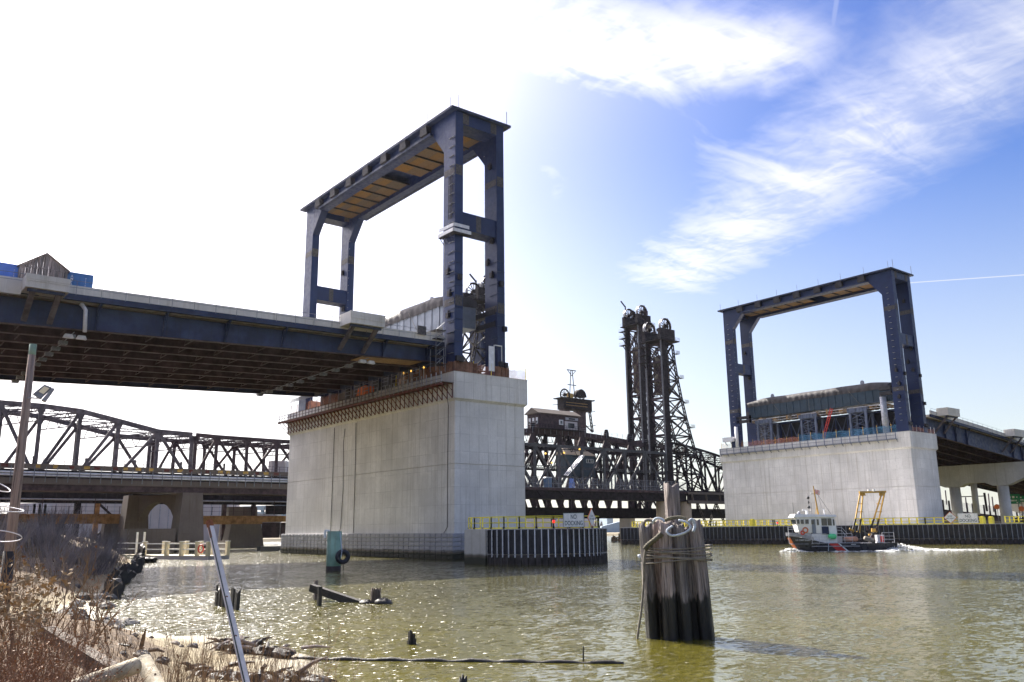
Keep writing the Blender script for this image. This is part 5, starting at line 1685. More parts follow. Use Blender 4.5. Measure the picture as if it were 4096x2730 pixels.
def old_tower(name, label, xf, dirx, yn, yf, z0, zt, mat, lacemat, cwmat, back_dx):
    """Riveted lift tower: vertical front legs, raking back legs, laced bracing, sheaves on top."""
    t = thing(name, (xf, (yn + yf) / 2, z0), label, 'lift tower', 'old lift towers')
    zt2 = zt - 6.0
    bx = lambda z: xf + dirx * (5.5 + back_dx * max(0.0, (zt2 - z) / (zt2 - z0)) ** 1.5)
    levels = [z0 + (zt2 - z0) * i / 8 for i in range(9)]
    for y in (yn, yf):
        part('front_leg', mat, t, lambda m: m.box(xf - 1.25, xf + 1.25, y - 0.7, y + 0.7, z0, zt))
        for a, b in zip(levels, levels[1:]):
            part('back_leg', mat, t, lambda m: m.lace((bx(a), y, a), (bx(b), y, b), 1.1, (1, 0, 0), 0.24, 1.4))
            part('side_brace', mat, t, lambda m: m.beam((xf, y, b), (bx(b), y, b), 0.5).beam((xf, y, a), (bx(b), y, b), 0.45).beam((bx(a), y, a), (xf, y, b), 0.35))
        part('sheave_girder', mat, t, lambda m: m.box(min(xf - dirx * 2.2, xf + dirx * 6.5), max(xf - dirx * 2.2, xf + dirx * 6.5), y - 0.8, y + 0.8, zt - 4.5, zt))
        sv_ = part('sheave', mat, t, lambda m: sheave(m, (xf + dirx * 1.6, y, zt + 1.2), 3.0, 1.1), True)
        part('sheave_rim', 'pale_metal', sv_, lambda m: rim_plate(m, (xf + dirx * 1.6, y, zt + 1.2), 3.25, 1.3))
        for q in range(3):
            part('rope', 'galvanised', t, lambda m: m.tube([(xf - dirx * 1.5, y + 0.3 * (q - 1), zt), (xf - dirx * 1.5, y + 0.3 * (q - 1), z0 + 8)], 0.05, 4))
    for a, b in zip(levels, levels[1:]):
        part('face_brace', lacemat, t, lambda m: m.lace((xf, yn, a), (xf, yf, b), 0.8, (0, 0, 1), 0.20, 1.1).lace((xf, yf, a), (xf, yn, b), 0.8, (0, 0, 1), 0.20, 1.1).beam((xf, yn, b), (xf, yf, b), 0.5, 0.9))
        part('back_brace', mat, t, lambda m: m.beam((bx(a), yn, a), (bx(b), yf, b), 0.4).beam((bx(a), yf, a), (bx(b), yn, b), 0.4).beam((bx(b), yn, b), (bx(b), yf, b), 0.45))
    # counterweight hung between the legs
    part('counterweight', cwmat, t, lambda m: m.box(min(xf + dirx * 2.0, xf + dirx * 4.0), max(xf + dirx * 2.0, xf + dirx * 4.0), yn + 0.9, yf - 0.9, z0 + (zt - z0) * 0.60, z0 + (zt - z0) * 0.84))
    part('counterweight_frame', lacemat, t, lambda m: m.lace((xf + dirx * 1.8, yn + 0.9, z0 + (zt - z0) * 0.60), (xf + dirx * 1.8, yf - 0.9, z0 + (zt - z0) * 0.84), 0.8, (0, 0, 1), 0.16, 1.2).lace((xf + dirx * 1.8, yf - 0.9, z0 + (zt - z0) * 0.60), (xf + dirx * 1.8, yn + 0.9, z0 + (zt - z0) * 0.84), 0.8, (0, 0, 1), 0.16, 1.2))
    # top platform with rails
    part('platform', mat, t, lambda m: m.box(min(xf - dirx * 3.0, xf + dirx * 8.5), max(xf - dirx * 3.0, xf + dirx * 8.5), yn - 1.4, yf + 1.4, zt - 4.9, zt - 4.5))
    def rails(m, x0, x1, y0, y1, z):
        for q in (0.6, 1.2):
            m.box(x0, x1, y0, y0 + 0.06, z + q, z + q + 0.06).box(x0, x0 + 0.06, y0, y1, z + q, z + q + 0.06).box(x1, x1 + 0.06, y0, y1, z + q, z + q + 0.06)
        for i in range(6):
            x = x0 + (x1 - x0) * i / 5
            m.box(x, x + 0.07, y0, y0 + 0.07, z, z + 1.25)
    part('platform_rail', 'truss_grey', t, lambda m: rails(m, min(xf - dirx * 3.0, xf + dirx * 8.5), max(xf - dirx * 3.0, xf + dirx * 8.5), yn - 1.4, yf + 1.4, zt - 4.5))
    # machinery boxes, catwalks and a davit crowd the head
    rc = random.Random(int(xf))
    for i in range(7):
        bw, bh = rc.uniform(0.8, 2.2), rc.uniform(0.8, 2.6)
        qx, qy = xf + dirx * rc.uniform(-2.0, 6.0), rc.uniform(yn - 0.8, yf + 0.2)
        zz = zt - 4.5 + rc.choice((0.0, 4.6, 4.6, -2.5))
        part('machinery_box', rc.choice((mat, mat, lacemat)), t, lambda m: m.box(qx - bw / 2, qx + bw / 2, qy - 0.6, qy + 0.8, zz, zz + bh))
    for i in range(3):
        zz = zt - 7.0 - 3.2 * i
        part('catwalk', mat, t, lambda m: (m.box(xf - 3.4, xf - 1.2, yf - 1.0, yf + 2.2, zz, zz + 0.2), rails(m, xf - 3.4, xf - 1.2, yf - 1.0, yf + 2.2, zz)))
        part('knee', mat, t, lambda m: m.beam((xf - 1.2, yf, zz - 2.2), (xf - 3.3, yf, zz), 0.3))
    part('davit', mat, t, lambda m: m.beam((xf - 0.6, yf, zt), (xf - 0.6, yf, zt + 5.5), 0.4).beam((xf - 0.6, yf, zt + 5.0), (xf - 3.4, yf, zt + 7.4), 0.45))
    part('mast', mat, t, lambda m: m.beam((xf + dirx * 3.2, yn, zt), (xf + dirx * 3.2, yn, zt + 4.6), 0.5))
    # zigzag stair landings on the raking side
    for i in range(5):
        z = zt2 - 4 - i * (zt2 - z0) / 6.0
        x = bx(z)
        part('landing', 'truss_grey', t, lambda m: (m.box(min(x, x + dirx * 2.2), max(x, x + dirx * 2.2), yn - 1.6, yn + 0.2, z, z + 0.12), rails(m, min(x, x + dirx * 2.2), max(x, x + dirx * 2.2), yn - 1.6, yn, z)))
        z2 = z - (zt2 - z0) / 12.0
        part('stair', 'truss_grey', t, lambda m: m.beam((x, yn - 1.0, z), (xf + dirx * 1.5, yn - 1.0, z2), 0.25, 0.4).beam((xf + dirx * 1.5, yn - 1.3, z2), (bx(z2 - (zt2 - z0) / 12.0), yn - 1.3, z2 - (zt2 - z0) / 12.0), 0.25, 0.4))
        part('landing', 'truss_grey', t, lambda m: (m.box(min(xf + dirx * 0.6, xf + dirx * 2.4), max(xf + dirx * 0.6, xf + dirx * 2.4), yn - 1.8, yn - 0.5, z2, z2 + 0.12), rails(m, min(xf + dirx * 0.6, xf + dirx * 2.4), max(xf + dirx * 0.6, xf + dirx * 2.4), yn - 1.8, yn - 0.5, z2)))
    return t


old_tower('old_lift_tower', 'black riveted lift tower with pale rimmed sheaves and raking right legs', 256.8, 1, 225.0, 233.6, 18.0, 83.5, 'truss_black', 'truss_rust', 'old_beam', 17.0)
old_tower('old_lift_tower', 'black lift tower glimpsed between the near tower columns', 170.0, -1, 225.0, 233.6, 18.0, 85.0, 'truss_black', 'truss_grey', 'navy', 15.0)
old_tower('old_lift_tower', 'dark red brown lift tower with twin sheaves just left of the raking tower', 276.0, 1, 255.0, 263.0, 11.0, 98.5, 'truss_black', 'truss_rust', 'old_beam', 2.0)

# approach truss right of the old tower, top chord falling to the far pier
ap_ = thing('old_approach_truss', (290, 229, 17), 'black truss span falling away between old tower and far pier', 'truss bridge')
an = [(258.5, 37.2), (267, 36.4), (276, 35.2), (285, 33.8), (294, 32.0), (303, 29.8), (312, 27.2), (321, 24.5)]
dg_ = [(1, 0), (1, 2), (2, 3), (4, 3), (4, 5), (5, 4), (6, 5), (6, 7)]
truss_plane(ap_, an, 18.2, 225.0, 0, dg_, 'truss_black', 0.8, 0.6, 0.5)
truss_plane(ap_, an, 18.2, 236.0, -2, dg_, 'truss_black', 0.8, 0.6, 0.5)
sway(ap_, an, 225.0, 236.0, -2, 'truss_black', 2.6)
part('floor', 'truss_black', ap_, lambda m: m.box(262, 345, 221, 238, 17.2, 18.2))
part('fascia_girder', 'concrete_old', ap_, lambda m: m.box(262, 345, 220.4, 220.9, 17.0, 17.9).box(262, 345, 220.6, 221.0, 13.4, 14.6))
part('web', 'truss_black', ap_, lambda m: m.box(262, 345, 221.1, 221.4, 13.4, 17.1))
for i in range(9):
    x = 264 + 8.5 * i
    part('bracket', 'concrete_old', ap_, lambda m: m.beam((x, 220.5, 17.0), (x + 1.2, 221.0, 14.0), 0.5))
part('hand_rail', 'truss_black', ap_, lambda m: [m.box(262, 345, 220.6, 220.68, z, z + 0.08) for z in (18.9, 19.6)] + [m.box(263 + 2.4 * i, 263.1 + 2.4 * i, 220.6, 220.7, 18.0, 19.7) for i in range(34)])
# concrete piers below the old tower
t = thing('old_tower_pier', (262, 226, 0), 'tan concrete columns carrying the old lift tower behind the dolphin', 'pier')
for x, y, r_, mt in ((252.0, 224.5, 3.0, 'concrete_tan'), (258.5, 224.2, 1.4, 'concrete_old'), (263.5, 224.0, 2.6, 'concrete_tan')):
    part('column', mt, t, lambda m: m.tube([(x, y, -1), (x, y, 14.2)], r_, 16), True)
part('cap', 'truss_black', t, lambda m: m.box(248, 268, 221.8, 227, 14.2, 14.9))
for i, (xx, dx_) in enumerate(((276, 7), (288, -7), (288, 7))):
    tag(MB().lace((xx, 228, 14), (xx + dx_, 228, 2), 0.9, (1, 0, 0), 0.2, 1.1).build('raker', 'truss_black' if i else 'truss_brown'), ('laced raking strut under the falling truss, leftmost', 'dark raking strut under the falling truss, middle', 'dark raking strut under the falling truss, nearest the far pier')[i], 'strut', 'raking struts')

# second lift span behind: rust brown, carries the operator house
rl = thing('rail_lift_span', (240, 259, 12), 'rust brown rail lift span behind the grey truss, house on its chord', 'lift span')
rn = [(200, 41.2), (212.3, 41.8), (225.8, 42.1), (238.5, 42.0), (252.3, 41.3), (266.8, 40.2), (276, 39.4)]
rd = [(1, 0), (1, 2), (2, 1), (3, 2), (3, 4), (4, 3), (5, 4), (5, 6)]
truss_plane(rl, rn, 12.0, 255.0, 0, rd + [(0, 1), (2, 3), (4, 5)], 'truss_rust', 1.9, 1.6, 1.2)
truss_plane(rl, rn, 12.0, 263.0, 0, rd, 'truss_black', 1.9, 1.6, 1.2)
sway(rl, rn, 255.0, 263.0, 0, 'truss_rust', 3.6)
for (xa, _), (xb, _) in zip(rn, rn[1:]):
    xm = (xa + xb) / 2
    part('sub_vertical', 'truss_rust', rl, lambda m: m.beam((xm, 255, 27.0), (xm, 255, 12.0), 0.8, 0.5, (1, 0, 0)))
    part('sub_strut', 'truss_black', rl, lambda m: m.beam((xa, 255, 27.0), (xb, 255, 27.0), 0.5, 0.7))
    part('sub_diagonal', 'truss_black', rl, lambda m: m.lace((xa, 259, 27.0), (xm, 259, 41.0), 0.8, (1, 0, 0), 0.2, 1.4).lace((xb, 259, 27.0), (xm, 259, 41.0), 0.8, (1, 0, 0), 0.2, 1.4))
part('floor', 'truss_black', rl, lambda m: m.box(150, 330, 252, 266, 10.4, 12.0))
part('side_girder', 'truss_black', rl, lambda m: m.box(150, 330, 251.4, 252.0, 8.2, 12.4))
for i in range(26):
    x = 155 + 6.2 * i
    part('knee', 'truss_rust', rl, lambda m: m.prism([(x, 251.3, 12.4), (x + 1.6, 251.3, 12.4), (x + 0.5, 251.3, 15.2), (x, 251.3, 15.2)], (0, 0.4, 0)))
part('top_rail', 'galvanised', rl, lambda m: [m.beam((x0, 253.9, z0 + q), (x1, 253.9, z1 + q), 0.06) for (x0, z0), (x1, z1) in zip(rn, rn[1:]) for q in (1.7, 2.4)] + [m.box(202 + 3.1 * i, 202.08 + 3.1 * i, 253.85, 253.95, 41, 43.6) for i in range(23)])
tag(MB().tube([(212.27, 255.00, 41.62), (212.08, 255.00, 44.85)], 0.9, 8).build('vent_hood', 'truss_black'), 'dark hood on the rail lift chord left of the operator house', 'vent hood', 'hoods on the rail lift chord')
tag(MB().tube([(252.24, 255.00, 41.45), (252.47, 255.00, 43.25), (252.55, 255.00, 44.84)], [1.3, 1.1, 0.7], 8).build('vent_hood', 'truss_black'), 'dark hood on the rail lift chord right of the operator house', 'vent hood', 'hoods on the rail lift chord')
tag(MB().tube([(265.96, 255.00, 40.30), (266.09, 255.00, 42.46), (266.16, 255.00, 43.75)], [1.2, 1.0, 0.6], 8).build('vent_hood', 'truss_black'), 'dark hood on the rail lift chord beside the red brown tower', 'vent hood', 'hoods on the rail lift chord')

# operator house
hx0, hx1 = (213.67, 253.00, 42.50)[0], (234.94, 253.00, 43.54)[0]
hz0 = 43.0
h = thing('operator_house', ((hx0 + hx1) / 2, 256, hz0), 'small brown operator house with pale windows on top of the lift span', 'house')
hw = hx1 - hx0
part('wall', 'truss_rust', h, lambda m: m.box(hx0, hx1, 253.0, 260.0, hz0, hz0 + 6.2))
part('roof', 'concrete_old', h, lambda m: m.prism([(hx0 - 0.8, 252.2, hz0 + 6.0), (hx0 - 0.8, 256.5, hz0 + 8.3), (hx0 - 0.8, 260.8, hz0 + 6.0), (hx0 - 0.8, 260.8, hz0 + 5.75), (hx0 - 0.8, 252.2, hz0 + 5.75)], (hw + 1.8, 0, 0)))
for u, v, zc, hh, mt in ((0.50, 0.60, 2.9, 2.0, 'pale_metal'), (0.64, 0.96, 1.9, 3.2, 'warehouse'), (0.66, 0.98, 4.6, 1.0, 'galvanised')):
    wn = part('window', mt, h, lambda m: m.box(hx0 + hw * u, hx0 + hw * v, 252.8, 253.0, hz0 + zc - hh / 2, hz0 + zc + hh / 2))
    part('pane', 'glass', wn, lambda m: m.box(hx0 + hw * (u + (v - u) * 0.25), hx0 + hw * (u + (v - u) * 0.75), 252.7, 252.8, hz0 + zc - hh * 0.3, hz0 + zc + hh * 0.3))
for y in (254.0, 256.2, 258.4):
    wn = part('window', 'pale_metal', h, lambda m: m.box(hx0 - 0.12, hx0, y - 0.55, y + 0.55, hz0 + 1.8, hz0 + 4.2))
    part('pane', 'glass', wn, lambda m: m.box(hx0 - 0.2, hx0 - 0.12, y - 0.4, y + 0.4, hz0 + 2.0, hz0 + 2.9))
part('gallery', 'truss_black', h, lambda m: m.box(hx0 - 1.4, hx1 + 1.4, 251.0, 253.0, hz0 - 0.35, hz0 - 0.1))
part('gallery_rail', 'truss_black', h, lambda m: [m.box(hx0 - 1.4, hx1 + 1.4, 251.0, 251.1, hz0 + q, hz0 + q + 0.1) for q in (0.6, 1.3)] + [m.box(hx0 - 1.4 + 1.6 * i, hx0 - 1.3 + 1.6 * i, 251.0, 251.1, hz0, hz0 + 1.4) for i in range(int(hw / 1.6) + 2)])

# machinery cabin and stairs inside the grey lift span
c0, c1 = (205.87, 229.00, 32.00), (220.49, 229.00, 30.48)
t = thing('machinery_cabin', ((c0[0] + c1[0]) / 2, 230, 20), 'grey cabin with pale hipped roof inside the lift span truss', 'cabin')
part('wall', 'sheet_teal', t, lambda m: m.box(c0[0], c1[0], 229, 234, 22.8, c1[2]))
part('roof', 'concrete_tan', t, lambda m: m.hexa([(c0[0] - 0.6, 228.4, c1[2]), (c1[0] + 0.6, 228.4, c1[2]), (c1[0] + 0.6, 234.6, c1[2]), (c0[0] - 0.6, 234.6, c1[2]), (c0[0] + 0.4, 231.2, c1[2] + 2.6), (c1[0] - 4.0, 231.2, c1[2] + 2.6), (c1[0] - 4.0, 231.8, c1[2] + 2.6), (c0[0] + 0.4, 231.8, c1[2] + 2.6)]))
wn = part('window', 'pale_metal', t, lambda m: m.box(c1[0] - 4.6, c1[0] - 1.0, 228.9, 229.0, c1[2] - 2.6, c1[2] - 1.2))
part('pane', 'glass', wn, lambda m: [m.box(c1[0] - 4.5 + 1.2 * i, c1[0] - 3.6 + 1.2 * i, 228.82, 228.9, c1[2] - 2.5, c1[2] - 1.3) for i in range(3)])
for i in range(3):
    u, v = (199.91, 223.60, 22.60), (208.15, 223.60, 29.91)
    tag(MB().beam((u[0] + 1.1 * i, 223.4 + 0.3 * i, u[2]), (v[0] + 1.1 * i, 223.4 + 0.3 * i, v[2]), 0.45, 0.14).build('stair_rail', 'pale_metal'), ('pale stair rail rising through the lift span, leftmost', 'pale stair rail rising through the lift span, middle', 'pale stair rail rising through the lift span, rightmost')[i], 'stair', 'stair rails on the lift span')
for i, p in enumerate(((191.99, 224.20, 29.84), (200.58, 224.20, 30.50), (208.06, 224.20, 32.09), (194.89, 224.20, 26.78))):
    tag(MB().tube([(p[0], p[1] - 0.3, p[2] - 0.3), (p[0], p[1] - 0.3, p[2]), (p[0], p[1] - 0.3, p[2] + 0.3)], [0.15, 0.4, 0.15], 8).build('span_lamp', 'lamp_amber'), ('amber lamp in the lift span truss nearest the near pier', 'amber lamp under the operator house', 'amber lamp beside the cabin roof', 'low amber lamp in the lift span truss')[i], 'lamp', 'amber lamps on the lift span')

# far tower behind the operator house
b0 = (305.49, 330.00, 54.03)
xs_ = b0[0]
t = thing('distant_lift_tower', (xs_, 335, 40), 'short dark lift tower top with mast behind the operator house', 'lift tower')
zt_ = (306.11, 330.00, 71.03)[2]
part('shaft', 'truss_rust', t, lambda m: m.box((294.70, 330.00, 65.18)[0], (299.65, 330.00, 65.56)[0], 329, 332, 30, zt_).box((304.66, 330.00, 65.95)[0], (311.03, 330.00, 66.44)[0], 329, 332, 30, zt_))
part('head', 'truss_black', t, lambda m: m.box((294.35, 330.00, 65.15)[0], (314.72, 330.00, 66.73)[0], 328, 333, zt_ - 5.5, zt_))
part('platform', 'truss_black', t, lambda m: m.box((292.43, 330.00, 65.00)[0], (315.83, 330.00, 66.82)[0], 327, 334, zt_, zt_ + 0.5).box((292.43, 330.00, 65.00)[0], (309.57, 330.00, 66.33)[0], 327, 328, zt_ - 5.0, zt_ - 4.6))
part('platform_rail', 'ochre', t, lambda m: [m.box((295.23, 330.00, 65.22)[0], (310.48, 330.00, 66.40)[0], 326.9, 327, zt_ - 4.4 + q, zt_ - 4.28 + q) for q in (0.8, 2.2)] + [m.box((295.23, 330.00, 65.22)[0] + 2.2 * i, (295.23, 330.00, 65.22)[0] + 2.4 * i, 326.9, 327, zt_ - 4.6, zt_ - 2) for i in range(0)])
for px_ in (2262, 2322):
    c = (40.48, 329.00, 48.74)
    x = (lambda q: q[0])((296.63, 329.00, 71.17)) if px_ == 2262 else (lambda q: q[0])((307.43, 329.00, 72.77))
    part('sheave', 'truss_black', t, lambda m: sheave(m, (x, 329.5, zt_ + 2.2), 3.0, 1.2), True)
part('hood', 'truss_black', t, lambda m: m.prism([((308.31, 330.00, 71.62)[0] + 3.6 * math.cos(q), 329, zt_ + 2.0 + 4.2 * math.sin(q)) for q in [math.pi * i / 10 for i in range(11)]], (0, 3, 0)))
part('motor', 'ochre', t, lambda m: m.box((300.00, 330.00, 70.92)[0], (303.59, 330.00, 71.22)[0], 330.6, 332, zt_ + 0.6, zt_ + 3.6))
mx_ = (302.34, 330.00, 76.49)[0]
part('mast', 'truss_black', t, lambda m: m.beam((mx_ - 1.9, 330, zt_ + 0.5), (mx_ - 0.5, 330, zt_ + 16), 0.3).beam((mx_ + 1.9, 330, zt_ + 0.5), (mx_ + 0.5, 330, zt_ + 16), 0.3).beam((mx_ - 3.2, 330, zt_ + 16), (mx_ + 3.2, 330, zt_ + 16), 0.4).beam((mx_ - 3.0, 330, zt_ + 8.0), (mx_ + 3.0, 330, zt_ + 8.0), 0.35).beam((mx_ - 3.0, 330, zt_ + 16), (mx_, 330, zt_ + 13), 0.25).beam((mx_ + 3.0, 330, zt_ + 16), (mx_, 330, zt_ + 13), 0.25))
part('back_leg', 'truss_black', t, lambda m: m.lace((315.36, 331.00, 68.26), (317.39, 331.00, 54.85), 1.2, (1, 0, 0), 0.28, 1.8).beam((312.26, 331.00, 64.63), (315.39, 331.00, 68.94), 0.6).beam((312.02, 331.00, 58.55), (317.39, 331.00, 54.85), 0.5))
for u, v in (((315.29, 330.00, 71.67), (318.86, 330.00, 72.25)), ((313.17, 330.00, 64.99), (318.78, 330.00, 66.09)), ((312.88, 330.00, 57.70), (318.82, 330.00, 58.49)), ((294.62, 330.00, 68.21), (288.34, 330.00, 67.17))):
    part('spreader', 'truss_black', t, lambda m: m.beam(u, v, 0.3))


# ================================================================== WORKBOAT
bow0 = Vector((134.78, 91.68, 2.27))
bow0.z = 0
EA = Vector((0.735, -0.678, 0.0)).normalized()      # bow towards stern
EB = Vector((EA.y, -EA.x, 0.0))                     # towards the near bank
BL = 18.4


def bp(a, b, z):
    return bow0 + EA * a + EB * b + Vector((0, 0, z))


def half_beam(a, z):
    f = min(1.0, max(0.0, a / 6.0)) ** 0.55
    s = 2.55 * f * (1.0 - 0.10 * max(0.0, (a - 13) / 5.5))
    return s * (0.80 + 0.20 * min(1.0, max(0.0, z) / 1.6))


def sheer(a):
    return 2.75 - 1.30 * smooth(0.0, 7.5, a)


boat = thing('workboat', tuple(bow0 + EA * 9), 'black hulled workboat with white wheelhouse and ochre stern A-frame under way', 'boat')


def bbox(m, a0, a1, b0, b1, z0, z1):
    m.hexa([bp(a0, b0, z0), bp(a1, b0, z0), bp(a1, b1, z0), bp(a0, b1, z0), bp(a0, b0, z1), bp(a1, b0, z1), bp(a1, b1, z1), bp(a0, b1, z1)])


def hull(m, lo, hi, a_from, a_to, n=22, out=0.0):
    """Skin of the hull between two height functions, both sides."""
    for sg in (1, -1):
        vs = []
        for i in range(n + 1):
            a = a_from + (a_to - a_from) * i / n
            for j in range(4):
                z = lo(a) + (hi(a) - lo(a)) * j / 3
                rake = 1.45 * (1 - max(0.0, min(1.0, z / 2.75))) * max(0.0, 1 - a / 6.0)
                vs.append(bp(a + rake, sg * (half_beam(a, z) + out), z))
        m.add(vs, [(i * 4 + j, (i + 1) * 4 + j, (i + 1) * 4 + j + 1, i * 4 + j + 1) for i in range(n) for j in range(3)])


hl = part('hull', 'hull_black', boat, lambda m: hull(m, lambda a: -0.4, lambda a: sheer(a) if a < 6 else 1.45, 0.0, BL), True)
part('transom', 'hull_black', hl, lambda m: bbox(m, BL - 0.05, BL, -half_beam(BL, 1), half_beam(BL, 1), -0.4, 1.45))
part('bulwark', 'galvanised', boat, lambda m: hull(m, lambda a: sheer(a) + 0.02, lambda a: sheer(a) + 0.62, 0.0, 4.2, 12, 0.02), True)
part('deck', 'rail_grey', boat, lambda m: [bbox(m, 0.8 + i, 1.8 + i, -half_beam(1.3 + i, 1.5) * 0.95, half_beam(1.3 + i, 1.5) * 0.95, 1.30, 1.42) for i in range(17)])
for z in (1.50, 0.95):
    part('rub_rail', 'galvanised', hl, lambda m: m.tube([bp(a, half_beam(a, z) + 0.05, z) for a in [3.9 + 0.9 * i for i in range(10)]], 0.07, 6))


def slash(m, a0, a1, wd, sk, out=0.03):
    vs = []
    for j in range(5):
        z = -0.3 + 1.85 * j / 4
        for a in (a0 + sk * (1 - j / 4), a1 + sk * (1 - j / 4)):
            vs.append(bp(a, half_beam(a, z) + out, z))
    m.add(vs, [(2 * j, 2 * j + 1, 2 * j + 3, 2 * j + 2) for j in range(4)])


part('red_stripe', 'red_paint', hl, lambda m: slash(m, 6.5, 8.0, 1, 2.2))
part('white_stripe', 'lettering_white', hl, lambda m: slash(m, 8.1, 8.4, 1, 2.2))
def stem(m):
    vs = []
    for j in range(6):
        z = 0.0 + 2.45 * j / 5
        rake = 1.45 * (1 - z / 2.75)
        for a in (0.0, 0.45):
            vs.append(bp(a + rake, half_beam(a, z) + 0.05, z))
    m.add(vs, [(2 * j, 2 * j + 1, 2 * j + 3, 2 * j + 2) for j in range(5)])
part('stem_stripe', 'orange_paint', hl, stem)
na = math.atan2(half_beam(3.6, 1.9) - half_beam(1.4, 1.9), 2.2)
rv = (EA * math.cos(na) + EB * math.sin(na))
text('lettering', 'U.S. COAST GUARD', 'lettering_white', hl, bp(2.55, half_beam(2.5, 1.9) + 0.10, 2.02), rv, (0, 0, 1), 0.36, 0.06, 1.0, 2.5)
text('lettering', '49405', 'lettering_white', hl, bp(10.9, half_beam(10.9, 1.2) + 0.03, 1.22), EA, (0, 0, 1), 0.30, 0.03, 1.0, 0.8)

# house
part('lower_house', 'white_boat', boat, lambda m: bbox(m, 2.5, 4.1, -1.25, 1.25, 1.4, 4.0))
wh = part('wheelhouse', 'white_boat', boat, lambda m: m.hexa([bp(2.0, -1.45, 3.4), bp(8.5, -1.75, 3.0), bp(8.5, 1.75, 3.0), bp(2.0, 1.45, 3.4), bp(1.45, -1.75, 5.95), bp(8.3, -1.75, 5.95), bp(8.3, 1.75, 5.95), bp(1.45, 1.75, 5.95)]))
part('lower_house', 'white_boat', boat, lambda m: bbox(m, 4.1, 8.4, -1.7, 1.7, 1.4, 3.1))
part('roof', 'white_boat', wh, lambda m: m.hexa([bp(1.1, -2.0, 5.95), bp(8.6, -2.0, 5.95), bp(8.6, 2.0, 5.95), bp(1.1, 2.0, 5.95), bp(1.5, -1.9, 6.55), bp(8.5, -1.9, 6.35), bp(8.5, 1.9, 6.35), bp(1.5, 1.9, 6.55)]))
for a0, a1, z0, z1 in ((1.70, 2.15, 4.85, 5.6), (2.35, 2.9, 4.85, 5.6), (3.15, 3.75, 4.85, 5.6), (4.2, 4.65, 4.75, 5.5), (5.15, 5.5, 4.6, 5.6), (5.95, 6.9, 4.5, 5.75), (7.0, 7.7, 4.5, 5.75), (7.9, 8.2, 4.5, 5.6)):
    w_ = part('window', 'white_paint', wh, lambda m: bbox(m, a0 - 0.06, a1 + 0.06, 1.74, 1.785, z0 - 0.06, z1 + 0.06))
    part('pane', 'glass', wh, lambda m: bbox(m, a0, a1, 1.78, 1.81, z0, z1))
for b in (-1.1, 0.0, 1.1):
    part('pane', 'glass', wh, lambda m: m.hexa([bp(1.53, b - 0.42, 4.85), bp(1.56, b - 0.42, 4.85), bp(1.56, b + 0.42, 4.85), bp(1.53, b + 0.42, 4.85), bp(1.45, b - 0.42, 5.6), bp(1.5, b - 0.42, 5.6), bp(1.5, b + 0.42, 5.6), bp(1.45, b + 0.42, 5.6)]))
part('door', 'sheet_grey', wh, lambda m: bbox(m, 4.25, 4.9, 1.76, 1.80, 3.1, 5.6))
part('tarp_panel', 'navy_flat', wh, lambda m: bbox(m, 5.9, 7.1, 1.78, 1.84, 3.0, 4.35))
part('life_ring', 'orange_paint', boat, lambda m: m.ring(bp(3.1, 1.65, 3.75), EB, 0.42, 0.11, 18, 6), True)
part('hose_reel', 'red_paint', boat, lambda m: m.ring(bp(2.6, 1.62, 3.3), EB, 0.3, 0.12, 14, 6), True)
# roof gear
part('radar_bar', 'white_boat', boat, lambda m: m.beam(bp(3.1, 0.6, 7.25), bp(4.9, -0.6, 7.25), 0.25, 0.18).tube([bp(4.0, 0, 6.4), bp(4.0, 0, 7.2)], 0.2, 8))
part('radar_bar', 'white_boat', boat, lambda m: m.beam(bp(6.7, 0.6, 7.25), bp(7.4, -0.6, 7.25), 0.2, 0.14).tube([bp(7.05, 0, 6.3), bp(7.05, 0, 7.2)], 0.12, 8))
part('searchlight', 'galvanised', boat, lambda m: m.tube([bp(2.2, 0.8, 6.55), bp(2.6, 0.8, 6.9)], 0.25, 8).tube([bp(2.9, -0.8, 6.55), bp(2.9, -0.8, 7.0)], 0.2, 8))
mast = part('mast', 'ochre', boat, lambda m: m.tube([bp(6.0, 0, 6.3), bp(5.55, 0, 11.5)], [0.16, 0.09], 8).beam(bp(5.0, 0, 10.1), bp(6.5, 0, 10.1), 0.07).tube([bp(5.4, 0.5, 6.3), bp(5.9, 0, 8.6)], 0.05, 5))
part('mast_lamp', 'white_paint', mast, lambda m: m.tube([bp(5.0, 0, 10.1), bp(5.0, 0, 10.35)], 0.12, 8).tube([bp(6.4, 0, 10.1), bp(6.4, 0, 10.35)], 0.12, 8))
for z in (7.75, 9.4):
    part('day_ball', 'tank_black', boat, lambda m: m.tube([bp(4.4, 0.2, z - 0.28), bp(4.4, 0.2, z - 0.16), bp(4.4, 0.2, z), bp(4.4, 0.2, z + 0.16), bp(4.4, 0.2, z + 0.28)], [0.06, 0.22, 0.29, 0.22, 0.06], 12), True)
part('day_diamond', 'tank_black', boat, lambda m: m.tube([bp(4.4, 0.2, 8.25), bp(4.45, 0.2, 8.6), bp(4.4, 0.2, 8.95)], [0.02, 0.16, 0.02], 4))
part('halyard', 'steel_dark', boat, lambda m: m.tube([bp(4.4, 0.2, 6.4), bp(4.4, 0.2, 10.2)], 0.02, 4).tube([bp(5.7, 0, 10.8), bp(8.3, 0, 6.4)], 0.025, 4).tube([bp(6.9, 0.3, 6.4), bp(6.2, 0, 10.1)], 0.02, 4).tube([bp(1.7, 0, 6.5), bp(1.7, 0, 8.6)], 0.025, 4).tube([bp(5.1, -0.8, 6.4), bp(5.1, -0.8, 8.6)], 0.025, 4))
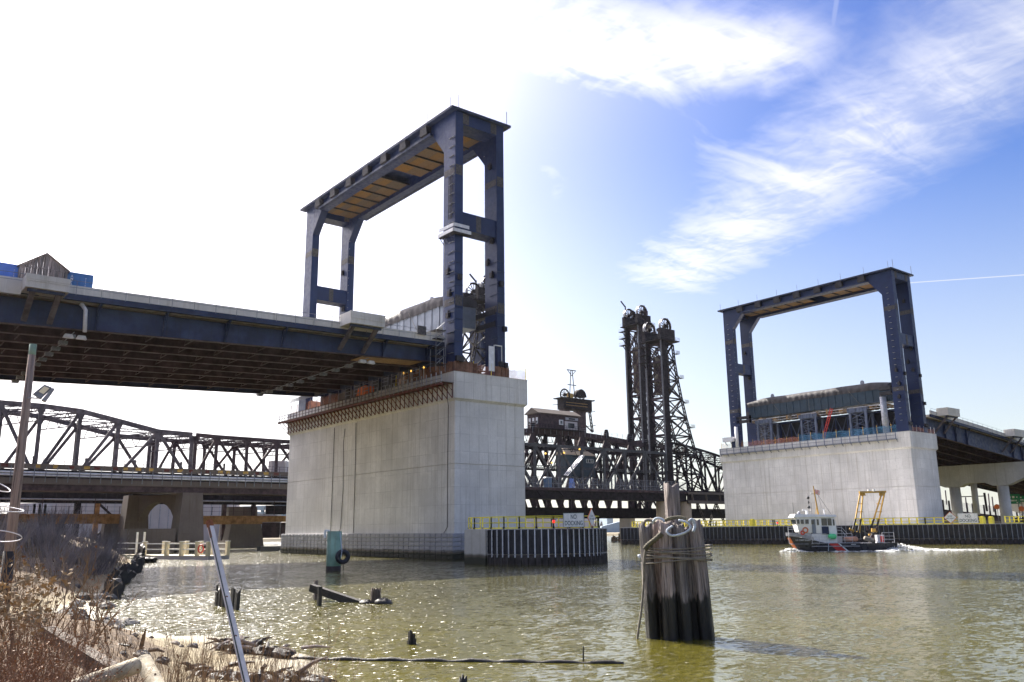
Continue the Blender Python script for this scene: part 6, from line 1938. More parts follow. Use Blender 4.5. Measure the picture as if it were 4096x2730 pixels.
def flag(m):
    vs = [bp(5.75 + 0.16 * i, 0.08 * math.sin(i * 1.4), 10.9 - 0.05 * i - (0.8 if j else 0)) for i in range(6) for j in (0, 1)]
    m.add(vs, [(2 * i, 2 * i + 2, 2 * i + 3, 2 * i + 1) for i in range(5)])
fl = part('flag', 'white_paint', mast, flag)
def stripes(m):
    for k in range(4):
        vs = [bp(5.75 + 0.16 * i, 0.08 * math.sin(i * 1.4) + 0.01, 10.88 - 0.05 * i - 0.2 * k - (0.1 if j else 0)) for i in range(6) for j in (0, 1)]
        m.add(vs, [(2 * i, 2 * i + 2, 2 * i + 3, 2 * i + 1) for i in range(5)])
part('flag_stripe', 'red_paint', mast, stripes)
# deck rails
def rails(m, a0, a1, b, zs, zt):
    for z in zs:
        m.tube([bp(a0, b, z), bp(a1, b, z)], 0.035, 5)
    n = int((a1 - a0) / 1.1)
    for i in range(n + 1):
        a = a0 + (a1 - a0) * i / n
        m.tube([bp(a, b, 1.42), bp(a, b, zt)], 0.035, 5)
part('rail', 'pale_metal', boat, lambda m: rails(m, 3.9, 6.4, 2.45, (2.0, 2.55, 3.1), 3.1))
part('rail', 'pale_metal', boat, lambda m: rails(m, 8.2, 10.8, 2.45, (2.0, 2.55, 3.1), 3.1))
part('rail', 'pale_metal', boat, lambda m: rails(m, 16.0, 18.0, 2.2, (2.0, 2.6, 3.2), 3.2))
part('rail', 'pale_metal', boat, lambda m: rails(m, 0.3, 1.8, 0.9, (3.9, 4.3), 4.4))
part('stair_rail', 'pale_metal', boat, lambda m: m.tube([bp(8.6, 1.4, 4.2), bp(9.5, 1.4, 4.1), bp(10.4, 1.4, 3.0)], 0.04, 5).tube([bp(8.6, 1.4, 3.7), bp(9.4, 1.4, 3.6), bp(10.3, 1.4, 2.5)], 0.04, 5))
# stern A-frame and gear
fr = thing_af = part('a_frame', 'ochre', boat, lambda m: m.beam(bp(12.9, 1.9, 10.2), bp(18.1, 0.1, 10.3), 0.34, 0.34))
for (a0, b0, a1, b1) in ((11.1, 2.1, 13.1, 1.8), (12.2, 2.1, 13.6, 1.7), (15.3, -2.0, 17.3, 0.4), (16.4, -2.0, 17.8, 0.3)):
    part('frame_leg', 'ochre', boat, lambda m: m.beam(bp(a0, b0, 3.2), bp(a1, b1, 10.1), 0.2))
    part('ram', 'steel_dark', boat, lambda m: m.beam(bp(a0 - 0.35, b0, 2.6), bp(a0 + (a1 - a0) * 0.36, b0 + (b1 - b0) * 0.36, 5.6), 0.26))
for a, b in ((12.6, 1.9), (16.7, -0.6)):
    for z in (5.4, 6.8, 8.2):
        part('frame_tie', 'ochre', boat, lambda m: m.beam(bp(a - 0.55 + 0.12 * (z - 5), b, z), bp(a + 0.55 + 0.06 * (z - 5), b, z), 0.12))
for a in (13.6, 17.2):
    part('sheave_block', 'ochre', boat, lambda m: m.box(*(lambda p: (p.x - 0.3, p.x + 0.3, p.y - 0.3, p.y + 0.3, p.z - 0.5, p.z))(bp(a, 1.7 - (a - 13.6) * 0.36, 10.1))))
for a in (14.8, 15.7):
    part('deck_light', 'white_paint', boat, lambda m: m.tube([bp(a, 1.2, 10.35), bp(a, 1.2, 10.75)], 0.2, 8))
rg = random.Random(11)
for a, b in ((11.3, 1.6), (15.4, -1.2)):
    for k in range(9):
        da, db, z = rg.uniform(-0.6, 1.0), rg.uniform(-0.5, 0.5), rg.uniform(1.6, 3.6)
        q = rg.uniform(0, 3.1)
        part('winch_part', rg.choice(['truss_rust', 'truss_brown', 'ochre', 'steel_dark']), boat, lambda m: m.tube([bp(a + da, b + db, z), bp(a + da + 0.7 * math.cos(q), b + db, z + 0.6 * math.sin(q))], rg.uniform(0.14, 0.34), 8))
part('winch_drum', 'rope_tan', boat, lambda m: m.tube([bp(13.2, 1.5, 2.3), bp(15.0, 0.8, 1.75)], [0.34, 0.42], 12), True)
part('air_hose', 'rope_tan', boat, lambda m: m.tube([bp(13.1, 1.2, 3.5), bp(14.0, 1.0, 3.0), bp(15.2, 0.6, 3.2)], 0.06, 6))
part('deck_house', 'pale_metal', boat, lambda m: bbox(m, 15.4, 16.6, 0.2, 1.4, 1.4, 2.8))
part('pump', 'red_paint', boat, lambda m: bbox(m, 15.9, 16.4, 1.42, 1.7, 1.6, 2.6))
def capsule(m, a0, a1, b, z, r):
    m.tube([bp(a0, b, z), bp(a0 + r * 0.3, b, z), bp(a0 + r * 0.8, b, z), bp(a1 - r * 0.8, b, z), bp(a1 - r * 0.3, b, z), bp(a1, b, z)], [0.05, r * 0.75, r, r, r * 0.75, 0.05], 14)
part('green_buoy', 'green_bright', boat, lambda m: capsule(m, 6.75, 8.25, 2.15, 2.62, 0.46), True)
part('orange_float', 'orange_pale', boat, lambda m: capsule(m, 9.5, 12.0, 1.7, 2.15, 0.42), True)
part('deck_locker', 'warehouse', boat, lambda m: bbox(m, 8.4, 9.3, 0.4, 1.6, 1.4, 2.6))
part('mooring_line', 'rope_white', boat, lambda m: m.tube([bp(7.0, 2.5, 2.4), bp(6.6, 2.65, 1.3), bp(6.45, 2.7, 0.1)], 0.05, 5))

# white water thrown up by the hull
def foam(name, label, path, n, rng_):
    """Heaped foam along a path of (a, b, half width, height)."""
    r_ = random.Random(rng_)
    vs, fs = [], []
    cols = 13
    for i in range(n + 1):
        t_ = i / n * (len(path) - 1)
        k = min(int(t_), len(path) - 2)
        f = t_ - k
        a, b, w_, h_ = [path[k][q] + (path[k + 1][q] - path[k][q]) * f for q in range(4)]
        for j in range(cols):
            v = j / (cols - 1) * 2 - 1
            z = h_ * (1 - v * v) * (0.55 + 0.6 * r_.random()) + 0.02
            vs.append(bp(a + r_.uniform(-0.1, 0.1), b + v * w_ + r_.uniform(-0.12, 0.12), max(0.015, z)))
    for i in range(n):
        for j in range(cols - 1):
            fs.append((i * cols + j, (i + 1) * cols + j, (i + 1) * cols + j + 1, i * cols + j + 1))
    o = MB().add(vs, fs).build(name, 'foam', None, True)
    return tag(o, label, 'foam', None, 'stuff')


foam('bow_wave', 'white foam heaped under the bow of the workboat', [(-1.4, 0.2, 0.3, 0.1), (-0.4, 0.5, 0.9, 0.55), (0.9, 0.9, 0.9, 0.7), (1.9, 1.6, 0.6, 0.35), (3.2, 2.2, 0.5, 0.1)], 46, 1)
foam('side_wash', 'thin white wash along the side of the workboat', [(2.6, 2.5, 0.4, 0.06), (5.0, 2.9, 0.4, 0.08), (8.0, 3.3, 0.7, 0.22), (10.5, 3.5, 0.8, 0.15), (14.0, 3.6, 1.2, 0.22), (18.0, 3.2, 1.6, 0.4)], 80, 2)
foam('stern_wash', 'broad white churned wake trailing right of the workboat', [(16.5, 0.8, 2.2, 0.9), (18.6, 0.4, 2.6, 1.45), (20.5, 0.3, 2.6, 1.0), (24, 0.2, 2.4, 0.40), (28, 0.0, 1.8, 0.2), (32, -0.3, 1.2, 0.10), (37, -0.6, 0.5, 0.04)], 170, 3)
foam('stern_wash', 'fainter second streak of wake behind the workboat', [(19, -4.2, 0.8, 0.3), (24, -5.0, 0.8, 0.16), (30, -5.8, 0.7, 0.10), (38, -6.4, 0.4, 0.05)], 90, 4)

# ================================================================== TIMBER DOLPHIN
DC = Vector((28.55, 24.85, 0))
DB = math.atan2(DC.y, DC.x)
DR = Vector((math.sin(DB), -math.cos(DB), 0))
DF = Vector((math.cos(DB), math.sin(DB), 0))
dol = thing('timber_dolphin', tuple(DC), 'cluster of weathered timber piles lashed with rope rising from the water', 'dolphin')
rp = random.Random(21)


def pile_mesh(r0, r1, h, seed):
    """Weathered pile in local space: z up, splintered top."""
    r_ = random.Random(seed)
    n, k = 18, 15
    ph = [r_.uniform(0, 6.3) for _ in range(4)]
    vs, fs = [], []
    for i in range(k + 1):
        z = -1.6 + (h + 1.6) * i / k
        rad = r0 + (r1 - r0) * i / k
        for j in range(n):
            q = 2 * math.pi * j / n
            g = 1 + 0.07 * math.sin(2 * q + ph[0] + 0.3 * z) + 0.05 * math.sin(5 * q + ph[1]) + 0.04 * math.sin(9 * q + ph[2] + z) + 0.03 * math.sin(2.3 * z + ph[3]) - (0.20 if (j + seed) % 6 == 0 else 0.0)
            zz = z + (r_.uniform(-0.16, 0.14) if i == k else 0)
            vs.append((rad * g * math.cos(q), rad * g * math.sin(q), zz))
    for i in range(k):
        for j in range(n):
            fs.append((i * n + j, i * n + (j + 1) % n, (i + 1) * n + (j + 1) % n, (i + 1) * n + j))
    vs.append((0, 0, h - 0.06))
    fs += [(k * n + j, k * n + (j + 1) % n, len(vs) - 1) for j in range(n)]
    m = MB()
    m.add(vs, fs)
    return m


#        lateral base, lateral top, depth, radius, height
piles = [(-1.12, -1.25, -0.35, 0.285, 4.60), (-0.40, -0.42, -0.74, 0.305, 4.72), (0.22, 0.13, -0.66, 0.29, 4.58), (0.62, 0.42, -0.22, 0.26, 4.40), (1.06, 0.80, -0.44, 0.30, 4.74),
         (-0.74, -0.82, 0.10, 0.25, 4.80), (-0.02, -0.08, 0.22, 0.36, 6.28), (0.50, 0.36, 0.60, 0.27, 4.45), (-0.60, -0.60, 0.75, 0.27, 4.5), (1.12, 0.92, 0.32, 0.27, 4.52)]
for i, (l0, l1, dp, rad, hh) in enumerate(piles):
    m = pile_mesh(rad * 1.08, rad * 0.92, hh, 30 + i)
    o = m.build('pile', 'pile_wood', dol, True)
    b_ = DC + DR * l0 + DF * dp
    tlt = Vector(((DR * (l1 - l0)).x, (DR * (l1 - l0)).y, hh)).normalized()
    o.matrix_basis = Matrix.Translation(b_) @ Vector((0, 0, 1)).rotation_difference(tlt).to_matrix().to_4x4() @ Matrix.Rotation(rp.uniform(0, 6), 4, 'Z')


def dloop(m, z, ra, rb, rr_, n=40, wob=0.05, seed=0, lean=0.0):
    pts = []
    r_ = random.Random(seed)
    ph = r_.uniform(0, 6)
    for i in range(n + 1):
        q = 2 * math.pi * i / n
        pts.append(DC + DR * (ra * math.cos(q) - 0.02) + DF * (rb * math.sin(q)) + Vector((0, 0, z + wob * math.sin(2 * q + ph) + lean * math.cos(q))))
    m.tube(pts, rr_, 7, False)


for i, (z, mt) in enumerate(((3.20, 'rope_tan'), (3.30, 'rope_tan'), (3.42, 'rope_tan'), (3.55, 'rope_tan'), (3.66, 'rope_tan'), (3.12, 'rope_tan'))):
    o = MB()
    dloop(o, z, 1.47 + 0.015 * (i % 2), 1.17, 0.026, 44, 0.05, i, 0.04 * (i - 2) * 0.5)
    tag(o.build('lashing_rope', mt, None, True), ('lowest but one grey rope turn round the dolphin', 'grey brown rope turn round the dolphin, third from below', 'grey rope turn in the middle of the dolphin lashing', 'grey brown rope turn, second from the top on the dolphin', 'topmost rope turn of the dolphin lashing', 'lowest grey rope turn round the dolphin')[i], 'rope', 'rope turns lashing the dolphin')


def drope(pts, r_, mat, label):
    P = [DC + DR * a + DF * b + Vector((0, 0, z)) for a, b, z in pts]
    # smooth the path and give the rope a lay
    Q = []
    for i in range(len(P) - 1):
        p0, p1, p2, p3 = P[max(0, i - 1)], P[i], P[i + 1], P[min(len(P) - 1, i + 2)]
        for s in range(6):
            t_ = s / 6
            Q.append(0.5 * ((2 * p1) + (p2 - p0) * t_ + (2 * p0 - 5 * p1 + 4 * p2 - p3) * t_ ** 2 + (3 * p1 - p0 - 3 * p2 + p3) * t_ ** 3))
    Q.append(P[-1])
    rs = [r_ * (1 + 0.14 * (1 if k % 2 else -1)) for k in range(len(Q))]
    tag(MB().tube(Q, rs, 7).build('rope', mat, None, True), label, 'rope', 'loose ropes on the dolphin')


drope([(-0.1, -1.2, 4.55), (-0.35, -1.22, 4.35), (-0.15, -1.26, 4.16), (0.35, -1.28, 4.26), (0.62, -1.24, 4.48), (0.45, -1.2, 4.70), (0.15, -1.1, 4.78)], 0.05, 'rope_white', 'pale blue rope loop draped over the front of the dolphin')
drope([(0.45, -1.0, 4.82), (0.2, -0.9, 4.9), (-0.2, -0.9, 4.86), (-0.4, -0.85, 4.78)], 0.075, 'rope_dark', 'dark mossy rope lying across the top of the dolphin')
drope([(-0.95, -0.5, 4.66), (-0.8, -0.7, 4.86), (-0.55, -0.75, 4.84), (-0.42, -0.8, 4.72)], 0.055, 'rope_white', 'short white rope hump on top of the dolphin')
drope([(-1.35, -0.45, 4.62), (-1.2, -0.55, 4.80), (-0.98, -0.5, 4.78), (-0.85, -0.5, 4.66)], 0.06, 'rope_tan', 'tan rope hump on the left top of the dolphin')
drope([(0.55, -1.1, 4.72), (0.70, -1.08, 4.80), (0.80, -1.0, 4.55), (0.72, -1.1, 4.30)], 0.06, 'rope_white', 'white rope end hanging on the right front of the dolphin')
drope([(-0.55, -1.08, 4.25), (-0.85, -1.05, 4.0), (-1.15, -0.9, 3.78), (-1.3, -0.85, 3.6)], 0.11, 'rope_dark', 'thick mossy rope knot slanting across the dolphin')
drope([(-1.25, -0.85, 3.7), (-1.36, -0.8, 3.1), (-1.42, -0.7, 2.2), (-1.55, -0.65, 1.2), (-1.78, -0.6, 0.0), (-1.8, -0.6, -0.3)], 0.05, 'rope_tan', 'tan rope hanging from the dolphin into the water')
tag(MB().tube([DC + DR * -1.62 + DF * -0.2 + Vector((0, 0, 3.25)), DC + DR * -1.5 + DF * -0.2 + Vector((0, 0, 3.28))], 0.12, 10).build('rope_knot', 'rope_white', None, True), 'white rope knot on the left of the dolphin', 'knot')

# ================================================================== PILES, STUMPS AND DRIFTWOOD
g = Vector((46.10, 91.40, 0.00))
gp = thing('steel_pile', (g.x, g.y, 0), 'pale green steel pile with rust streaks in front of the pier', 'pile')
part('tube', 'green_pile', gp, lambda m: m.tube([(g.x, g.y, -1.5), (g.x, g.y, 4.4)], 0.84, 24), True)
part('water_stain', 'rubber_tide', gp, lambda m: m.tube([(g.x, g.y, -1), (g.x, g.y, 0.55)], 0.852, 24), True)
part('bracket', 'white_paint', gp, lambda m: m.box(g.x - 1.1, g.x - 0.5, g.y + 0.2, g.y + 0.5, 4.42, 4.62).box(g.x - 1.1, g.x - 0.95, g.y + 0.2, g.y + 0.5, 3.7, 4.42))
part('lid', 'green_pile', gp, lambda m: m.tube([(g.x, g.y, 4.4), (g.x, g.y, 4.45)], 0.80, 24))
tc = Vector((46.37, 89.72, 1.60))
t = thing('tyre_fender', tuple(tc), 'black tractor tyre hung on the green steel pile', 'tyre')
nrm = Vector((-0.30, -0.95, 0)).normalized()
part('tyre', 'rubber', t, lambda m: m.ring(tc, nrm, 0.58, 0.27, 30, 10), True)
part('rope', 'rope_white', t, lambda m: m.tube([(g.x + 0.3, g.y - 0.75, 4.3), (tc.x - 0.2, tc.y - 0.15, tc.z + 0.7), (tc.x - 0.35, tc.y - 0.3, tc.z)], 0.04, 6))
part('rope', 'rope_dark', t, lambda m: m.tube([(tc.x, tc.y - 0.2, tc.z - 0.8), (tc.x + 0.05, tc.y - 0.2, 0.1)], 0.04, 6))


def board(m, p, w_, d_, h, lean=(0, 0), top=0.2):
    x, y, _ = p
    r_ = rp
    m.hexa([(x - w_ / 2, y - d_ / 2, -1.2), (x + w_ / 2, y - d_ / 2, -1.2), (x + w_ / 2, y + d_ / 2, -1.2), (x - w_ / 2, y + d_ / 2, -1.2)] +
           [(x - w_ / 2 + lean[0], y - d_ / 2 + lean[1], h + r_.uniform(-top, top)), (x + w_ / 2 + lean[0], y - d_ / 2 + lean[1], h + r_.uniform(-top, top)), (x + w_ / 2 + lean[0], y + d_ / 2 + lean[1], h + r_.uniform(-top, top)), (x - w_ / 2 + lean[0], y + d_ / 2 + lean[1], h + r_.uniform(-top, top))])


t = thing('timber_stump', (19.80, 53.74, 0.00), 'group of black rotted timber boards standing in the water behind the leaning post', 'stump')
for q in ((19.74, 54.77, 0.00), (19.75, 54.27, 0.00), (19.77, 53.77, 0.00)):
    part('board', 'black_wood', t, lambda m: board(m, q, 0.24, 0.34, 1.05, (0.02, 0)))
part('board', 'black_wood', t, lambda m: board(m, (19.70, 54.82, 0.00), 0.10, 0.14, 1.42))
t = thing('timber_stump', (19.63, 51.59, 0.00), 'single black rotted timber stump right of the leaning post', 'stump')
part('board', 'black_wood', t, lambda m: board(m, (19.68, 51.98, 0.00), 0.26, 0.40, 1.05, (0.05, 0)))
part('board', 'black_wood', t, lambda m: board(m, (19.59, 51.17, 0.00), 0.22, 0.36, 1.08, (0.06, 0)))

t = thing('slanting_beam', (24.43, 50.06, 0.00), 'black broken timber beam slanting out of the water on a post', 'beam')
e0, e1 = Vector((25.78, 54.18, 0.82)), Vector((27.47, 50.25, -0.15))
part('beam', 'black_wood', t, lambda m: m.beam(e0, e1, 0.42, 0.46))
pz = Vector((24.40, 50.09, 0.00))
part('post', 'black_wood', t, lambda m: m.beam((pz.x, pz.y, -1), (pz.x, pz.y, 1.15), 0.22))
part('post', 'pole_wood', t, lambda m: m.beam((e0.x + 0.55, e0.y + 0.5, -1), (e0.x + 0.55, e0.y + 0.5, e0.z + 0.45), 0.22))
part('bolt', 'galvanised', t, lambda m: m.tube([e0 + Vector((0.1, -0.25, 0.05)), e0 + Vector((0.1, -0.29, 0.05))], 0.09, 10))
q = Vector((27.99, 49.51, 0.00))
o = pile_mesh(0.40, 0.34, 0.85, 77).build('timber_stump', 'old_beam', None, True)
o.location = q
tag(o, 'short round pile stump at the end of the slanting beam', 'stump')
def lump(m, c, r_, seed, squash=0.6):
    rr_ = random.Random(seed)
    n, k = 10, 6
    vs = []
    for i in range(k + 1):
        th = math.pi * i / k
        for j in range(n):
            ph_ = 2 * math.pi * j / n
            rad = r_ * (0.78 + 0.42 * rr_.random())
            vs.append((c[0] + rad * math.sin(th) * math.cos(ph_), c[1] + rad * math.sin(th) * math.sin(ph_), c[2] + rad * squash * math.cos(th)))
    m.add(vs, [(i * n + j, i * n + (j + 1) % n, (i + 1) * n + (j + 1) % n, (i + 1) * n + j) for i in range(k) for j in range(n)])


for i, (q, r_, lab) in enumerate((((27.35, 49.64, 0.00), 0.42, 'dark lump of debris where the slanting beam enters the water'), ((28.06, 48.66, 0.00), 0.62, 'dark rounded lump in the water right of the pile stump'))):
    m = MB()
    lump(m, q, r_, 5 + i, 0.55)
    tag(m.build('debris_lump', 'black_wood', None, True), lab, 'debris', 'debris lumps by the slanting beam')
q = (19.13, 30.85, 0.00)
t = thing('timber_stump', q, 'small jagged black stump alone in the open water', 'stump')
for k in range(4):
    part('splinter', 'black_wood', t, lambda m: board(m, (q[0] + 0.09 * k - 0.13, q[1] + 0.05 * (k % 2), 0), 0.12, 0.16, 0.18 + 0.16 * ((k * 2) % 3), (0.02, 0), 0.06))
L0, L1 = Vector((13.78, 30.08, 0.03)), Vector((21.78, 21.54, 0.03))
def logm(m):
    n = 60
    pts, rs = [], []
    r_ = random.Random(9)
    for i in range(n + 1):
        f = i / n
        p = L0 + (L1 - L0) * f
        pts.append((p.x, p.y, 0.0 + 0.03 * math.sin(i * 0.8)))
        rs.append(0.075 + 0.03 * r_.random() + 0.02 * (1 - f))
    m.tube(pts, rs, 7)
tag(part('floating_log', 'black_wood', None, logm, True), 'long black waterlogged timber lying across the shallow water', 'log')
q = (20.99, 22.69, 0.00)
tag(MB().tube([q, (q[0] + 0.02, q[1], 0.52)], [0.035, 0.02], 6).build('stick', 'black_wood'), 'thin stick standing up beside the long log', 'stick')
q = (15.46, 21.98, 0.00)
o = pile_mesh(0.13, 0.12, 0.18, 90).build('timber_stump', 'black_wood', None, True)
o.location = q
tag(o, 'tiny stump breaking the water at the bottom edge', 'stump')


# ================================================================== NEAR BANK: POLE, POST, DOCK, TIMBERS
pb = Vector((5.24, 35.62, 4.04))
zt_ = (5.14, 35.63, 11.46)[2]
t = thing('utility_pole', (pb.x, pb.y, ground_z(pb.x, pb.y)), 'weathered timber utility pole with green top at the left edge', 'pole')
part('shaft', 'pole_wood', t, lambda m: m.tube([(pb.x, pb.y, 0.5), (pb.x, pb.y, 6.0), (pb.x, pb.y, zt_)], [0.19, 0.165, 0.12], 14), True)
part('moss_cap', 'green_pile', t, lambda m: m.tube([(pb.x, pb.y, zt_ - 0.55), (pb.x, pb.y, zt_ + 0.01)], [0.123, 0.124], 14), True)
part('base_wrap', 'black_wood', t, lambda m: m.tube([(pb.x, pb.y, 1.0), (pb.x, pb.y, 3.9)], 0.195, 12), True)
f0, f1 = Vector((5.24, 35.41, 9.41)), Vector((5.54, 34.56, 9.31))
fl_ = thing('floodlight', tuple(f0), 'grey floodlight on a short arm of the utility pole', 'floodlight')
part('arm', 'rail_grey', fl_, lambda m: m.tube([f0, f1], 0.03, 6))
fc = Vector((5.57, 34.55, 9.56))
view = Vector((fc.x, fc.y, 0)).normalized()
fr_ = Vector((view.y, -view.x, 0))
ax = (fr_ * 0.55 + Vector((0, 0, 0.84))).normalized()
sd = (fr_ * 0.84 - Vector((0, 0, 0.55))).normalized()
part('housing', 'rail_grey', fl_, lambda m: m.prism([fc - ax * 0.26 - sd * 0.2 - view * 0.1, fc - ax * 0.26 + sd * 0.10 - view * 0.1, fc + ax * 0.28 + sd * 0.14 - view * 0.1, fc + ax * 0.22 - sd * 0.12 - view * 0.1], view * 0.36))
part('lens', 'lamp_lens', fl_, lambda m: m.prism([fc - ax * 0.10 - sd * 0.10 - view * 0.13, fc - ax * 0.08 + sd * 0.08 - view * 0.13, fc + ax * 0.2 + sd * 0.10 - view * 0.13, fc + ax * 0.16 - sd * 0.08 - view * 0.13], view * 0.03))
part('visor', 'rail_grey', fl_, lambda m: m.prism([fc + ax * 0.26 + sd * 0.16 - view * 0.16, fc - ax * 0.28 + sd * 0.16 - view * 0.16, fc - ax * 0.24 + sd * 0.30 - view * 0.16, fc + ax * 0.30 + sd * 0.24 - view * 0.16], view * 0.42))
part('yoke', 'rail_grey', fl_, lambda m: m.beam(f1, fc - ax * 0.26, 0.05))

p0, p1 = Vector((5.63, 13.90, 1.92)), Vector((5.29, 15.31, 4.67))
t = thing('leaning_post', tuple(p0), 'leaning pale grey steel post with rusty top in the foreground', 'post')
part('post', 'post_paint', t, lambda m: m.beam(p0, p1, 0.078, 0.082))
dd = (p1 - p0).normalized()
part('seam', 'lettering_dark', t, lambda m: m.beam(p0 + Vector((-0.036, -0.030, 0)), p1 + Vector((-0.036, -0.030, 0)) - dd * 0.1, 0.014, 0.02))
part('rust_cap', 'rust', t, lambda m: m.beam(p1 - dd * 0.09, p1 + dd * 0.03, 0.084, 0.088).beam(p1 - dd * 0.30 + Vector((-0.018, -0.018, 0)), p1 - dd * 0.05 + Vector((-0.018, -0.018, 0)), 0.05, 0.055))
for f in (0.33, 0.55):
    q = p0 + (p1 - p0) * f
    part('bolt_hole', 'rust', t, lambda m: m.tube([q + Vector((-0.015, -0.042, 0)), q + Vector((-0.015, -0.052, 0))], 0.02, 8))

# coil of loose fence wire at the left edge
t = thing('wire_coil', (1.73, 12.88, 4.49), 'bright loops of fence wire at the left edge of the bank', 'wire')
for cpt, rr_, tilt in ((Vector((1.69, 12.89, 4.83)), 0.315, (0.10, -0.14, 1)), (Vector((1.71, 12.89, 4.48)), 0.31, (0.14, 0.22, 1)), (Vector((1.58, 12.90, 5.14)), 0.26, (0.35, -0.30, 1))):
    part('loop', 'pale_metal', t, lambda m: m.ring(cpt, tilt, rr_, 0.0065, 44, 6), True)

# floating dock with cream bollards
d0, d1 = Vector((44.13, 161.23, 0.45)), Vector((50.28, 145.07, 0.45))
dv = (d1 - d0).normalized()
dn = Vector((-dv.y, dv.x, 0))
if dn.y < 0:
    dn = -dn
L = (d1 - d0).length
t = thing('floating_dock', tuple((d0 + d1) / 2), 'cream floating dock with post and rail fence below the old bridge', 'dock')
M4 = Matrix(((dv.x, dn.x, 0, d0.x), (dv.y, dn.y, 0, d0.y), (0, 0, 1, 0), (0, 0, 0, 1)))
def dk(m, x0, x1, y0, y1, z0, z1):
    m.hexa([M4 @ Vector(q) for q in ((x0, y0, z0), (x1, y0, z0), (x1, y1, z0), (x0, y1, z0), (x0, y0, z1), (x1, y0, z1), (x1, y1, z1), (x0, y1, z1))])
part('float', 'warehouse', t, lambda m: dk(m, 0, L, 0, 4.5, -0.3, 0.55))
part('planking', 'cream', t, lambda m: dk(m, -0.05, L + 0.05, -0.05, 4.55, 0.56, 0.64))
for i, (f, y) in enumerate(((0.03, 0.15), (0.38, 0.15), (0.60, 0.15), (0.83, 0.15), (0.985, 0.15), (0.60, 4.2), (0.78, 4.2), (0.03, 4.2), (0.38, 4.2), (0.985, 4.2))):
    pp = part('bollard', 'cream', t, lambda m: dk(m, L * f - 0.28, L * f + 0.28, y - 0.28, y + 0.28, 0.64, 2.9))
    part('cap', 'white_paint', pp, lambda m: dk(m, L * f - 0.34, L * f + 0.34, y - 0.34, y + 0.34, 2.9, 3.0))
for y in (0.15, 4.2):
    for z in (1.55, 2.5):
        part('rail', 'white_paint', t, lambda m: dk(m, 0.2, L - 0.2, y - 0.08, y + 0.08, z, z + 0.16))
q = M4 @ Vector((L * 0.90, -0.15, 1.75))
tag(MB().ring(q, -dn, 0.62, 0.12, 22, 7).build('life_ring', 'red_paint', None, True), 'red life ring hung on the floating dock fence', 'life ring')
t = thing('gangway', tuple(d0 - dv * 4), 'white railed gangway leading off the left end of the floating dock', 'gangway')
for z in (1.6, 2.6):
    part('rail', 'white_paint', t, lambda m: dk(m, -8.5, 0.2, 1.0, 1.15, z, z + 0.15))
for x in (-1.0, -3.0):
    part('post', 'white_paint', t, lambda m: dk(m, x - 0.12, x + 0.12, 0.9, 1.2, 0.3, 4.6))
part('ramp', 'pipe_cream', t, lambda m: dk(m, -8.5, 0, 0.9, 3.2, 0.5, 0.66))

# rotten bulkhead boards along the shore
t = thing('rotten_bulkhead', (32, 118, 0), 'black rotten timber bulkhead along the bank left of the dock', 'bulkhead')
rb = random.Random(17)
for i in range(78):
    f = i / 77
    y = 66 + 75 * f
    # waterline x at this y
    x = next(ax_ + (bx_ - ax_) * (y - ay_) / (by_ - ay_) for (ax_, ay_), (bx_, by_) in zip(SHORE, SHORE[1:]) if ay_ <= y <= by_)
    h_ = rb.uniform(0.7, 1.5) + (1.5 * rb.random() if f > 0.86 else 0.0)
    part('board', 'black_wood', t, lambda m: board(m, (x + 0.2 + rb.uniform(-0.35, 0.35), y, 0), rb.uniform(0.3, 0.6), rb.uniform(0.5, 0.85), h_, (rb.uniform(-0.25, 0.25), rb.uniform(-0.2, 0.2)), 0.3))
m = MB()
for i in range(6):
    lump(m, (39.6 + rb.uniform(-0.6, 1.2), 140.5 + rb.uniform(-1.5, 1.0), 0.4), 0.55, 60 + i, 0.7)
tag(m.build('root_mass', 'black_wood', None, True), 'dark tangled root mass at the far end of the bulkhead', 'root mass')

# rocks on the bank
rk = random.Random(29)
ROCKS = {}
ORDINAL = ['first', 'second', 'third', 'fourth', 'fifth', 'sixth', 'seventh', 'eighth', 'ninth', 'tenth', 'eleventh', 'twelfth', 'thirteenth', 'fourteenth', 'fifteenth', 'sixteenth', 'seventeenth', 'eighteenth', 'nineteenth', 'twentieth'] + ['twenty-' + q for q in ('first', 'second', 'third', 'fourth', 'fifth', 'sixth', 'seventh', 'eighth', 'ninth')] + ['thirtieth', 'thirty-first']
spots = [(rk.uniform(10.2, 12.6), rk.uniform(44, 54)) for _ in range(16)] + [(12 + (y - 50) * 0.25 + rk.uniform(-2.2, 0.3), y) for y in [rk.uniform(50, 74) for _ in range(22)]] + [(rk.uniform(7, 13.2), rk.uniform(24, 36)) for _ in range(20)]
for i, (x, y) in enumerate(spots):
    m = MB()
    r_ = rk.uniform(0.16, 0.62) if y > 40 else rk.uniform(0.08, 0.26)
    lump(m, (x, y, ground_z(x, y) + r_ * 0.15), r_, 100 + i, rk.uniform(0.5, 0.8))
    where = 'by the sandy cove' if y < 40 else ('on the stony point left of the cove' if y < 54 else 'below the bulkhead')
    shade, mt = (('pale', 'stone_pale') if rk.random() < 0.35 else ('dark', 'stone'))
    size_ = 'large' if r_ > 0.42 else ('small' if r_ < 0.2 else 'angular')
    o = tag(m.build('rock', mt, None, False), '%s %s rock %s' % (size_, shade, where), 'rock', 'rocks ' + where)
    ROCKS.setdefault(o['label'], []).append((math.atan2(y, x), o))
for label, objs in ROCKS.items():
    objs.sort(key=lambda q: -q[0])
    for i, (_, o) in enumerate(objs):
        if len(objs) > 1:
            o['label'] = label + ', ' + ORDINAL[i] + ' from the left'

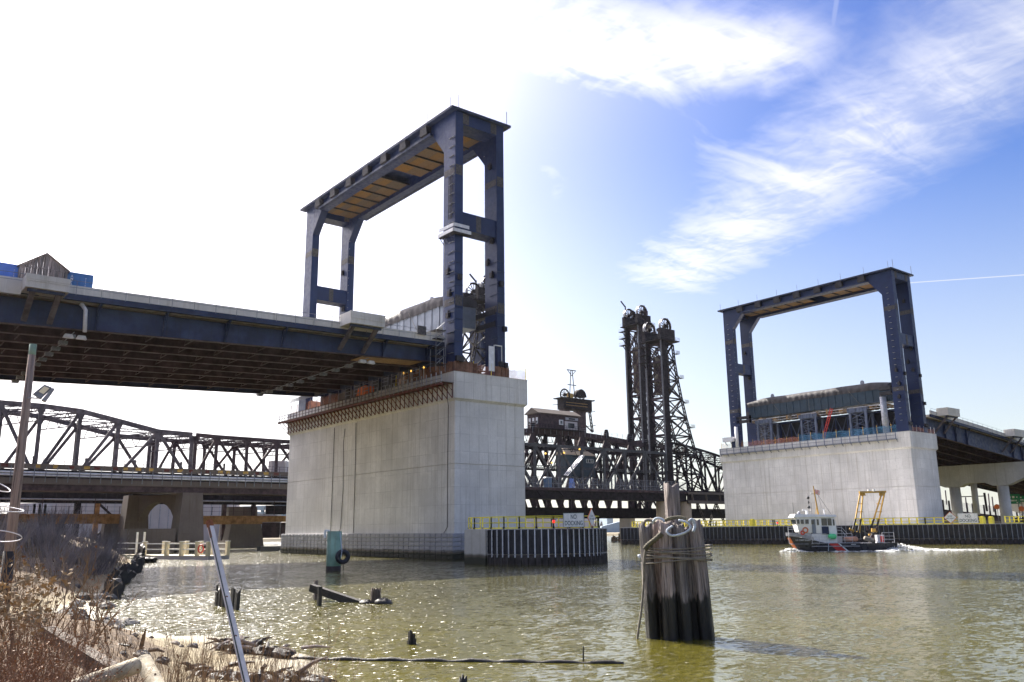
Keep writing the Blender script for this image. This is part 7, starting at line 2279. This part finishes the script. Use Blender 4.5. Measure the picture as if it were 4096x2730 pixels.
# drift timber and broken pipe in the foreground
a_, b_ = Vector((3.90, 20.63, 2.49)), Vector((4.32, 16.96, 2.08))
tag(MB().beam(a_, b_, 0.26, 0.24).build('drift_beam', 'old_beam'), 'old square timber lying across the weeds in the foreground', 'beam')
a_, b_ = Vector((2.84, 13.20, 2.45)), Vector((3.80, 13.68, 2.61))
t = thing('broken_pipe', tuple((a_ + b_) / 2), 'broken cream plastic pipe lying in the weeds at the bottom left', 'pipe')
part('pipe', 'pipe_cream', t, lambda m: m.tube([a_, b_], 0.115, 18, False), True)
def shell(m):
    c_, e_ = Vector((4.06, 14.23, 2.57)), Vector((4.05, 13.30, 2.25))
    ax_ = (e_ - c_).normalized()
    s = ax_.cross(Vector((0, 0, 1))).normalized()
    u = s.cross(ax_)
    vs = []
    for i in range(12):
        p = c_ + (e_ - c_) * (i / 11)
        for j in range(9):
            q = math.pi * (-0.05 + 0.75 * j / 8)
            rr_ = 0.13
            vs.append(p + s * (rr_ * math.cos(q)) + u * (rr_ * math.sin(q)))
    m.add(vs, [(i * 9 + j, i * 9 + j + 1, (i + 1) * 9 + j + 1, (i + 1) * 9 + j) for i in range(11) for j in range(8)])
part('broken_half', 'pipe_cream', t, shell, True)
def snag(nm, label, a, b, n, seed):
    r_ = random.Random(seed)
    t_ = thing(nm, a, label, 'driftwood')
    for i in range(n):
        f = r_.random()
        p = Vector(lerp(a, b, f)) + Vector((r_.uniform(-0.6, 0.6), r_.uniform(-0.6, 0.6), r_.uniform(-0.05, 0.25)))
        d_ = Vector((r_.uniform(-1, 1), r_.uniform(-1, 1), r_.uniform(-0.15, 0.3))).normalized() * r_.uniform(0.4, 1.2)
        part('stick', r_.choice(['old_beam', 'twig_grey', 'black_wood']), t_, lambda m: m.tube([p, p + d_ * 0.5 + Vector((0, 0, 0.05)), p + d_], [0.07, 0.06, 0.02], 6))
    m_ = MB()
    for i in range(7):
        f = i / 6
        p = lerp(a, b, f)
        lump(m_, (p[0], p[1], p[2] - 0.05), 0.45, seed + i, 0.45)
    o_ = m_.build('mat', 'black_wood', t_, False)
    o_['kind'] = 'stuff'
    return t_


snag('drift_heap', 'dark heap of driftwood and roots beside the leaning post', (12.24, 32.72, 0.35), (13.44, 30.40, 0.25), 26, 41)
snag('drift_heap', 'dark wrack and sticks along the water at the bottom edge', (9.40, 26.72, 0.35), (11.68, 24.07, 0.25), 30, 43)
snag('drift_heap', 'pale sticks and wrack heap left of the broken pipe', (6.48, 29.99, 1.00), (8.26, 29.39, 0.60), 18, 47)


# ================================================================== BARE WINTER PLANTS
def grow(mesh, p, d, L, r_, depth, rng, spread, up, tips, kids=(2, 4), seg=3, curl=0.25):
    pts, rs = [p], [r_]
    q = p.copy()
    for i in range(seg):
        d = (d + Vector((rng.uniform(-1, 1), rng.uniform(-1, 1), rng.uniform(-0.5, 0.8) * up)) * curl).normalized()
        q = q + d * (L / seg)
        pts.append(q.copy())
        rs.append(r_ * (1 - 0.55 * (i + 1) / seg))
    mesh.tube(pts, rs, 3 if r_ < 0.02 else 5, False)
    if depth == 0:
        tips.append((q, d))
        return
    for k in range(rng.randint(*kids)):
        f = rng.uniform(0.3, 1.0)
        i = min(seg - 1, int(f * seg))
        b = pts[i].lerp(pts[i + 1], f * seg - i)
        nd = (d + Vector((rng.uniform(-1, 1), rng.uniform(-1, 1), rng.uniform(-0.2, 0.9))) * spread).normalized()
        grow(mesh, b, nd, L * rng.uniform(0.45, 0.75), r_ * 0.55, depth - 1, rng, spread, up, tips, kids, seg, curl)


def leaf_mesh(tips, rng, size, mat, n):
    m = MB()
    for _ in range(n):
        p, d = rng.choice(tips)
        p = p + Vector((rng.uniform(-0.08, 0.08), rng.uniform(-0.08, 0.08), rng.uniform(-0.2, 0.06)))
        a = Vector((rng.uniform(-1, 1), rng.uniform(-1, 1), rng.uniform(-1, 0.4))).normalized() * size * rng.uniform(0.6, 1.3)
        b = a.orthogonal().normalized() * size * 0.35
        m.add([p, p + a * 0.5 + b, p + a + Vector((0, 0, size * 0.2)), p + a * 0.5 - b], [(0, 1, 2), (0, 2, 3)])
    return m


def shrub_kind(seed, stems, L, r_, depth, spread, up, kids, curl, base_r, stem_mat, leaf_n=0, leaf_size=0.05, leaf_mat='dry_leaf', lean=0.35):
    rng = random.Random(seed)
    m, tips = MB(), []
    for s in range(stems):
        q = rng.uniform(0, 6.3)
        p = Vector((math.cos(q), math.sin(q), 0)) * base_r * rng.random()
        p.z = -0.1
        d = Vector((math.cos(q) * lean * rng.random(), math.sin(q) * lean * rng.random(), 1)).normalized()
        grow(m, p, d, L * rng.uniform(0.7, 1.15), r_, depth, rng, spread, up, tips, kids, 4, curl)
    me = m.mesh('stems', stem_mat)
    lv = leaf_mesh(tips, rng, leaf_size, leaf_mat, leaf_n).mesh('leaves', leaf_mat) if leaf_n else None
    return me, lv


LABEL_SETS = {}


def plant(name, kind, x, y, label, cat, group, rot, sc):
    z = ground_z(x, y)
    t_ = thing(name, (x, y, z), label, cat, group)
    LABEL_SETS.setdefault(label, []).append(t_)
    me, lv = kind
    mt = Matrix.Translation((x, y, z)) @ Matrix.Rotation(rot, 4, 'Z') @ Matrix.Diagonal((sc, sc, sc, 1))
    inst('stems', me, t_, mat4=mt)
    if lv:
        inst('leaves', lv, t_, mat4=mt)
    return t_


rv_ = random.Random(55)
brush = [shrub_kind(200 + i, 15, 1.15, 0.011, 3, 0.75, 0.6, (2, 3), 0.22, 0.55, 'twig_red', 320, 0.036, 'dry_leaf', 0.6) for i in range(4)]
weed = [shrub_kind(300 + i, 9, 1.15, 0.008, 2, 0.38, 1.0, (3, 5), 0.10, 0.40, 'twig_tan', 0, 0.03, 'dry_leaf', 0.30) for i in range(4)]
sumac = [shrub_kind(400 + i, 4, 1.1, 0.026, 3, 0.8, 0.9, (2, 4), 0.20, 0.4, 'twig_tan', 30, 0.06, 'dry_leaf', 0.5) for i in range(3)]
thicket = [shrub_kind(500 + i, 46, 1.8, 0.030, 2, 0.30, 1.0, (3, 5), 0.10, 1.9, 'twig_grey', 0, 0.05, 'dry_leaf', 0.75) for i in range(3)]
reed = [shrub_kind(600 + i, 9, 1.9, 0.010, 0, 0.2, 1.0, (0, 0), 0.06, 0.35, 'reed', 120, 0.11, 'reed', 0.25) for i in range(2)]

# red brown brush filling the lower left corner
SPOT_BRUSH = [(1.34, 8.90, 3.72), (1.61, 9.36, 3.53), (1.61, 8.35, 3.38), (1.63, 10.37, 3.79), (2.05, 11.32, 3.54), (2.03, 9.79, 3.32), (2.43, 12.26, 3.27), (1.90, 12.86, 3.68), (2.32, 13.81, 3.54), (2.64, 11.71, 2.87), (2.80, 14.74, 3.31), (1.46, 8.88, 3.30), (1.65, 10.88, 3.24), (2.55, 16.30, 3.53), (3.14, 17.72, 3.34), (3.94, 19.61, 3.00), (1.20, 7.91, 3.37), (2.10, 9.26, 3.05), (3.62, 16.61, 2.72), (3.13, 20.77, 3.52), (1.54, 8.66, 3.44), (1.83, 9.02, 3.20), (1.53, 10.08, 3.48), (1.84, 10.64, 3.50), (2.37, 10.95, 2.96), (2.11, 12.42, 3.49), (2.48, 13.27, 3.24), (1.36, 8.09, 3.25), (2.14, 14.34, 3.45), (1.86, 11.65, 3.47)]
for i, (x, y, z) in enumerate(SPOT_BRUSH):
    plant('brush_shrub', brush[i % 4], x, y, 'red brown leafy brush on the lower left bank', 'shrub', 'red brown brush at the lower left', rv_.uniform(0, 6.3), rv_.uniform(0.55, 0.95))
SPOT_WEED = [(4.94, 16.27, 1.97), (4.95, 15.22, 2.02), (5.89, 17.01, 1.87), (5.85, 15.96, 1.87), (6.84, 17.72, 1.68), (6.53, 15.69, 1.78), (7.96, 18.35, 1.59), (7.88, 17.29, 1.62), (9.01, 18.97, 1.36), (4.51, 15.35, 1.98), (8.27, 20.39, 1.55), (6.34, 18.97, 1.84), (9.42, 20.98, 1.32), (5.67, 14.42, 1.89), (7.95, 16.15, 1.57), (7.30, 19.69, 1.72), (7.25, 22.88, 1.62), (4.54, 16.38, 2.09)]
for i, (x, y, z) in enumerate(SPOT_WEED):
    plant('dry_weed', weed[i % 4], x, y, 'tan dry weed stalks by the leaning post', 'weed', 'dry weeds by the leaning post', rv_.uniform(0, 6.3), rv_.uniform(0.85, 1.35))
SPOT_SUMAC = [((5.95, 26.34, 2.45), 'spreading bare sumac bush on the stony point, left one'), ((7.09, 29.15, 2.12), 'spreading bare sumac bush on the stony point, right one'), ((3.59, 21.70, 3.62), 'tall bare sumac rising over the brush beside the utility pole'), ((3.55, 18.67, 3.59), 'slim bare sumac right of the utility pole')]
for i, ((x, y, z), lab) in enumerate(SPOT_SUMAC):
    plant('sumac', sumac[i % 3], x, y, lab, 'shrub', 'bare sumacs on the bank', rv_.uniform(0, 6.3), (1.2, 1.1, 1.5, 1.0)[i])
SPOT_TH = [(18.5, 84.0), (14.8, 80.5), (21.6, 93.0), (17.0, 95.5), (11.0, 86.0), (12.5, 98.0), (25.5, 108.0), (20.5, 110.0), (7.0, 92.0), (28.0, 121.0), (23.0, 124.0), (14.0, 72.0), (9.0, 74.0), (3.0, 82.0)]
for i, (x, y) in enumerate(SPOT_TH):
    plant('thicket', thicket[i % 3], x, y, 'purple grey bare thicket below the old bridge', 'shrub', 'grey thickets on the slope', rv_.uniform(0, 6.3), rv_.uniform(0.85, 1.25))
for i, (x, y, z) in enumerate([(2.64, 16.79, 3.71), (2.84, 17.27, 3.64), (2.74, 17.79, 3.83), (4.22, 23.63, 4.24), (5.03, 29.58, 4.62), (3.22, 18.73, 3.60)]):
    plant('reed_clump', reed[i % 2], x, y, 'pale plumed reed clump by the utility pole', 'reed', 'reeds by the pole', rv_.uniform(0, 6.3), rv_.uniform(0.7, 1.1))

# plants of a kind are told apart by their order along the bank


def number_along(sets):
    for label, objs in sets.items():
        if len(objs) > 1:
            objs.sort(key=lambda q: -math.atan2(q.location.y, q.location.x))
            for i, q in enumerate(objs):
                q['label'] = label + ', ' + ORDINAL[i] + ' from the left'


number_along(LABEL_SETS)

# dead grass and stalk litter on the bank: nobody could count it
gm = MB()
rg_ = random.Random(71)
cnt = 0
while cnt < 5200:
    y = rg_.uniform(6, 60)
    x = rg_.uniform(-6, 13.5)
    d = shore_dist(x, y)
    if d < 2.5 or x > 0.62 * y + 1:
        continue
    z = ground_z(x, y)
    if z < 0.75:
        continue
    hgt = rg_.uniform(0.12, 0.5)
    q = rg_.uniform(0, 6.3)
    l_ = rg_.uniform(0.1, 0.9) * hgt
    w_ = 0.008 + 0.0004 * y
    a = Vector((x, y, z - 0.02))
    b = a + Vector((math.cos(q) * l_, math.sin(q) * l_, hgt))
    s = Vector((-math.sin(q), math.cos(q), 0)) * w_
    gm.add([a - s, a + s, b], [(0, 1, 2)])
    cnt += 1
tag(gm.build('dead_grass', 'reed'), 'dead grass and stalk litter over the near bank', 'grass', None, 'stuff')
gm = MB()
for k in range(5200):
    y = rg_.uniform(62, 150)
    x = rg_.uniform(-8, 40)
    d = shore_dist(x, y)
    if d < 1.2:
        continue
    z = ground_z(x, y)
    hgt = rg_.uniform(0.3, 1.1)
    q = rg_.uniform(0, 6.3)
    l_ = rg_.uniform(0.1, 0.6) * hgt
    a = Vector((x, y, z - 0.05))
    b = a + Vector((math.cos(q) * l_, math.sin(q) * l_, hgt))
    s = Vector((-math.sin(q), math.cos(q), 0)) * 0.05
    gm.add([a - s, a + s, b], [(0, 1, 2)])
tag(gm.build('dead_grass', 'twig_tan'), 'dead grass over the slope below the old bridge', 'grass', None, 'stuff')


# ================================================================== BACKGROUND
# warehouse and far structures seen under the old bridges
def far_box(name, label, cat, pl, pr, ytop, depth, mat, zb=0.0, dy=20.0, bands=0, roofmat=None):
    t_ = thing(name, ((pl[0] + pr[0]) / 2, pl[1], zb), label, cat)
    part('wall', mat, t_, lambda m: m.hexa([(pl[0], pl[1], zb), (pr[0], pr[1], zb), (pr[0] + 8, pr[1] + dy, zb), (pl[0] + 8, pl[1] + dy, zb), (pl[0], pl[1], pl[2]), (pr[0], pr[1], pr[2]), (pr[0] + 8, pr[1] + dy, pr[2]), (pl[0] + 8, pl[1] + dy, pl[2])]))
    for i in range(bands):
        f = (i + 0.5) / bands
        q = lerp(pl, pr, f)
        part('seam', 'galvanised', t_, lambda m: m.box(q[0] - 0.12, q[0] + 0.12, q[1] - 0.2, q[1], zb, q[2] - 0.3))
    return t_


w1 = far_box('warehouse', 'long pale warehouse seen below the dark rail girder', 'warehouse', (48.52, 320.00, 14.27), (121.63, 320.00, 15.93), 0, 0, 'warehouse', 0, 30, 24)
for i in range(4):
    q = lerp((51.94, 319.80, 12.20), (56.70, 319.80, 12.23), i / 3)
    part('door', 'pale_metal', w1, lambda m: m.box(q[0] - 1.2, q[0] + 1.2, q[1] - 0.3, q[1], 9, 14))
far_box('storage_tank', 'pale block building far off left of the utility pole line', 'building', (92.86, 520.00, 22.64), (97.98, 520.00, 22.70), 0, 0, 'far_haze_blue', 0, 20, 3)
far_box('warehouse', 'low pale warehouse in the gap right of the arch pier', 'warehouse', (110.78, 330.00, 12.20), (117.84, 330.00, 12.23), 0, 0, 'warehouse', 0, 20, 5)
far_box('warehouse', 'pale wall below the distant blue arch bridge', 'warehouse', (114.30, 300.00, 10.78), (128.24, 300.00, 10.73), 0, 0, 'warehouse', 3.0, 15, 6)
# distant blue grey arch bridge
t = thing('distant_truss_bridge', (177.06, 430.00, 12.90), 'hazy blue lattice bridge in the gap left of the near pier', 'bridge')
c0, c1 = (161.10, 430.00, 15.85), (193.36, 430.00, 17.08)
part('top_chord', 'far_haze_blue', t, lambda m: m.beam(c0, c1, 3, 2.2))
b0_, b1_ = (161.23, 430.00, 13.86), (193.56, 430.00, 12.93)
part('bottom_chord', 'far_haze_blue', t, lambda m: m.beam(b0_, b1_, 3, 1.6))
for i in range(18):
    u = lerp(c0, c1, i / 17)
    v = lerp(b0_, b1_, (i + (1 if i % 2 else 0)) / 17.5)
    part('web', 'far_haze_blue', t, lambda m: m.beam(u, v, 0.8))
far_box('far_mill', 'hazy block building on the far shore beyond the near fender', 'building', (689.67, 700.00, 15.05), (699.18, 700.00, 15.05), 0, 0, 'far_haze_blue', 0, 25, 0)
# tan road pier and stub under the rail lift span
t = thing('far_concrete_pier', (307.70, 300.00, 4.69), 'sunlit tan concrete pier under the rail lift span right of the near fender', 'pier')
part('shaft', 'concrete_tan', t, lambda m: m.hexa([(303.63, 300.00, -0.04), (310.58, 300.00, -0.14), (320.75, 306.00, -0.28), (313.58, 306.00, -0.18), (304.16, 300.00, 9.98), (311.16, 300.00, 9.98), (321.37, 306.00, 10.09), (314.15, 306.00, 10.09)]))
part('head', 'concrete_old', t, lambda m: m.hexa([(303.14, 299.00, 9.72), (314.00, 299.00, 9.72), (323.18, 306.00, 9.85), (310.59, 306.00, 9.84), (301.20, 299.00, 12.10), (315.58, 299.00, 12.16), (325.17, 306.00, 12.35), (308.95, 306.00, 12.28)]))
# netting sagging below the rail span
for i in range(5):
    u, v = (205.99, 252.00, 11.46), (254.44, 252.00, 11.11)
    a, b = lerp(u, v, i / 5), lerp(u, v, (i + 1) / 5)
    def swag(m):
        vs = []
        for k in range(11):
            f = k / 10
            p = lerp(a, b, f)
            dip = 1.6 * 4 * f * (1 - f)
            vs += [(p[0], p[1] - 0.5, p[2] + 0.3), (p[0], p[1] + 0.5, p[2] - dip - 0.2)]
        m.add(vs, [(2 * k, 2 * k + 2, 2 * k + 3, 2 * k + 1) for k in range(10)])
    o = part('debris_net', 'chain_link', None, swag)
    tag(o, 'grey debris net slung below the rail lift span, %s from the left' % ORDINAL[i], 'netting', 'nets below the rail span')
# old timber fender beside the tower pier
t = thing('timber_fender', (221.06, 215.17, 0.00), 'low broken timber fender in the water left of the dolphin', 'fender')
rf = random.Random(8)
for i in range(26):
    q = lerp((211.44, 212.80, 0.00), (222.42, 209.89, 0.00), i / 25)
    part('pile', 'black_wood' if rf.random() < 0.6 else 'old_beam', t, lambda m: m.tube([(q[0], q[1], -1), (q[0] + rf.uniform(-0.3, 0.3), q[1], rf.uniform(0.9, 2.6))], 0.28, 6))
for z in (0.6, 1.3):
    a, b = (203.89, 205.21, 0.00), (214.36, 202.29, 0.00)
    part('wale', 'plank', t, lambda m: m.beam((a[0], a[1] - 0.4, z), (b[0], b[1] - 0.4, z), 0.3, 0.4))
t = tag(MB().hexa([(225.91, 217.05, 0.00), (227.05, 212.44, 0.00), (251.13, 234.29, 0.00), (250.06, 239.96, 0.00), (216.39, 207.78, 2.44), (219.13, 204.90, 2.40), (223.80, 208.68, 2.35), (220.84, 211.81, 2.39)]).build('pier_block', 'concrete_tan'), 'tan block and ledge at the foot of the old tower pier', 'block')

# right bank viaduct, poles and road signs
va, vb = Vector((377.10, 184.91, 11.90)), Vector((490.86, 171.64, 4.66))
t = thing('rail_viaduct', tuple(va), 'dark rail viaduct with fence crossing behind the bent columns', 'viaduct')
vc, vd = Vector((376.91, 185.32, 7.61)), Vector((490.82, 171.76, 3.68))
part('girder', 'truss_rust', t, lambda m: m.hexa([vc, vd, vd + Vector((3, 8, 0)), vc + Vector((3, 8, 0)), va, vb, vb + Vector((3, 8, 0)), va + Vector((3, 8, 0))]))
for i in range(26):
    p = va.lerp(vb, i / 25)
    part('fence_post', 'truss_black', t, lambda m: m.box(p.x - 0.3, p.x + 0.3, p.y - 0.3, p.y + 0.3, p.z - 1, p.z + 4.2))
part('fence', 'chain_link', t, lambda m: m.add([va, vb, vb + Vector((0, 0, 4)), va + Vector((0, 0, 4))], [(0, 1, 2, 3)]))
part('bank', 'far_ground', t, lambda m: m.hexa([vc + Vector((-4, -6, -8)), vd + Vector((-4, -6, -8)), vd, vc, vc + Vector((-1, -2, 0)), vd + Vector((-1, -2, 0)), vd + Vector((2, 6, 0)), vc + Vector((2, 6, 0))]))
t = thing('catenary_gantry', (393.95, 172.34, 10.62), 'black catenary gantry over the viaduct between the bent columns', 'gantry')
g1, g2, g3, g4 = Vector((392.29, 176.10, 17.65)), Vector((392.25, 176.17, 10.70)), Vector((396.07, 167.42, 17.82)), Vector((396.13, 167.29, 9.87))
part('post', 'truss_black', t, lambda m: m.beam(g1, g2, 0.9))
part('post', 'truss_black', t, lambda m: m.beam(g3, g4, 0.9))
part('beam', 'truss_black', t, lambda m: m.beam((392.31, 176.05, 16.34), (396.12, 167.30, 16.42), 0.4))
for (u, v, mt, lab) in (((302.86, 131.06, 20.82), (302.79, 131.21, 7.53), 'concrete_deck', 'slim pale column between the two bent columns'),):
    tag(MB().tube([u, v], 1.0, 12).build('far_column', mt, None, True), lab, 'column')
for i, (u, v) in enumerate((((399.00, 185.47, 19.69), (398.96, 185.55, 13.18)), ((405.88, 169.90, 17.76), (405.79, 170.10, 9.97)), ((406.38, 168.70, 16.29), (406.34, 168.77, 9.73)), ((402.24, 178.34, 16.34), (402.18, 178.47, 11.47)))):
    tag(MB().tube([u, v], 0.28, 6).build('line_pole', 'truss_brown'), ('thin pole beside the far pier edge', 'thin pole right of the catenary gantry', 'thinner pole near the right bent column', 'thin pole inside the catenary gantry')[i], 'pole', 'thin poles on the viaduct')


def road_sign(label, c, w_, h_, marks, legs):
    c = Vector(c)
    n = Vector((-c.x, -c.y, 0)).normalized()
    r_ = Vector((-n.y, n.x, 0))
    t_ = thing('road_sign', (c.x, c.y, 4), label, 'road sign', 'green road signs')
    def quad(m, a0, a1, z0, z1, off, th=0.1):
        m.prism([c + r_ * a0 + Vector((0, 0, z0)) + n * off, c + r_ * a1 + Vector((0, 0, z0)) + n * off, c + r_ * a1 + Vector((0, 0, z1)) + n * off, c + r_ * a0 + Vector((0, 0, z1)) + n * off], n * th)
    part('board', 'green_sign', t_, lambda m: quad(m, -w_ / 2, w_ / 2, -h_ / 2, h_ / 2, 0, 0.15))
    for (a0, a1, z0, z1, rd) in marks:
        if rd:
            cc = c + r_ * (a0 + a1) / 2 + Vector((0, 0, (z0 + z1) / 2)) + n * 0.2
            part('shield', 'lettering_white', t_, lambda m: m.tube([cc, cc + n * 0.05], (a1 - a0) / 2, 14))
        else:
            part('marking', 'lettering_white', t_, lambda m: quad(m, a0, a1, z0, z1, 0.17, 0.04))
    for a in legs:
        p = c + r_ * a
        part('leg', 'rail_grey', t_, lambda m: m.beam((p.x, p.y, 0), (p.x, p.y, p.z), 0.3))


road_sign('green road sign with white shields right of the bent column', (372.22, 146.47, 14.13), 4.6, 3.8, [(-1.7, -0.9, 0.4, 1.2, True), (-0.4, 0.4, 0.35, 1.15, False), (0.9, 1.5, 0.4, 1.0, True), (-1.5, -1.2, -0.9, -0.3, False), (-1.05, -0.75, -0.9, -0.3, False), (-0.6, -0.3, -0.9, -0.3, False), (-0.15, 0.15, -0.9, -0.3, False), (0.3, 0.6, -0.9, -0.3, False), (0.75, 1.05, -0.9, -0.3, False), (0.9, 1.4, -1.6, -1.25, False)], (-1.5, 1.5))
road_sign('green road sign cut off by the right edge of the frame', (378.20, 144.88, 14.26), 4.3, 2.4, [(-1.8, -0.8, 0.3, 0.8, False), (-1.5, -0.2, -0.7, -0.2, False)], (-1.0,))
for i, (c, lab) in enumerate((((368.39, 142.53, 10.17), 'orange construction board under the cut off green sign'), ((369.93, 152.16, 11.21), 'small orange construction board left of the right bent column'))):
    c = Vector(c)
    t = thing('construction_board', (c.x, c.y, 4), lab, 'sign', 'orange boards on the far bank')
    part('board', 'orange_paint', t, lambda m: m.tube([c, c + Vector((-0.1, -0.05, 0))], 1.1, 8))
    part('leg', 'rail_grey', t, lambda m: m.beam((c.x + 0.1, c.y, 3), (c.x + 0.1, c.y, c.z), 0.15))

# white lorry on the old bridge
q = Vector((95.29, 228.00, 20.12))
zr_ = 17.3
t = thing('lorry', (q.x + 3, 229, zr_), 'white lorry cab on the old bridge beside the near pier', 'lorry')
xL = q.x
part('cab', 'white_boat', t, lambda m: m.prism([(xL + 3.6, 227.6, zr_ + 1.2), (xL + 8.6, 227.6, zr_ + 1.2), (xL + 8.6, 227.6, zr_ + 3.0), (xL + 6.9, 227.6, zr_ + 3.4), (xL + 6.4, 227.6, zr_ + 4.9), (xL + 5.0, 227.6, zr_ + 6.2), (xL + 3.6, 227.6, zr_ + 6.6)], (0, 2.5, 0)))
part('trailer', 'warehouse', t, lambda m: m.box(xL - 0.3, xL + 3.3, 227.6, 230.1, zr_ + 1.3, zr_ + 6.4))
part('window', 'glass', t, lambda m: m.prism([(xL + 4.6, 227.5, zr_ + 3.8), (xL + 5.9, 227.5, zr_ + 3.8), (xL + 5.6, 227.5, zr_ + 4.9), (xL + 4.7, 227.5, zr_ + 4.9)], (0, 0.08, 0)))
for x in (0.8, 2.0, 4.6, 7.6):
    w_ = part('wheel', 'rubber', t, lambda m: m.tube([(xL + x, 227.4, zr_ + 0.7), (xL + x, 227.9, zr_ + 0.7)], 0.6, 16))
    part('rim', 'galvanised', w_, lambda m: m.tube([(xL + x, 227.36, zr_ + 0.7), (xL + x, 227.42, zr_ + 0.7)], 0.3, 12))

# low woods and sheds along the far shore
wood_m = MB()
rw = random.Random(91)
for i in range(420):
    f = rw.random()
    ang_ = rw.uniform(R(6), R(82))
    dist_ = rw.uniform(620, 900)
    x, y = dist_ * math.cos(ang_), dist_ * math.sin(ang_)
    h_ = rw.uniform(4, 11)
    for s in range(5):
        q = rw.uniform(0, 6.3)
        wood_m.add([(x - rw.uniform(0.8, 3), y, 1), (x + rw.uniform(0.8, 3), y + rw.uniform(-2, 2), 1), (x + rw.uniform(-2.2, 2.2), y, h_ * rw.uniform(0.6, 1.0))], [(0, 1, 2)])
tag(wood_m.build('far_woods', 'twig_grey'), 'bare woods in a low band along the far shore', 'woods', None, 'stuff')
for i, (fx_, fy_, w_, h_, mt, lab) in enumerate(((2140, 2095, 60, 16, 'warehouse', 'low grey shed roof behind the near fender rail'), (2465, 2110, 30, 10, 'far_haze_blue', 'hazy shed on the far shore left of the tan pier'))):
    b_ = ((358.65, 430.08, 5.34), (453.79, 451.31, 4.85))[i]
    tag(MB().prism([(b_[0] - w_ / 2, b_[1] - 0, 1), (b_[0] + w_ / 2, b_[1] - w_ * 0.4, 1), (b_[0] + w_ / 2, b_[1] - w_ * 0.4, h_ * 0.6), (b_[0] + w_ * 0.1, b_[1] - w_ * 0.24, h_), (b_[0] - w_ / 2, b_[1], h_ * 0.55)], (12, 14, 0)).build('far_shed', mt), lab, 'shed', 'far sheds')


# ================================================================== HAZE ADDED TO LIFT THE DARKS
def haze_fn(t, b):
    t.n.remove(b)
    v = t.node('ShaderNodeVolumePrincipled')
    v.inputs['Color'].default_value = (0.80, 0.84, 1.0, 1.0)
    v.inputs['Density'].default_value = 0.00002
    v.inputs['Anisotropy'].default_value = 0.62
    out = next(q for q in t.n if q.type == 'OUTPUT_MATERIAL')
    t.l.new(v.outputs['Volume'], out.inputs['Volume'])


material('haze', haze_fn)
tag(MB().box(-1500, 5500, -1700, 4500, -4.0, 118.0).build('haze', 'haze'), 'thin pale haze volume added to veil the dark steel', 'haze', None, 'stuff')
